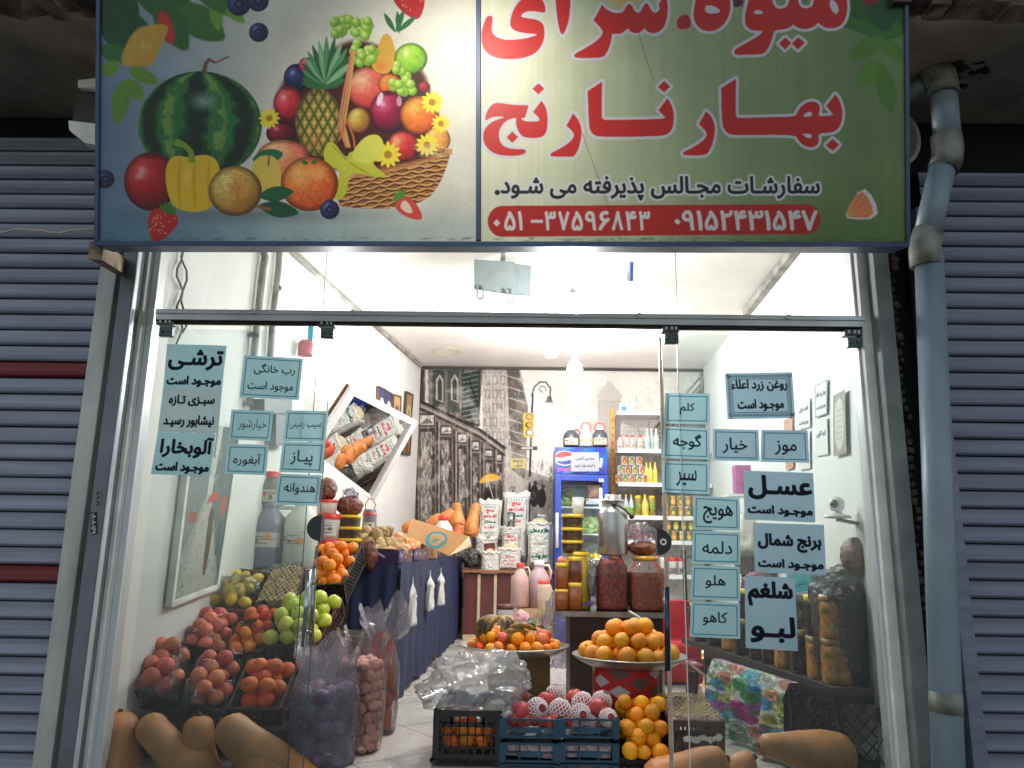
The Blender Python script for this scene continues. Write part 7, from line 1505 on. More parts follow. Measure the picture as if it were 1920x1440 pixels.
p = P(1113, 922, Yi); bm = BM(); box(bm, p, (.16, .10, .15), bevel=.004); tag(origin_to(obj('date_box', bm, mat('date_box', (206, 160, 130), .5, var=.3, scale=12, col2=(110, 60, 50))), p), 'brown printed box on the top fridge shelf', 'box')
p = P(1112, 941, Yi-.05); bm = BM(); box(bm, p, (.18, .12, .07), bevel=.006); tag(origin_to(obj('clear_punnet', bm, mat('punnet', (190, 196, 206), .3, var=.2)), p), 'clear punnet below the brown box in the fridge', 'punnet')
pile('lemon', [P(1092, 1040, Yi), P(1132, 1040, Yi), P(1132, 1046, Yi-.2), P(1092, 1046, Yi-.2)], .034, 'lemon on the low fridge shelf', 'lemons in the fridge')
# jugs on top of the fridge
for k, (u, m, w_, h_, lb) in enumerate(((1071, mat('syrup_dark', (70, 72, 84), .3), 30, 36, 'left dark syrup jug on top of the fridge'), (1099, mat('syrup_clear', (176, 186, 196), .3), 27, 38, 'middle clear syrup jug on top of the fridge'), (1125, mat('syrup_dark', (70, 72, 84)), 29, 37, 'right dark syrup jug on top of the fridge'))):
    vessel('syrup_jug', lb, 'jug', u, 838, YFR+.12, w_, h_, [(0, 0), (.95, 0), (1, .04), (1, .5), (.85, .68), (.5, .84), (.46, .88)], m, [(.5, .86), (.5, 1), (0, 1)], M_wlid, 'syrup jugs on top of the fridge', band=(.08, .42, (206, 202, 180), k+40), handle=('top' if k else 'side', M_rlid))
# ================================================================== SHELF RACK
YS = 9.45; sx0, sx1 = P(1158, 850, YS).x, XR(9.5)-.02
rk = thing('shelf_rack', 'white shop shelving with a yellow upright beside the fridge', 'shelving', ((sx0+sx1)/2, YS, 0))
M_ry = mat('rack_yellow', (216, 150, 40), .5, var=.08)
bm = BM(); x = P(1153, 850, YS).x; za, zb2 = .1, P(1153, 760, YS).z; box(bm, (x, YS+.25, (za+zb2)/2), (S(7, YS), .05, zb2-za)); obj('upright', bm, M_ry, rk, world=True)
bm = BM()
for k in range(26): box(bm, (x, YS+.222, za+.1+(zb2-za-.15)*k/26), (.012, .008, .03))
obj('slots', bm, M_dark, rk, world=True)['kind'] = 'stuff'
SH = [772, 843, 906, 968, 1014, 1078]
SZ = []
for v in SH:
    z = P(1200, v, YS).z; SZ.append(z); bm = BM(); box(bm, ((sx0+sx1)/2, YS+.24, z-.012), (sx1-sx0, .46, .024), bevel=.002); box(bm, ((sx0+sx1)/2, YS-.0, z-.016), (sx1-sx0, .02, .05), bevel=.002); obj('shelf', bm, M_white, rk, world=True)
def on(u, k, Y=YS+.12): p = P(u, 900, Y); return V((p.x, Y, SZ[k]))
def vat(name, label, cat, u, k, Y, wpx, hpx, *a, row=0, **kw):
    p = on(u, k, Y); v = proj(p+V((0, 0, row)))[1]; return vessel(name, label, cat, u, v, Y, wpx, hpx, *a, **kw)
p = on(1176, 0)+V((0, 0, .0)); bm = BM(); box(bm, p+V((0, 0, .06)), (.17, .08, .12), bevel=.003); t_ = thing('white_box', 'white box with a blue patch on the top shelf', 'box', p); obj('body', bm, M_white, t_, world=True)
bm = BM(); box(bm, p+V((-.03, -.041, .05)), (.06, .003, .06)); obj('blue_patch', bm, mat('patch_blue', (60, 140, 196), .5), t_, world=True)
G1 = 'small jugs and bottles on the second shelf'
for k, u in enumerate((1163, 1176, 1187, 1201)): vat('sauce_jug', 'small white labelled jug with a red cap on the second shelf', 'jug', u, 1, YS+.1, 13, 28, JUG, mat('jug_clear', (190, 188, 186), .3), JUGC, M_rlid, group=G1, band=(.06, .42, (220, 206, 200), 60+k), handle=('side', F_hdpe))
M_bgreen = mat('bottle_green', (40, 130, 90), .2, var=.1); M_bcl = mat('bottle_clear', (190, 206, 204), .15)
for k, u in enumerate((1214, 1222, 1231, 1252, 1266)): vat('soda_bottle', 'green labelled clear drink bottle on the second shelf', 'bottle', u, 1, YS+.1+.05*(k % 2), 11, 42, BOT, M_bcl, BOTC, M_wlid, group='green labelled bottles', band=None); 
for k, u in enumerate((1214, 1222, 1231)):
    pass
M_tin = mat('tin_steel', (196, 194, 188), .3, .7)
def cans(rows, k, w_, h_, cols, label, group, Y=YS+.1):
    for r, us in enumerate(rows):
        for i, u in enumerate(us):
            p = on(u, k, Y); t_ = thing('tin_can', label, 'tin can', p+V((0, 0, r*S(h_, Y)*1.02)), group); rr, hh = S(w_, Y)/2, S(h_, Y); bm = BM(); lathe(bm, [(a*rr, b_*hh) for a, b_ in CAN], 16, p+V((0, 0, r*hh*1.02))); obj('body', bm, M_tin, t_, world=True)
            c = cols[(i+r) % len(cols)]; cv = Canvas(0, 0, 24, 20, k=1, col=c[0]); cv.ell(12, 11, 7, 7, c[1]); cv.ell(12, 12, 4, 4, c[2]); cv.rect(6, 1, 18, 4, c[1]); a0 = -math.pi/2-1.3
            sheet('label', cv, lambda x, y: p+V((rr*1.02*math.cos(a0+2.6*x/24), rr*1.02*math.sin(a0+2.6*x/24), r*hh*1.02+hh*(.94-.88*y/20))), paint_mat('label_print', .5), t_)
cans([(1159, 1172, 1185, 1198, 1209), (1164, 1177, 1191, 1204), (1171, 1185, 1199)], 2, 11.5, 16.5, [((226, 220, 206), (150, 60, 40), (226, 150, 60)), ((226, 222, 210), (60, 120, 60), (220, 170, 60))], 'small tin with an orange and white label in the three tier stack', 'stacked tins on the third shelf')
M_lj = mat('lemon_juice', (216, 200, 96), .35, var=.04)
for u in (1213, 1220, 1229): vat('juice_bottle', 'yellow lemon juice bottle at the end of the tin stack', 'bottle', u, 2, YS+.1, 9, 40, BOT, M_lj, BOTC, M_ylid, group='lemon juice bottles beside the tins')
M_pick = mat('pickle_mix', (150, 140, 70), .3, var=.4, scale=50); M_lime = mat('lime_label', (120, 190, 60), .5)
for k, u in enumerate((1163, 1174, 1184)): vat('cordial_bottle', 'slim clear bottle with a lime green label on the fourth shelf', 'bottle', u, 3, YS+.1, 10, 40, BOT, M_bcl, BOTC, M_ylid, group='lime labelled bottles', band=(.05, .4, (120, 190, 60), 90+k))
for k, u in enumerate((1197, 1223)): vat('pickle_jar', 'pickle jar with a gold lid on the fourth shelf', 'jar', u, 3, YS+.1, 13, 38, JAR, M_pick, JARC, M_ylid, group='pickle jars on the fourth shelf', band=(.4, .6, (130, 176, 70), 70+k))
vat('juice_bottle', 'pale yellow bottle standing between the two pickle jars', 'bottle', 1210, 3, YS+.06, 13, 40, BOT, M_lj, BOTC, M_ylid)
for r in range(2):
    for u in (1248, 1262, 1276, 1290, 1304, 1316):
        cc = ((196, 120, 50), (60, 110, 60), (230, 190, 90)); 
cans([(1246, 1260, 1274, 1288, 1302), (1246, 1260, 1274, 1288, 1302)], 3, 13, 19, [((50, 104, 62), (226, 150, 50), (240, 200, 110)), ((216, 130, 50), (60, 110, 60), (240, 200, 90))], 'green and orange labelled tin behind the glass notices', 'tins behind the notices, fourth shelf')
cans([(1246, 1260, 1274, 1288, 1302), (1250, 1264, 1278, 1292)], 4, 13, 18, [((40, 96, 60), (226, 180, 60), (240, 220, 110)), ((50, 100, 62), (226, 140, 50), (240, 200, 90))], 'green labelled tin low behind the glass notices', 'tins behind the notices, fifth shelf')
cans([(1172, 1184, 1196, 1208), (1172, 1184, 1196)], 4, 11.5, 15, [((206, 196, 196), (170, 60, 60), (206, 120, 100)), ((120, 110, 120), (196, 90, 90), (220, 200, 190))], 'small printed packet tin half hidden by the milk can', 'small tins behind the milk can')
for k, u in enumerate((1246, 1262, 1280)): vat('juice_carton', 'tub with a red rim on the lowest visible shelf', 'tub', u, 5, YS+.05, 15, 32, TUB, M_bucket, TUBC, M_rlid if k else M_wlid, group='tubs on the low shelf', band=(.1, .4, (120, 110, 130), 80+k))
# ================================================================== DARK COUNTER with jars
YK = 5.3; zk = P(1140, 1147, YK).z; kx0, kx1 = P(1040, 1147, YK).x, P(1248, 1160, YK).x
ct = thing('dark_counter', 'dark brown counter with a black top carrying the honey and syrup jars', 'counter', ((kx0+kx1)/2, YK, 0))
bm = BM(); box(bm, ((kx0+kx1)/2, YK+.28, zk-.012), (kx1-kx0, .56, .024), bevel=.002); obj('counter_top', bm, mat('top_black', (24, 22, 22), .25, var=.1), ct, world=True)
bm = BM(); box(bm, ((kx0+kx1)/2, YK-.004, zk-.018), (kx1-kx0+.004, .014, .034)); obj('edge_trim', bm, mat('trim_silver', (130, 130, 130), .35, .6), ct, world=True)
px0 = P(1066, 1200, YK+.04).x; bm = BM(); box(bm, ((px0+kx1)/2, YK+.28, (zk-.024)/2), (kx1-px0-.02, .48, zk-.026)); obj('base_panel', bm, mat('panel_darkbrown', (42, 28, 22), .55, var=.2, scale=4, stretch=(1, 1, .3)), ct, world=True)
def vk(u, Y): return proj((P(u, 1140, Y).x, Y, zk+.001))[1]
M_honey = mat('honey_amber', (146, 78, 22), .22, var=.12, scale=6, spec=.7, coat=.5); M_honeyd = mat('honey_dark', (104, 46, 24), .22, var=.12, scale=6, spec=.7, coat=.5); M_oil = mat('oil_yellow', (176, 150, 40), .22, var=.08, coat=.4)
HJ = [(0, 0), (.93, 0), (1, .04), (1, .76), (.9, .84), (.88, .86)]; HC = [(.95, .84), (.97, .85), (.97, .99), (0, 1)]
GHJ = 'honey jars with yellow lids'
y1 = YK+.10
vessel('honey_jar', 'lower left honey jar under another one with a red apple above', 'honey jar', 1053, vk(1053, y1), y1, 24, 36, HJ, M_honey, HC, M_ylid, GHJ, sq=.4)
vessel('honey_jar', 'honey jar stacked second, the red apple resting on its lid', 'honey jar', 1053, vk(1053, y1)-37, y1, 22, 48, HJ, M_honey, HC, M_ylid, GHJ, sq=.4)
fruit('peach', P(1053, vk(1053, y1)-92, y1), .030, 'red apple resting on a honey jar lid', 'apple', name='red_apple')
vessel('honey_jar', 'lower right honey jar under the dark brown one', 'honey jar', 1078, vk(1078, y1), y1, 25, 48, HJ, M_honey, HC, M_ylid, GHJ, sq=.4)
vessel('honey_jar', 'dark brown honey jar stacked on the right honey jar', 'honey jar', 1078, vk(1078, y1)-49, y1, 24, 48, HJ, M_honeyd, HC, M_ylid, GHJ, sq=.4)
y2 = YK+.24
vessel('oil_bottle', 'tall yellow oil jug behind the honey jars carrying yellow lidded tubs', 'bottle', 1083, vk(1083, y2), y2, 48, vk(1083, y2)-1042, [(0, 0), (.95, 0), (1, .03), (1, .8), (.75, .93), (.72, .95)], M_oil, [(.8, .94), (.8, 1), (0, 1)], M_ylid)
for k, (v0, v1, lb) in enumerate(((966, 990, 'topmost'), (991, 1014, 'middle'), (1015, 1037, 'lowest'))): vessel('olive_tub', lb+' clear tub of dark olives with yellow lid beside the fridge door', 'tub', 1073, v1, y2, 38, v1-v0, [(0, 0), (.9, 0), (.96, .78)], M_tubglass, [(1.02, .76), (1.05, .78), (1.05, .98), (1, 1), (0, 1)], M_ylid, 'yellow lidded olive tubs on the counter', sq=.5)
vessel('food_box', 'pale plastic box standing behind the olive tubs', 'box', 1084, 976, y2+.1, 20, 42, [(0, 0), (1, 0), (1, 1), (0, 1)], mat('box_grey', (190, 194, 196), .4), sq=.9)
M_red = mat('red_preserve', (222, 66, 52), .3, var=.35, scale=46, bump=.7, bscale=60, spec=.7); M_red2 = mat('red_preserve_pale', (222, 112, 84), .3, var=.2, scale=50, bump=.3, bscale=60)
RB = [(0, 0), (.90, 0), (.96, .02)]+[(1.0 if k % 2 else .955, .05+.052*k) for k in range(13)]+[(.95, .72), (.74, .84), (.62, .9), (.62, .94)]
def petjar(label, u, w_, top, Y, fillm, fz, capm):
    vb = vk(u, Y); h = vb-top; p = P(u, vb, Y); r, hh = S(w_, Y)/2, S(h, Y); t_ = thing('preserve_jar', label, 'jar', p, 'big ribbed jars on the dark counter')
    for nm, pr, m, k in (('jar_wall', RB, F_jar, 1.0), ('contents', [(0, .012)]+[(a, max(b_, .012)) for a, b_ in RB[1:] if b_ < fz]+[(float(np.interp(fz, [b_ for a, b_ in RB[1:]], [a for a, b_ in RB[1:]])), fz), (0, fz)], fillm, .965), ('lid', [(.66, .91), (.70, .92), (.70, 1), (0, 1)], capm, 1)):
        bm = BM(); lathe(bm, [(a*r*k, b_*hh) for a, b_ in pr], 32, p, square=.35 if nm != 'lid' else 0); obj(nm, bm, m, t_, world=True)
    return p, hh
M_gold = mat('lid_gold', (196, 150, 50), .35, .3)
petjar('big ribbed jar packed with bright red preserve, the milk can on it', 1147, 58, 1040, YK+.2, M_red, .86, M_gold)
petjar('big jar of paler red paste under the brown lump, cut by the door edge', 1212, 66, 1050, YK+.2, M_red2, .70, M_gold)
# milk can
u, Y, vb, w_, h_ = 1150, YK+.2, 1040, 54, 108; p = P(u, vb, Y); r, h = S(w_, Y)/2, S(h_, Y)
mc = thing('milk_can', 'dented aluminium milk can with a wire handle standing on a red jar', 'milk can', p); M_canm = mat('can_aluminium', (176, 178, 182), .3, .85, var=.1, scale=5, bump=.25, bscale=7)
bm = BM(); lathe(bm, [(0, 0), (.97*r, 0), (r, .015*h), (r, .68*h), (.97*r, .71*h), (.78*r, .76*h), (.76*r, .78*h), (.76*r, .87*h), (.8*r, .88*h)], 40, p); obj('body', bm, M_canm, mc, world=True)
bm = BM(); lathe(bm, [(.82*r, .87*h), (.86*r, .875*h), (.86*r, .9*h), (.6*r, .925*h), (.56*r, .93*h), (.56*r, .985*h), (.5*r, .992*h), (0, .99*h)], 36, p); obj('lid', bm, M_canm, mc, world=True)
bm = BM(); tube(bm, [p+V((-.0*r, -.79*r, .83*h)), p+V((.3*r, -1.0*r, .80*h)), p+V((.75*r, -1.0*r, .72*h)), p+V((1.15*r, -.6*r, .64*h)), p+V((1.28*r, -.2*r, .64*h))], .007, 8); sph(bm, .018, 2, c=p+V((-.02*r, -.80*r, .83*h))); sph(bm, .02, 2, c=p+V((1.22*r, -.4*r, .635*h))); obj('wire_handle', bm, M_dark, mc, world=True)
bm = BM(); lathe(bm, [(0, 0), (.92*r, -.0), (.94*r, .012), (0, .014)], 24, P(1150, 1041, Y)); 
bm.free()
# brown lump and knotted bag on the pale jar
p = P(1205, 1043, YK+.2); blob('date_block', 'wrapped block of brown date paste on the paler jar', 'food block', p+V((0, 0, .055)), S(27, YK), .09, .055, mat('date_paste', (120, 66, 44), .3, var=.2, scale=18, bump=.4, bscale=40), amp=.1, seed=4, part='body')
blob('knotted_bag', 'milky knotted plastic bag bulging over the brown date block', 'plastic bag', P(1203, 1000, YK+.2), S(22, YK), .08, S(17, YK), F_milky, amp=.3, ridge=.4, seed=31)
blob('silver_bag', 'silvery crumpled bag between the honey and the red jar', 'plastic bag', P(1109, 1085, YK+.2), S(10, YK), .06, S(32, YK), film('silver_film', (200, 204, 210), gloss=.35, diff=.35, bump=.8, bscale=30), amp=.25, ridge=.4, seed=33)
bm = BM(); p = P(1100, 1138, YK+.06); 
for k in range(3): tube(bm, [p+V((.03*math.cos(a+k)+.012*k, .02*math.sin(a), .012+.01*k+.006*math.sin(2*a+k))) for a in np.linspace(0, 6.2, 18)], .004, 6)
tag(origin_to(obj('elastic_bands', bm, mat('purple_band', (96, 70, 130), .5)), p), 'tangle of purple bands on the counter before the red jar', 'bands')
pts = [P(1180, 1146, YK-.02), P(1196, 1156, YK-.06), P(1215, 1172, YK-.1), P(1232, 1188, YK-.14), P(1262, 1218, YK-.2), P(1300, 1250, YK-.2), P(1340, 1280, YK-.1)]
bm = BM(); tube(bm, pts, .008, 8); tag(origin_to(obj('power_cable', bm, M_cord), pts[0]), 'white cable hanging off the dark counter towards the stool', 'cable')
# ================================================================== TRAYS OF FRUIT
M_tray = mat('tray_steel', (176, 174, 168), .3, .7, var=.08, scale=6)
def tray(label, u, v, Y, wpx, lip=.05):
    p = P(u, v, Y); r = S(wpx, Y)/2; t_ = thing('round_tray', label, 'tray', p, 'round metal fruit trays'); bm = BM(); lathe(bm, [(0, 0), (.72*r, 0), (.86*r, .02), (r, lip), (1.01*r, lip+.004), (1.0*r, lip+.008), (.85*r, .028), (.7*r, .008), (0, .008)], 56, p); obj('dish', bm, M_tray, t_, world=True); return p, r
# left tray on a cardboard stand
p1, r1 = tray('wide metal tray of mixed fruit and bananas on a brown carton', 963, 1226, 4.95, 196)
bm = BM(); box(bm, (p1.x+.03, p1.y, p1.z/2), (.36, .36, p1.z-.002), Matrix.Rotation(.05, 3, 'Z')); tag(origin_to(obj('carton_stand', bm, M_cardd), (p1.x, p1.y, 0)), 'plain dark brown carton standing under the mixed fruit tray', 'carton')
p2, r2 = tray('wide metal tray of yellow oranges on the red diamond stool', 1180, 1247, 4.5, 200)
def heap(p, r, kinds, rad, nmax, hmax, skip=None):
    pts = []
    for L in range(5):
        z = rad*1.15+L*rad*1.45; R_ = r*.80-L*rad*1.5
        if z > hmax or R_ < rad: break
        ring = 0
        while R_-ring*2.02*rad > -.3*rad:
            rr = max(0, R_-ring*2.02*rad-.4*rad); n = max(1, int(2*math.pi*rr/(2.08*rad)))
            for i in range(n):
                a = 2*math.pi*i/n+L*.5+ring*.3+random.uniform(-.08, .08); pts.append(p+V((rr*math.cos(a), rr*math.sin(a), z+.012+random.uniform(-.2, .2)*rad+(.03 if L == 0 and ring == 0 else 0)*0)))
            ring += 1
            if L == 0 and ring > 2: break
    return pts
for q in heap(p2, r2, 'navel', .047, 0, .20):
    if (q-p2).xy.length > r2*.35 or q.z-p2.z > .06: fruit('navel', q, .047*random.uniform(.92, 1.06), 'yellow orange heaped on the tray over the red diamond stool', 'orange', 'oranges on the diamond stool tray', name='orange')
KN = [('navel', 'orange', 'orange'), ('tangerine', 'tangerine', 'tangerine'), ('peach', 'apple', 'red_apple'), ('navel', 'persimmon', 'persimmon'), ('tangerine', 'tangerine', 'tangerine')]
for q in heap(p1, r1, '', .037, 0, .12):
    k_, cat_, nm_ = random.choice(KN); fruit(k_, q, .037*random.uniform(.8, 1.12), cat_+' heaped among mixed fruit on the carton stand tray', cat_, 'mixed fruit on the wide tray', name=nm_)
for k in range(9): leafat(p1+V((random.uniform(.02, .24), random.uniform(-.12, .1), .16)), .075, 'dark green leaf sprouting from the mixed fruit tray', 'leaves on the mixed fruit tray')
bc = P(938, 1156, 4.90)
for k in range(6): 
    a = -.9+.33*k; d = V((math.sin(a)*1.0-.1, -.35, -.75)).normalized(); 
    bm = BM(); pts = [bc+d*(.19*t)+V((0, 0, .035*math.sin(math.pi*t)))+V((-.03*math.sin(math.pi*t)*(1 if a < 0 else -1), -.03*math.sin(math.pi*t), 0)) for t in np.linspace(0, 1, 10)]; tube(bm, pts, [.007, .012, .021, .025, .026, .026, .025, .022, .016, .007], 7)
    tag(origin_to(obj('banana', bm, M_bando), pts[0]), 'spotted overripe banana in the bunch on the fruit tray', 'banana', 'overripe bananas on the tray')
for k in range(3):
    s = P(932+10*k, 1200-6*k, 4.78); bm = BM(); pts = [s+V((.17*t, -.02*math.sin(math.pi*t), .028*math.sin(math.pi*t)+.012*k)) for t in np.linspace(0, 1, 9)]; tube(bm, pts, [.007, .014, .019, .02, .02, .019, .017, .012, .006], 6)
    tag(origin_to(obj('banana', bm, M_bando), s), 'overripe banana lying across the front of the fruit tray', 'banana', 'bananas lying on the tray')
# red diamond stool under the right tray
def diamonds(cv, w_, h):
    cv.a[:] = (190, 32, 36); cw, ch = w_/5.0, h/4.2
    for j in range(-1, 11):
        for i in range(-1, 7):
            cx, cy = i*cw+(cw/2 if j % 2 else 0), j*ch/2+ch*.2; c_ = (196, 190, 190) if (i+(j//2)) % 2 == 0 else (96, 76, 66); cv.poly([(cx-cw*.27, cy), (cx, cy-ch*.36), (cx+cw*.27, cy), (cx, cy+ch*.36)], c_)
sp = V((p2.x-.02, p2.y, 0)); sr = S(116, 4.5)/2; t_ = thing('diamond_stool', 'round stool wrapped in red paper with grey and white diamonds', 'stool', sp)
cv = Canvas(0, 0, 150, 90, k=1.4); diamonds(cv, 150, 90); sheet('wrapping', cv, lambda x, y: sp+V((sr*math.cos(math.pi+2*math.pi*x/150), sr*math.sin(math.pi+2*math.pi*x/150), (p2.z-.004)*(1-y/90))), paint_mat('gift_wrap', .4), t_)
bm = BM(); lathe(bm, [(0, p2.z-.006), (sr*.99, p2.z-.006), (sr*.99, p2.z-.02)], 32, sp); obj('seat_disc', bm, M_wlid, t_, world=True)
bm = BM(); tube(bm, [sp+V((sr*1.03, -.1, p2.z-.01)), sp+V((sr*1.06, -.1, 0))], .008, 6); obj('leg', bm, M_cord, t_, world=True)
# ================================================================== CRATES IN THE DOORWAY
def ucrate(label, u0, u1, vt, Y, L, h, m, group, **k):
    a, b_ = P(u0, vt, Y), P(u1, vt, Y); z = a.z; return crate(label, [V((a.x, Y+L, z)), V((b_.x, Y+L, z)), V((b_.x, Y, z)), V((a.x, Y, z))], h, m, group, **k), z, a.x, b_.x
Yd = 3.95
t_, zt1, x0, x1 = ucrate('tall black crate in the doorway holding leafy greens under clear plastic', 817, 938, 1331, Yd, .42, .22, M_cb, 'crates in the doorway', nv=8, nh=4, hand=True, th=.011)
ucrate('black crate underneath the plastic covered one', 810, 936, 1424, Yd-.01, .42, zt1-.235, M_cb, 'crates in the doorway', nv=8, nh=3, th=.012)
pile('tangerine', [V((x0+.02, Yd+.36, zt1-.13)), V((x1-.02, Yd+.36, zt1-.13)), V((x1-.02, Yd+.03, zt1-.16)), V((x0+.02, Yd+.03, zt1-.16))], .034, 'tangerine glimpsed through the black crate slats', 'tangerines in the black crate', layers=2, shrink=.02)
blob('plastic_bag', 'big billowing clear plastic bag over the black doorway crate', 'plastic bag', P(897, 1283, Yd+.22), S(90, Yd), .24, S(54, Yd), film('wrap_plastic', (250, 250, 251), gloss=.07, diff=.34, rough=.18, bump=.3, bscale=9), amp=.32, s=1.15, ridge=.2, seed=12, sub=5)
for k, (u, v) in enumerate(((858, 1308), (885, 1318), (915, 1312))):
    bm = BM(); p = P(u, v, Yd+.2); tube(bm, [p+V((-.06, 0, -.02)), p+V((-.03, 0, 0)), p+V((.03, 0, .01)), p+V((.07, 0, .0))], [.02, .036, .034, .012], 12); tag(origin_to(obj('eggplant', bm, mat('eggplant_skin', (40, 26, 44), .25)), p), 'dark eggplant under the billowing clear plastic', 'eggplant', 'eggplants in the doorway')
p = P(925, 1322, Yd+.2); blob('cauliflower', 'pale cauliflower peeking from under the clear plastic', 'cauliflower', p, .05, .05, .04, mat('cauliflower', (206, 204, 176), .7, bump=.6), amp=.3, s=5, seed=2, part='head')
# teal crates
TR = [((938, 1048), 'left'), ((1050, 1158), 'right')]
for (u0, u1), sd in TR:
    tops = [1346, 1391, 1431, 1470, 1508]; nm = ('topmost', 'second', 'third', 'fourth', 'lowest')
    for k, v in enumerate(tops):
        if k > 3: continue
        t_, z, xa_, xb_ = ucrate(f'{nm[k]} teal crate of the {sd} stack in the doorway', u0, u1, v, Yd, .40, .088, M_ct, 'teal crates stacked in the doorway', nv=3, nh=2, th=.010)
        bm = BM(); box(bm, ((xa_+xb_)/2, Yd-.012, z-.050), ((xb_-xa_)*.42, .012, .026), bevel=.004); box(bm, (xa_+.012, Yd-.008, z-.044), (.03, .02, .086)); box(bm, (xb_-.012, Yd-.008, z-.044), (.03, .02, .086)); obj('front_lip', bm, M_ct, t_, world=True)
        if k: 
            bm = BM(); box(bm, ((xa_+xb_)/2, Yd+.2, z-.045), (xb_-xa_-.05, .34, .06), bevel=.01); displace(bm, .01, 30); obj('packed_fruit', bm, mat('packed_pink', (170, 90, 96), .6, var=.5, scale=40, col2=(220, 214, 214)), t_, world=True)
        if k == 0: ZTOP = z; globals()['TX_'+sd] = (xa_, xb_)
# pomegranates, some in foam nets
def crown(bm, r):
    for k in range(6): a = k*1.047; tube(bm, [V((r*.16*math.cos(a), r*.16*math.sin(a), r*.92)), V((r*.24*math.cos(a), r*.24*math.sin(a), r*1.22))], [r*.07, r*.015], 5)
_b = BM(); sph(_b, 1, 3); displace(_b, .06, 1.6, 2); _o = obj('p', _b, M_pg, smooth=True); PGM = _o.data; bpy.data.objects.remove(_o)
_b = BM(); crown(_b, 1.0); _o = obj('p', _b, mat('crown_brown', (140, 70, 60), .6)); PGC = _o.data; bpy.data.objects.remove(_o)
M_foam = mat('foam_white', (232, 226, 228), .7, var=.03)
_b = BM(); n = 16
for sg in (1, -1):
    for i in range(n):
        pts = []
        for k in range(15):
            th = .35+2.1*k/14; a = 2*math.pi*i/n+sg*(k/14)*1.5; rr = 1.09+(.10 if k in (0, 14) else 0); pts.append(V((rr*math.sin(th)*math.cos(a), rr*math.sin(th)*math.sin(a), rr*math.cos(th))))
        tube(_b, pts, .052, 5, False)
_o = obj('p', _b, M_foam); NETM = _o.data; bpy.data.objects.remove(_o)
def pom(u, v, Y, r, net, lb, rot):
    o = bpy.data.objects.new('pomegranate', PGM); C.objects.link(o); o.location = P(u, v, Y); o.scale = (r,)*3; o.rotation_euler = rot; tag(o, lb, 'pomegranate', 'pomegranates in the teal crates')
    for me_, nm_ in ((PGC, 'crown'),)+(((NETM, 'foam_net'),) if net else ()):
        c = bpy.data.objects.new(nm_, me_); C.objects.link(c); c.parent = o
pom(975, 1307, Yd+.25, .045, 0, 'bare pomegranate at the back left of the teal crates', (.3, .5, 0)); pom(977, 1334, Yd+.08, .048, 0, 'bare pomegranate at the front left of the teal crates', (-.2, -1.3, 0))
pom(1007, 1330, Yd+.09, .050, 1, 'foam netted pomegranate beside the front left bare one', (1.3, .3, .4)); pom(1024, 1314, Yd+.22, .046, 0, 'bare pomegranate behind two netted ones', (.2, .1, 0)); pom(1040, 1303, Yd+.3, .045, 1, 'netted pomegranate at the back centre with its crown up', (0, .1, 0))
pom(1050, 1332, Yd+.1, .050, 1, 'foam netted pomegranate in the middle of the two crates', (.2, .3, 1)); pom(1078, 1308, Yd+.25, .044, 0, 'bare pomegranate at the back right centre', (.3, -.2, 0)); pom(1092, 1320, Yd+.2, .05, 1, 'netted pomegranate behind the front right netted one', (.5, .2, 2))
pom(1088, 1340, Yd+.06, .047, 1, 'netted pomegranate nearest the viewer on the right crate', (1.4, 0, .2)); pom(1122, 1328, Yd+.1, .047, 0, 'bare pomegranate at the front right with its crown aside', (0, 1.4, .2)); pom(1128, 1316, Yd+.2, .047, 1, 'netted pomegranate behind the front right bare one', (.2, .4, 0)); pom(1140, 1346, Yd+.04, .04, 1, 'small netted fruit at the right end of the crates', (1.2, .6, 0))
for k in range(7): pom(965+13*k+(random.uniform(-3, 3)), 1352+random.uniform(-4, 3), Yd+.06, .030, 0, 'small dark pomegranate low inside the teal crates', (.4*k, .7*k, 0))
for k in range(6): pom(1066+14*k, 1354+random.uniform(-4, 3), Yd+.07, .030, k % 2, 'little pomegranate low inside the right teal crate', (.9*k, .7*k, 0))
# oranges at the right of the crates
ox0, ox1 = P(1160, 1400, Yd).x, P(1262, 1400, Yd).x
zo = P(1200, 1432, Yd).z
crate('low black crate of oranges at the foot of the right door edge', [V((ox0, Yd+.34, zo+.16)), V((ox1, Yd+.34, zo+.16)), V((ox1, Yd, zo+.02)), V((ox0, Yd, zo+.02))], max(.12, zo-.05), M_cb, 'crates in the doorway', nv=6)
for L in range(3): pile('navel', [V((ox0+.01*L, Yd+.30, zo+.16)), V((ox1+.0, Yd+.30, zo+.16)), V((ox1+.0, Yd+.02+.06*L, zo+.02)), V((ox0+.0+.01*L, Yd+.02+.06*L, zo+.02))], .040, 'plump orange in the crate by the right door edge', 'oranges by the right door edge', inset=.012, lift=.02+.058*L, cat='orange', name='orange')
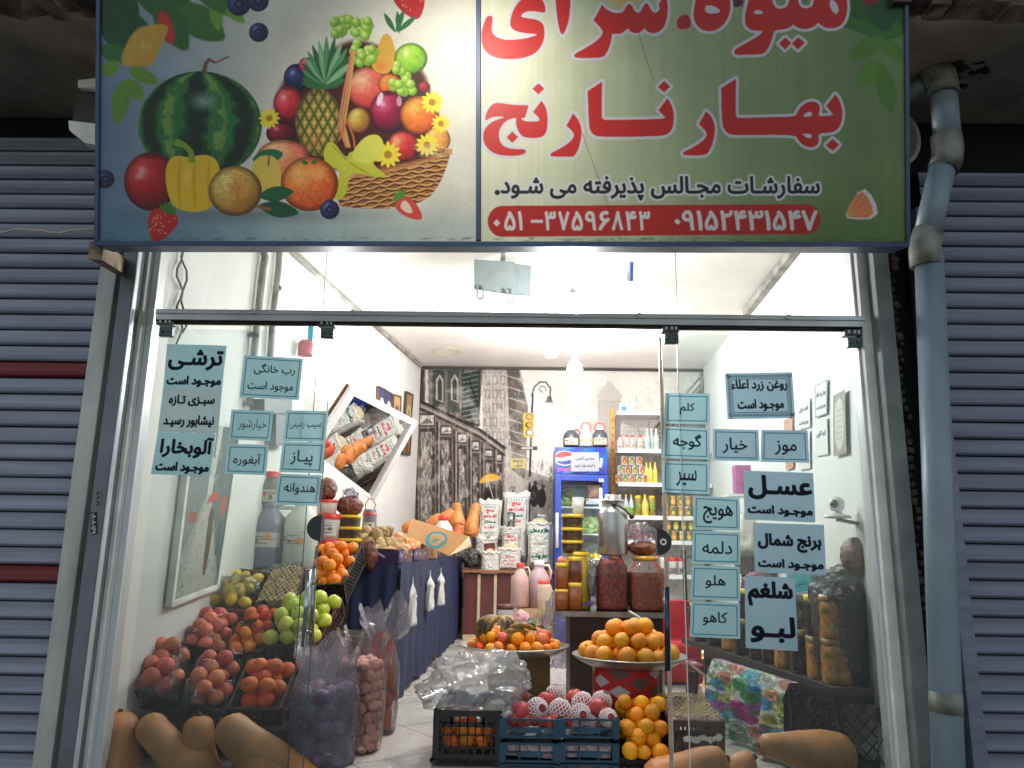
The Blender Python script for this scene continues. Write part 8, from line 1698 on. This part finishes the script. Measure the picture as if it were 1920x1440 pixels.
# ================================================================== RIGHT SIDE
# board on dark crates along the wall, jars on it
ZB = P(1560, 1290, 3.96).z
b0, b1 = P(1562, 1290, 3.96), PZ(1278, 1196, ZB)
xr = lambda y: XR(y)-.02
bd = thing('display_board', 'long dark board along the right wall carrying rows of pickle jars', 'board', (1.5, 5.4, ZB))
bm = BM(); prism(bm, [b0, V((xr(3.96), 3.96, ZB)), V((xr(b1.y), b1.y, ZB)), b1], (0, 0, -.035)); obj('plank', bm, mat('board_dark', (52, 42, 36), .5, var=.2), bd, world=True)
def edge(t): return b0.lerp(b1, t)
for k, t in enumerate((.0, .30, .58)):
    a, c = edge(t+.012), edge(t+.24); d = (c-a).normalized(); n = V((d.y, -d.x, 0)); n = n if n.x > 0 else -n; z = ZB-.04
    q = [V((p.x, p.y, z)) for p in (c+n*.03, c+n*.42, a+n*.42, a+n*.03)]
    crate(('black crate holding up the near end of the jar board', 'black crate holding up the jar board behind the flowery cloth', 'black crate under the far half of the jar board')[k], q, max(.12, z-.01), M_cb, 'crates under the jar board', nv=7, nh=3, diag=(k == 0))
# rose patterned cloth
def roses(cv, w_, h):
    cv.a[:] = (206, 206, 196); g_ = random.Random(3); cols = [(206, 60, 150), (40, 140, 70), (110, 180, 206), (220, 214, 130), (226, 150, 120), (170, 100, 170), (70, 150, 190), (196, 206, 190)]
    spots = [(x+(18 if j % 2 else 0)+g_.uniform(-5, 5), y+g_.uniform(-5, 5)) for j, y in enumerate(range(4, int(h)+20, 27)) for x in range(4, int(w_)+20, 34)]
    for i, (x, y) in enumerate(spots):
        c = np.array(cols[(i*5+i//4) % 8], float); cv.ell(x, y, 20, 17, c*.7, 1, soft=.25)
        for k in range(16): a = g_.uniform(0, 6.28); r = g_.uniform(4, 15); cv.ell(x+r*math.cos(a), y+r*.85*math.sin(a), 5.5, 3.4, np.clip(c*g_.uniform(.85, 1.3), 0, 255), .8, rot=a+1.57, soft=.5)
        for k in range(3):
            t = np.linspace(k, k+4.4, 12); cv.line([(x+(4+3*k)*math.cos(q), y+(4+3*k)*.85*math.sin(q)) for q in t], 1.4, np.clip(c*.45, 0, 255), .8)
        cv.ell(x, y, 3.5, 3, c*.4, .8, soft=.5)
        for k in range(2): a = g_.uniform(0, 6.28); cv.poly(LEAF(x+15*math.cos(a), y+13*math.sin(a), 13, 4, a), (50, 120, 60), .8)
cv = Canvas(0, 0, 160, 200, k=1.1); roses(cv, 160, 200); ca, cb = PZ(1338, 1236, ZB+.006), PZ(1482, 1282, ZB+.006); dc = (cb-ca).normalized(); nc = V((-dc.y, dc.x, 0)); nc = nc if nc.x < 0 else -nc
def clothpos(x, y):
    s, q = x/160, y/200; p = ca.lerp(cb, s)
    if q < .12: return p-nc*(.045*(.12-q)/.12)+V((0, 0, .004))
    g = (q-.12)/.88; fold = .02*math.sin(s*16+g*1.5)+.014*math.sin(s*31+2); return p+nc*(.006+.03*min(1, g*6)+fold*min(1, g*2)+.03*g)+V((0, 0, -g*(ZB-.02)))+dc*(.06*g*(1-s))
t_ = thing('rose_cloth', 'cloth printed with colourful roses hanging from the jar board', 'cloth', ca); sheet('fabric', cv, clothpos, paint_mat('rose_fabric', .8), t_)
# jars along the board
M_mix = mat('pickle_carrot', (206, 130, 56), .25, var=.5, scale=34, col2=(84, 92, 36), spec=.8); M_dk = mat('dark_jam', (46, 28, 26), .25, var=.3, scale=20); M_cap2 = mat('cap_darkgold', (120, 100, 40), .4, .2)
PJ = [(0, 0), (.93, 0), (1, .04), (1, .2), (.975, .26), (.975, .66), (1, .72), (.96, .8), (.88, .86)]
def bvb(u, Y): return proj((P(u, 1250, Y).x, Y, ZB))[1]
def pj(label, t, off, w_, h_, m, z=0.0, lab=False, cap=M_cap2):
    e = edge(t); d = (b1-b0).normalized(); n = V((d.y, -d.x, 0)); n = n if n.x > 0 else -n; p = e+n*off+V((0, 0, z)); u, v = proj(p); k = p.y/4.1
    return vessel('pickle_jar', label, 'jar', u, v, p.y, w_/k, h_/k, PJ, m, HC, cap, 'pickle jars along the dark board', band=(.35, .62, (160, 96, 90), int(t*100)) if lab else None, sq=.3)
zj_ = S(76, 4.1)*.98
pj('front jar of mixed pickles with a red label, lower of two', .055, .09, 46, 76, M_mix, lab=True); pj('mixed pickle jar with a red label stacked on the front one', .055, .09, 46, 76, M_mix, zj_, True, M_mix)
pj('carrot coloured pickle jar next to the front stack', .13, .09, 42, 74, M_mix); pj('dark jam jar second from the front stack', .21, .09, 44, 78, M_dk); pj('dark jar with a yellow lid stacked behind the tall bold notice', .13, .09, 40, 72, M_dk, S(75, 4.1), False, M_ylid)
for k, (t, m) in enumerate(((.30, M_mix), (.38, M_dk), (.46, M_dk), (.56, M_dk), (.66, M_mix), (.78, M_dk), (.90, M_dk))): pj(('pickle jar further back along the board edge', 'dark jam jar further back along the board edge')[m is M_dk], t, .09, 44, 74, m)
for k, t in enumerate((.42, .6)): pj('dark jar with a yellow lid stacked on others behind the notices', t, .16, 40, 66, M_dk, S(75, 4.1), False, M_ylid)
# dark sacks by the wall
M_prune = mat('prune_dark', (52, 36, 40), .35, var=.5, scale=40, bump=1.2, bscale=34, spec=.8, stretch=(1, 1, 2.4))
def bigbag(label, u, v0, v1, Y, wpx, m, hh=None):
    vb = v1; p = P(u, vb, Y); r = S(wpx, Y)/2; h = P(u, v0, Y).z-p.z; t_ = thing('dried_fruit_sack', label, 'sack', p); bm = BM(); n = 40; pr = [(0, 0), (.72*r, 0), (.84*r, .05*h), (.96*r, .3*h), (1.0*r, .6*h), (1.02*r, .85*h), (.98*r, .97*h), (.9*r, h), (0, 1.03*h)]
    lathe(bm, pr, n, p, wob=lambda a, z: 1+.03*math.sin(a*3+z*5)); bmesh.ops.subdivide_edges(bm, edges=bm.edges[:], cuts=1, use_grid_fill=True); displace(bm, .03, 16, 3); obj('contents', bm, m, t_, smooth=True, world=True)
    bm = BM(); lathe(bm, [(a*1.035, b_) for a, b_ in pr[1:8]]+[(.95*r, 1.09*h), (1.06*r, 1.13*h)], n, p, wob=lambda a, z: 1+.02*math.sin(a*7+z*30)); obj('film', bm, film('sack_film', (214, 214, 218), gloss=.14, diff=.05, rough=.15, bump=.6, bscale=30), t_, world=True); return t_
bigbag('tall dark sack of dried fruit standing on the near end of the board', 1588, 1096, 1278, 4.16, 100, M_prune)
blob('green_bag', 'dark greenish bundled plastic bag on top of the tall dark sack', 'plastic bag', P(1600, 1088, 4.22), S(46, 4.22), .12, S(24, 4.5), mat('bag_green', (64, 76, 66), .4, var=.3, scale=10, bump=.8, bscale=24), amp=.25, ridge=.35, seed=41)
blob('nut_bag', 'clear bag of reddish nuts perched by the aluminium frame', 'bag', P(1603, 1044, 4.08), S(24, 4.08), .08, S(34, 4.08), mat('nut_red', (110, 66, 62), .4, var=.45, scale=60, bump=.9, bscale=60), amp=.1, seed=43, part='contents')
# herb bag, teal note and pale sacks behind the notices
p = P(1520, 1130, 4.9); bigbag('open plastic bag of dried green herbs with a teal note', 1516, 1118, 1190, 4.6, 52, mat('herb_green', (84, 92, 60), .8, var=.4, scale=60, bump=1))
q4 = [P(1474, 1076, 4.45), P(1546, 1078, 4.45), P(1546, 1106, 4.45), P(1480, 1112, 4.45)]; cv = Canvas(0, 0, 70, 34, k=1.2, col=(90, 190, 196)); cv.text('آلوخورشتی', (14, 8, 62, 24), (30, 60, 70), bold=.2); t_ = thing('teal_note', 'small teal paper note on the bag of dried herbs', 'note', q4[3]); sheet('paper', cv, lambda x, y: q4[0].lerp(q4[1], x/70).lerp(q4[3].lerp(q4[2], x/70), y/34), M_paper, t_)
blob('pale_sack', 'bulky pale plastic bag showing between the two notice columns', 'plastic bag', P(1398, 1020, 6.4), S(26, 6.4), .16, S(54, 6.4), mat('bag_pale', (196, 188, 178), .4, var=.12, scale=6, bump=.7, bscale=14), amp=.18, ridge=.25, seed=47)
t_ = thing('wall_rack', 'black rack holding pale bags behind the right hand notices', 'rack', (XR(6.5)-.35, 6.5, 0))
for z in (.55, .98): bm = BM(); box(bm, (XR(6.5)-.33, 6.5, z), (.56, .9, .03)); obj('rack_shelf', bm, M_dark, t_, world=True)
for x in (.07, .58):
    for y in (6.08, 6.92): bm = BM(); box(bm, (XR(6.5)-x, y, .52), (.03, .03, 1.04)); obj('rack_leg', bm, M_dark, t_, world=True)
p = P(1393, 900, 7.0); bm = BM(); box(bm, p, (.16, .12, .26), bevel=.01); tag(origin_to(obj('pink_box', bm, mat('box_pink', (170, 80, 140), .5)), p-V((0, 0, .13))), 'pink box peeking out left of the tallest bold notice', 'box')
p = P(1393, 900, 7.0)-V((0, 0, .14)); bm = BM(); box(bm, p+V((.1, .05, 0)), (.5, .25, .02)); tag(origin_to(obj('wall_shelf', bm, M_white), p), 'small wall shelf under the pink box', 'shelf')
blob('purple_pack', 'purple patterned pack behind the lower notices', 'packet', P(1418, 1110, 5.9), S(26, 5.9), .12, S(36, 5.9), mat('pack_purple', (120, 60, 90), .4, var=.5, scale=20), amp=.15, seed=51, part='body')
# papers on the right wall
def paperw(px4, lines, label, bg=(226, 226, 222), fr=False, bo=.5):
    def d(cv, w_, h):
        cv.a[:] = bg
        if fr: cv.frame(1.5, 1.5, w_-1.5, h-1.5, 2, (120, 126, 128))
        for tx, y0, y1 in lines: cv.text(tx, (w_*.14, h*y0, w_*.86, h*y1), (50, 54, 60), bold=bo)
    return wallsheet('wall_paper_notice', px4, d, .004, M_print, label, 'notice', RW, NRi, k=1.6)
paperw([(1532, 724), (1557, 710), (1556, 776), (1533, 784)], [('روغن زرد اعلاء', .26, .42), (OK_, .64, .80)], 'framed paper notice highest on the right wall', fr=True)
paperw([(1500, 756), (1523, 745), (1524, 800), (1501, 806)], [('ماست خیکی', .22, .42), (OK_, .70, .88)], 'paper notice left of the framed one on the right wall')
paperw([(1533, 792), (1556, 782), (1558, 852), (1534, 856)], [('کره گاوی', .30, .48)], 'plain paper sheet under the framed notice on the right wall')
paperw([(1500, 812), (1523, 806), (1524, 878), (1503, 882)], [('پنیر', .2, .34), ('محلی', .5, .64)], 'paper sheet beside the banana notice on the right wall')
def verse(cv, w_, h):
    cv.a[:] = (150, 142, 126); cv.grain(.2, 4, 3); cv.poly([(w_*.5, h*.06), (w_*.82, h*.2), (w_*.86, h*.5), (w_*.82, h*.8), (w_*.5, h*.95), (w_*.18, h*.8), (w_*.14, h*.5), (w_*.18, h*.2)], (206, 200, 186), smooth=1)
    for k in range(6): cv.line([(w_*.28, h*(.28+.09*k)), (w_*.72, h*(.275+.09*k))], 1, (150, 144, 130))
wallsheet('verse_panel', [(1570, 742), (1593, 730), (1596, 850), (1571, 856)], verse, .012, M_print, 'ornate beige framed verse on the right wall', 'picture', RW, NRi, k=1.6)
wallsheet('orange_leaflet', [(1474, 788), (1490, 782), (1492, 878), (1478, 882)], lambda cv, w_, h: (cv.a.__setitem__(slice(None), (206, 150, 120)), cv.grain(.2, 6, 2)), .004, M_print, 'orange leaflet half hidden by the row of three notices', 'leaflet', RW, NRi)
# small camera on a bracket
p = RW(1606, 946)+NRi*.10; t_ = thing('security_camera', 'small white ball camera on a bracket by the aluminium frame', 'camera', p+V((0, 0, -.06)))
bm = BM(); sph(bm, .042, 3, c=p); obj('head', bm, M_white, t_, smooth=True, world=True); f_ = (V((-.62, -.75, .05))).normalized(); bm = BM(); sph(bm, .022, 3, c=p+f_*.030); obj('lens', bm, mat('lens_black', (16, 16, 18), .1), t_, smooth=True, world=True)
bm = BM(); lathe(bm, [(0, -.075), (.07, -.07), (.062, -.055), (.03, -.05), (.022, -.035), (0, -.03)], 24, p); obj('base', bm, M_white, t_, world=True); bm = BM(); bar(bm, p+V((0, 0, -.078)), p-NRi*.11+V((0, 0, -.10)), .07, .012, NRi); obj('bracket', bm, M_dark, t_, world=True)
bm = BM(); box(bm, (XR(3.8)-.05, 3.82, ZB-.09), (.05, .04, .07), bevel=.004); tube(bm, [V((XR(3.8)-.05+.02*math.sin(k), 3.82-.01*k/9, ZB-.12-.028*k)) for k in range(10)], .004, 6); tag(origin_to(obj('adapter', bm, M_dark), (XR(3.8)-.05, 3.82, ZB-.1)), 'black power adapter and cord dangling at the board corner', 'adapter')
# red stool, draped red chair, heater
ys = 5.95; cs = P(1320, 1240, ys); st = thing('red_stool', 'red topped stool with dark legs near the warm heater', 'stool', (cs.x, ys, 0)); zs_ = cs.z
bm = BM(); lathe(bm, [(0, zs_-.06), (.15, zs_-.06), (.165, zs_-.03), (.16, zs_), (0, zs_+.012)], 28, (cs.x, ys, 0)); obj('seat', bm, mat('stool_red', (150, 30, 34), .4), st, world=True)
for dx, dy in ((-.1, -.1), (.1, -.1), (-.1, .1), (.1, .1)): bm = BM(); bar(bm, (cs.x+dx*.8, ys+dy*.8, zs_-.06), (cs.x+dx, ys+dy, 0), .03, .03); obj('leg', bm, mat('leg_maroon', (70, 26, 26), .5), st, world=True)
M_rc = mat('red_cover', (196, 40, 50), .6, var=.12, scale=6, bump=.3, bscale=18); ya = 6.6; ch = thing('red_chair', 'chair under a bright red cover behind the right door', 'chair', (P(1258, 1260, ya).x, ya, 0)); cx = P(1258, 1260, ya).x
bm = BM(); box(bm, (cx-.02, ya, .16), (.46, .46, .32), bevel=.04); box(bm, (cx+.02, ya+.2, .42), (.42, .1, .42), bevel=.04); bmesh.ops.subdivide_edges(bm, edges=bm.edges[:], cuts=3, use_grid_fill=True); displace(bm, .03, 4); obj('cover', bm, M_rc, ch, smooth=True, world=True)
yh = 7.3; hx = P(1300, 1215, yh).x; ht = thing('gas_heater', 'glowing gas heater on the floor beyond the red stool', 'heater', (hx, yh, 0))
bm = BM(); box(bm, (hx+.02, yh+.12, .28), (.44, .2, .56), bevel=.02); obj('casing', bm, M_cream, ht, world=True); bm = BM(); box(bm, (hx, yh+.005, .30), (.34, .02, .34)); obj('glow_plate', bm, emit('heater_glow', (255, 190, 120), 2.6), ht, world=True)
bm = BM()
for k in range(7): bar(bm, (hx-.16, yh-.015, .15+.05*k), (hx+.16, yh-.015, .15+.05*k), .006, .006)
obj('grille', bm, M_chrome, ht, world=True)['kind'] = 'stuff'
hl_ = bpy.data.lights.new('heater_light', 'AREA'); hl_.energy = 34; hl_.size = .3; hl_.color = (1, .55, .25); ho = bpy.data.objects.new('heater_light', hl_); C.objects.link(ho); ho.parent = ht; ho.location = (0, -.03, .30); ho.rotation_euler = (R(90), 0, 0)
# brown crate with tied packets, squashes in front on the right
YRc = 4.05; a, b_ = P(1256, 1338, YRc), P(1356, 1350, YRc)
cr = [V((a.x-.02, YRc+.34, a.z+.02)), V((b_.x-.02, YRc+.34, a.z+.02)), V((b_.x, YRc, a.z-.03)), V((a.x, YRc, a.z-.03))]
crate('dark brown crate under a yellowish net at the foot of the rose cloth', cr, .2, M_cbr, nv=12, nh=4, th=.01); crate('second dark brown crate below the netted one', [p-V((0, 0, .215)) for p in cr], max(.06, cr[2].z-.23), M_cbr, nv=12, nh=2)
net('fruit_net', 'yellowish net stretched over the brown crate by the rose cloth', cr, .02, 9, M_net, .0028)
pile('garlic', [p.lerp(sum(cr, V((0, 0, 0)))/4, .08) for p in cr], .034, 'pale garlic under the net of the brown crate', 'garlic under the net', lift=-.03, cat='garlic', name='garlic_bulb')
for k in range(5):
    p = P(1290+14*k, 1384+(k % 2)*4, YRc-.014); bm = BM(); sph(bm, .024, 2, (1.1, .4, .6), p); displace(bm, .008, 40); tag(origin_to(obj('paper_packet', bm, M_tie), p), 'small crumpled white packet pressed against the brown crate slats', 'packet', 'white packets in the brown crate')
GS3 = 'butternut squashes by the rose cloth'
squash('large squash lying level before the rose cloth', [(1438, 1398), (1475, 1402), (1530, 1412), (1568, 1420)], 3.845, [19, 26, 38, 40], group=GS3)
squash('squash lying low and pointing away, left of the level one', [(1345, 1424), (1318, 1430), (1280, 1452), (1240, 1470)], 3.86, [22, 26, 36, 40], group=GS3)
squash('squash top just showing between the two other squashes', [(1400, 1430), (1388, 1440), (1376, 1462), (1370, 1490)], 3.88, [22, 26, 34, 38], group=GS3)
# ================================================================== THINGS UNDER THE CEILING
M_brk = mat('bracket_grey', (112, 120, 122), .5, .0, var=.06); Yk = 5.25; p = P(942, 520, Yk); tv = thing('screen_bracket', 'empty grey screen mounting bracket hanging from the ceiling', 'bracket', p)
zc2 = zceil(p.x, Yk)
bm = BM(); box(bm, (p.x, Yk+.04, (p.z+zc2)/2), (.035, .035, zc2-p.z)); obj('drop_pole', bm, M_brk, tv, world=True)
bm = BM(); prism(bm, [P(889, 486, Yk-.05), P(966, 491, Yk-.02), P(964, 552, Yk-.02), P(889, 541, Yk-.05)], (0, .02, 0)); obj('plate', bm, M_brk, tv, world=True)
bm = BM(); prism(bm, [P(966, 494, Yk+.05), P(996, 498, Yk+.08), P(995, 554, Yk+.08), P(964, 552, Yk+.05)], (0, .02, 0)); obj('side_plate', bm, M_brk, tv, world=True)
for u0, v0 in ((902, 540), (959, 548)):
    for du in (-7, 4): bm = BM(); a = P(u0+du, v0, Yk-.06); bm2 = box(bm, a+V((0, 0, -.03)), (.012, .02, .085)); obj('arm_rail', bm, M_brk, tv, world=True)
    bm = BM(); a = P(u0-1.5, v0+20, Yk-.06); box(bm, a, (.04, .02, .01)); obj('arm_rail', bm, M_brk, tv, world=True)
q5 = [P(1178, 488, 3.70), P(1188, 488, 3.70), P(1187, 527, 3.70), P(1175, 527, 3.70)]; cv = Canvas(0, 0, 12, 40, k=1.2, col=(210, 216, 226)); cv.rect(5, 4, 12, 40, (70, 96, 170)); cv.rect(1, 24, 6, 38, (170, 176, 180)); t_ = thing('glass_sticker', 'small torn blue and white sticker on the upper glass', 'sticker', q5[3]); sheet('paper', cv, lambda x, y: q5[0].lerp(q5[1], x/12).lerp(q5[3].lerp(q5[2], x/12), y/40), M_paper, t_)
# litter of small marks
bm = BM(); 
for u, v in ((838, 656),):
    c = P(u, v, 9.0); c.z = zceil(c.x, c.y)-.004
    tube(bm, [c+V((.16*math.cos(a), .30*math.sin(a)*.6, 0)) for a in np.linspace(0, 6.28, 30)], .006, 4)
    tag(origin_to(obj('ceiling_stain', bm, mat('stain_yellow', (206, 196, 130), .9)), c), 'yellowish ring stain on the ceiling before the mural', 'stain')
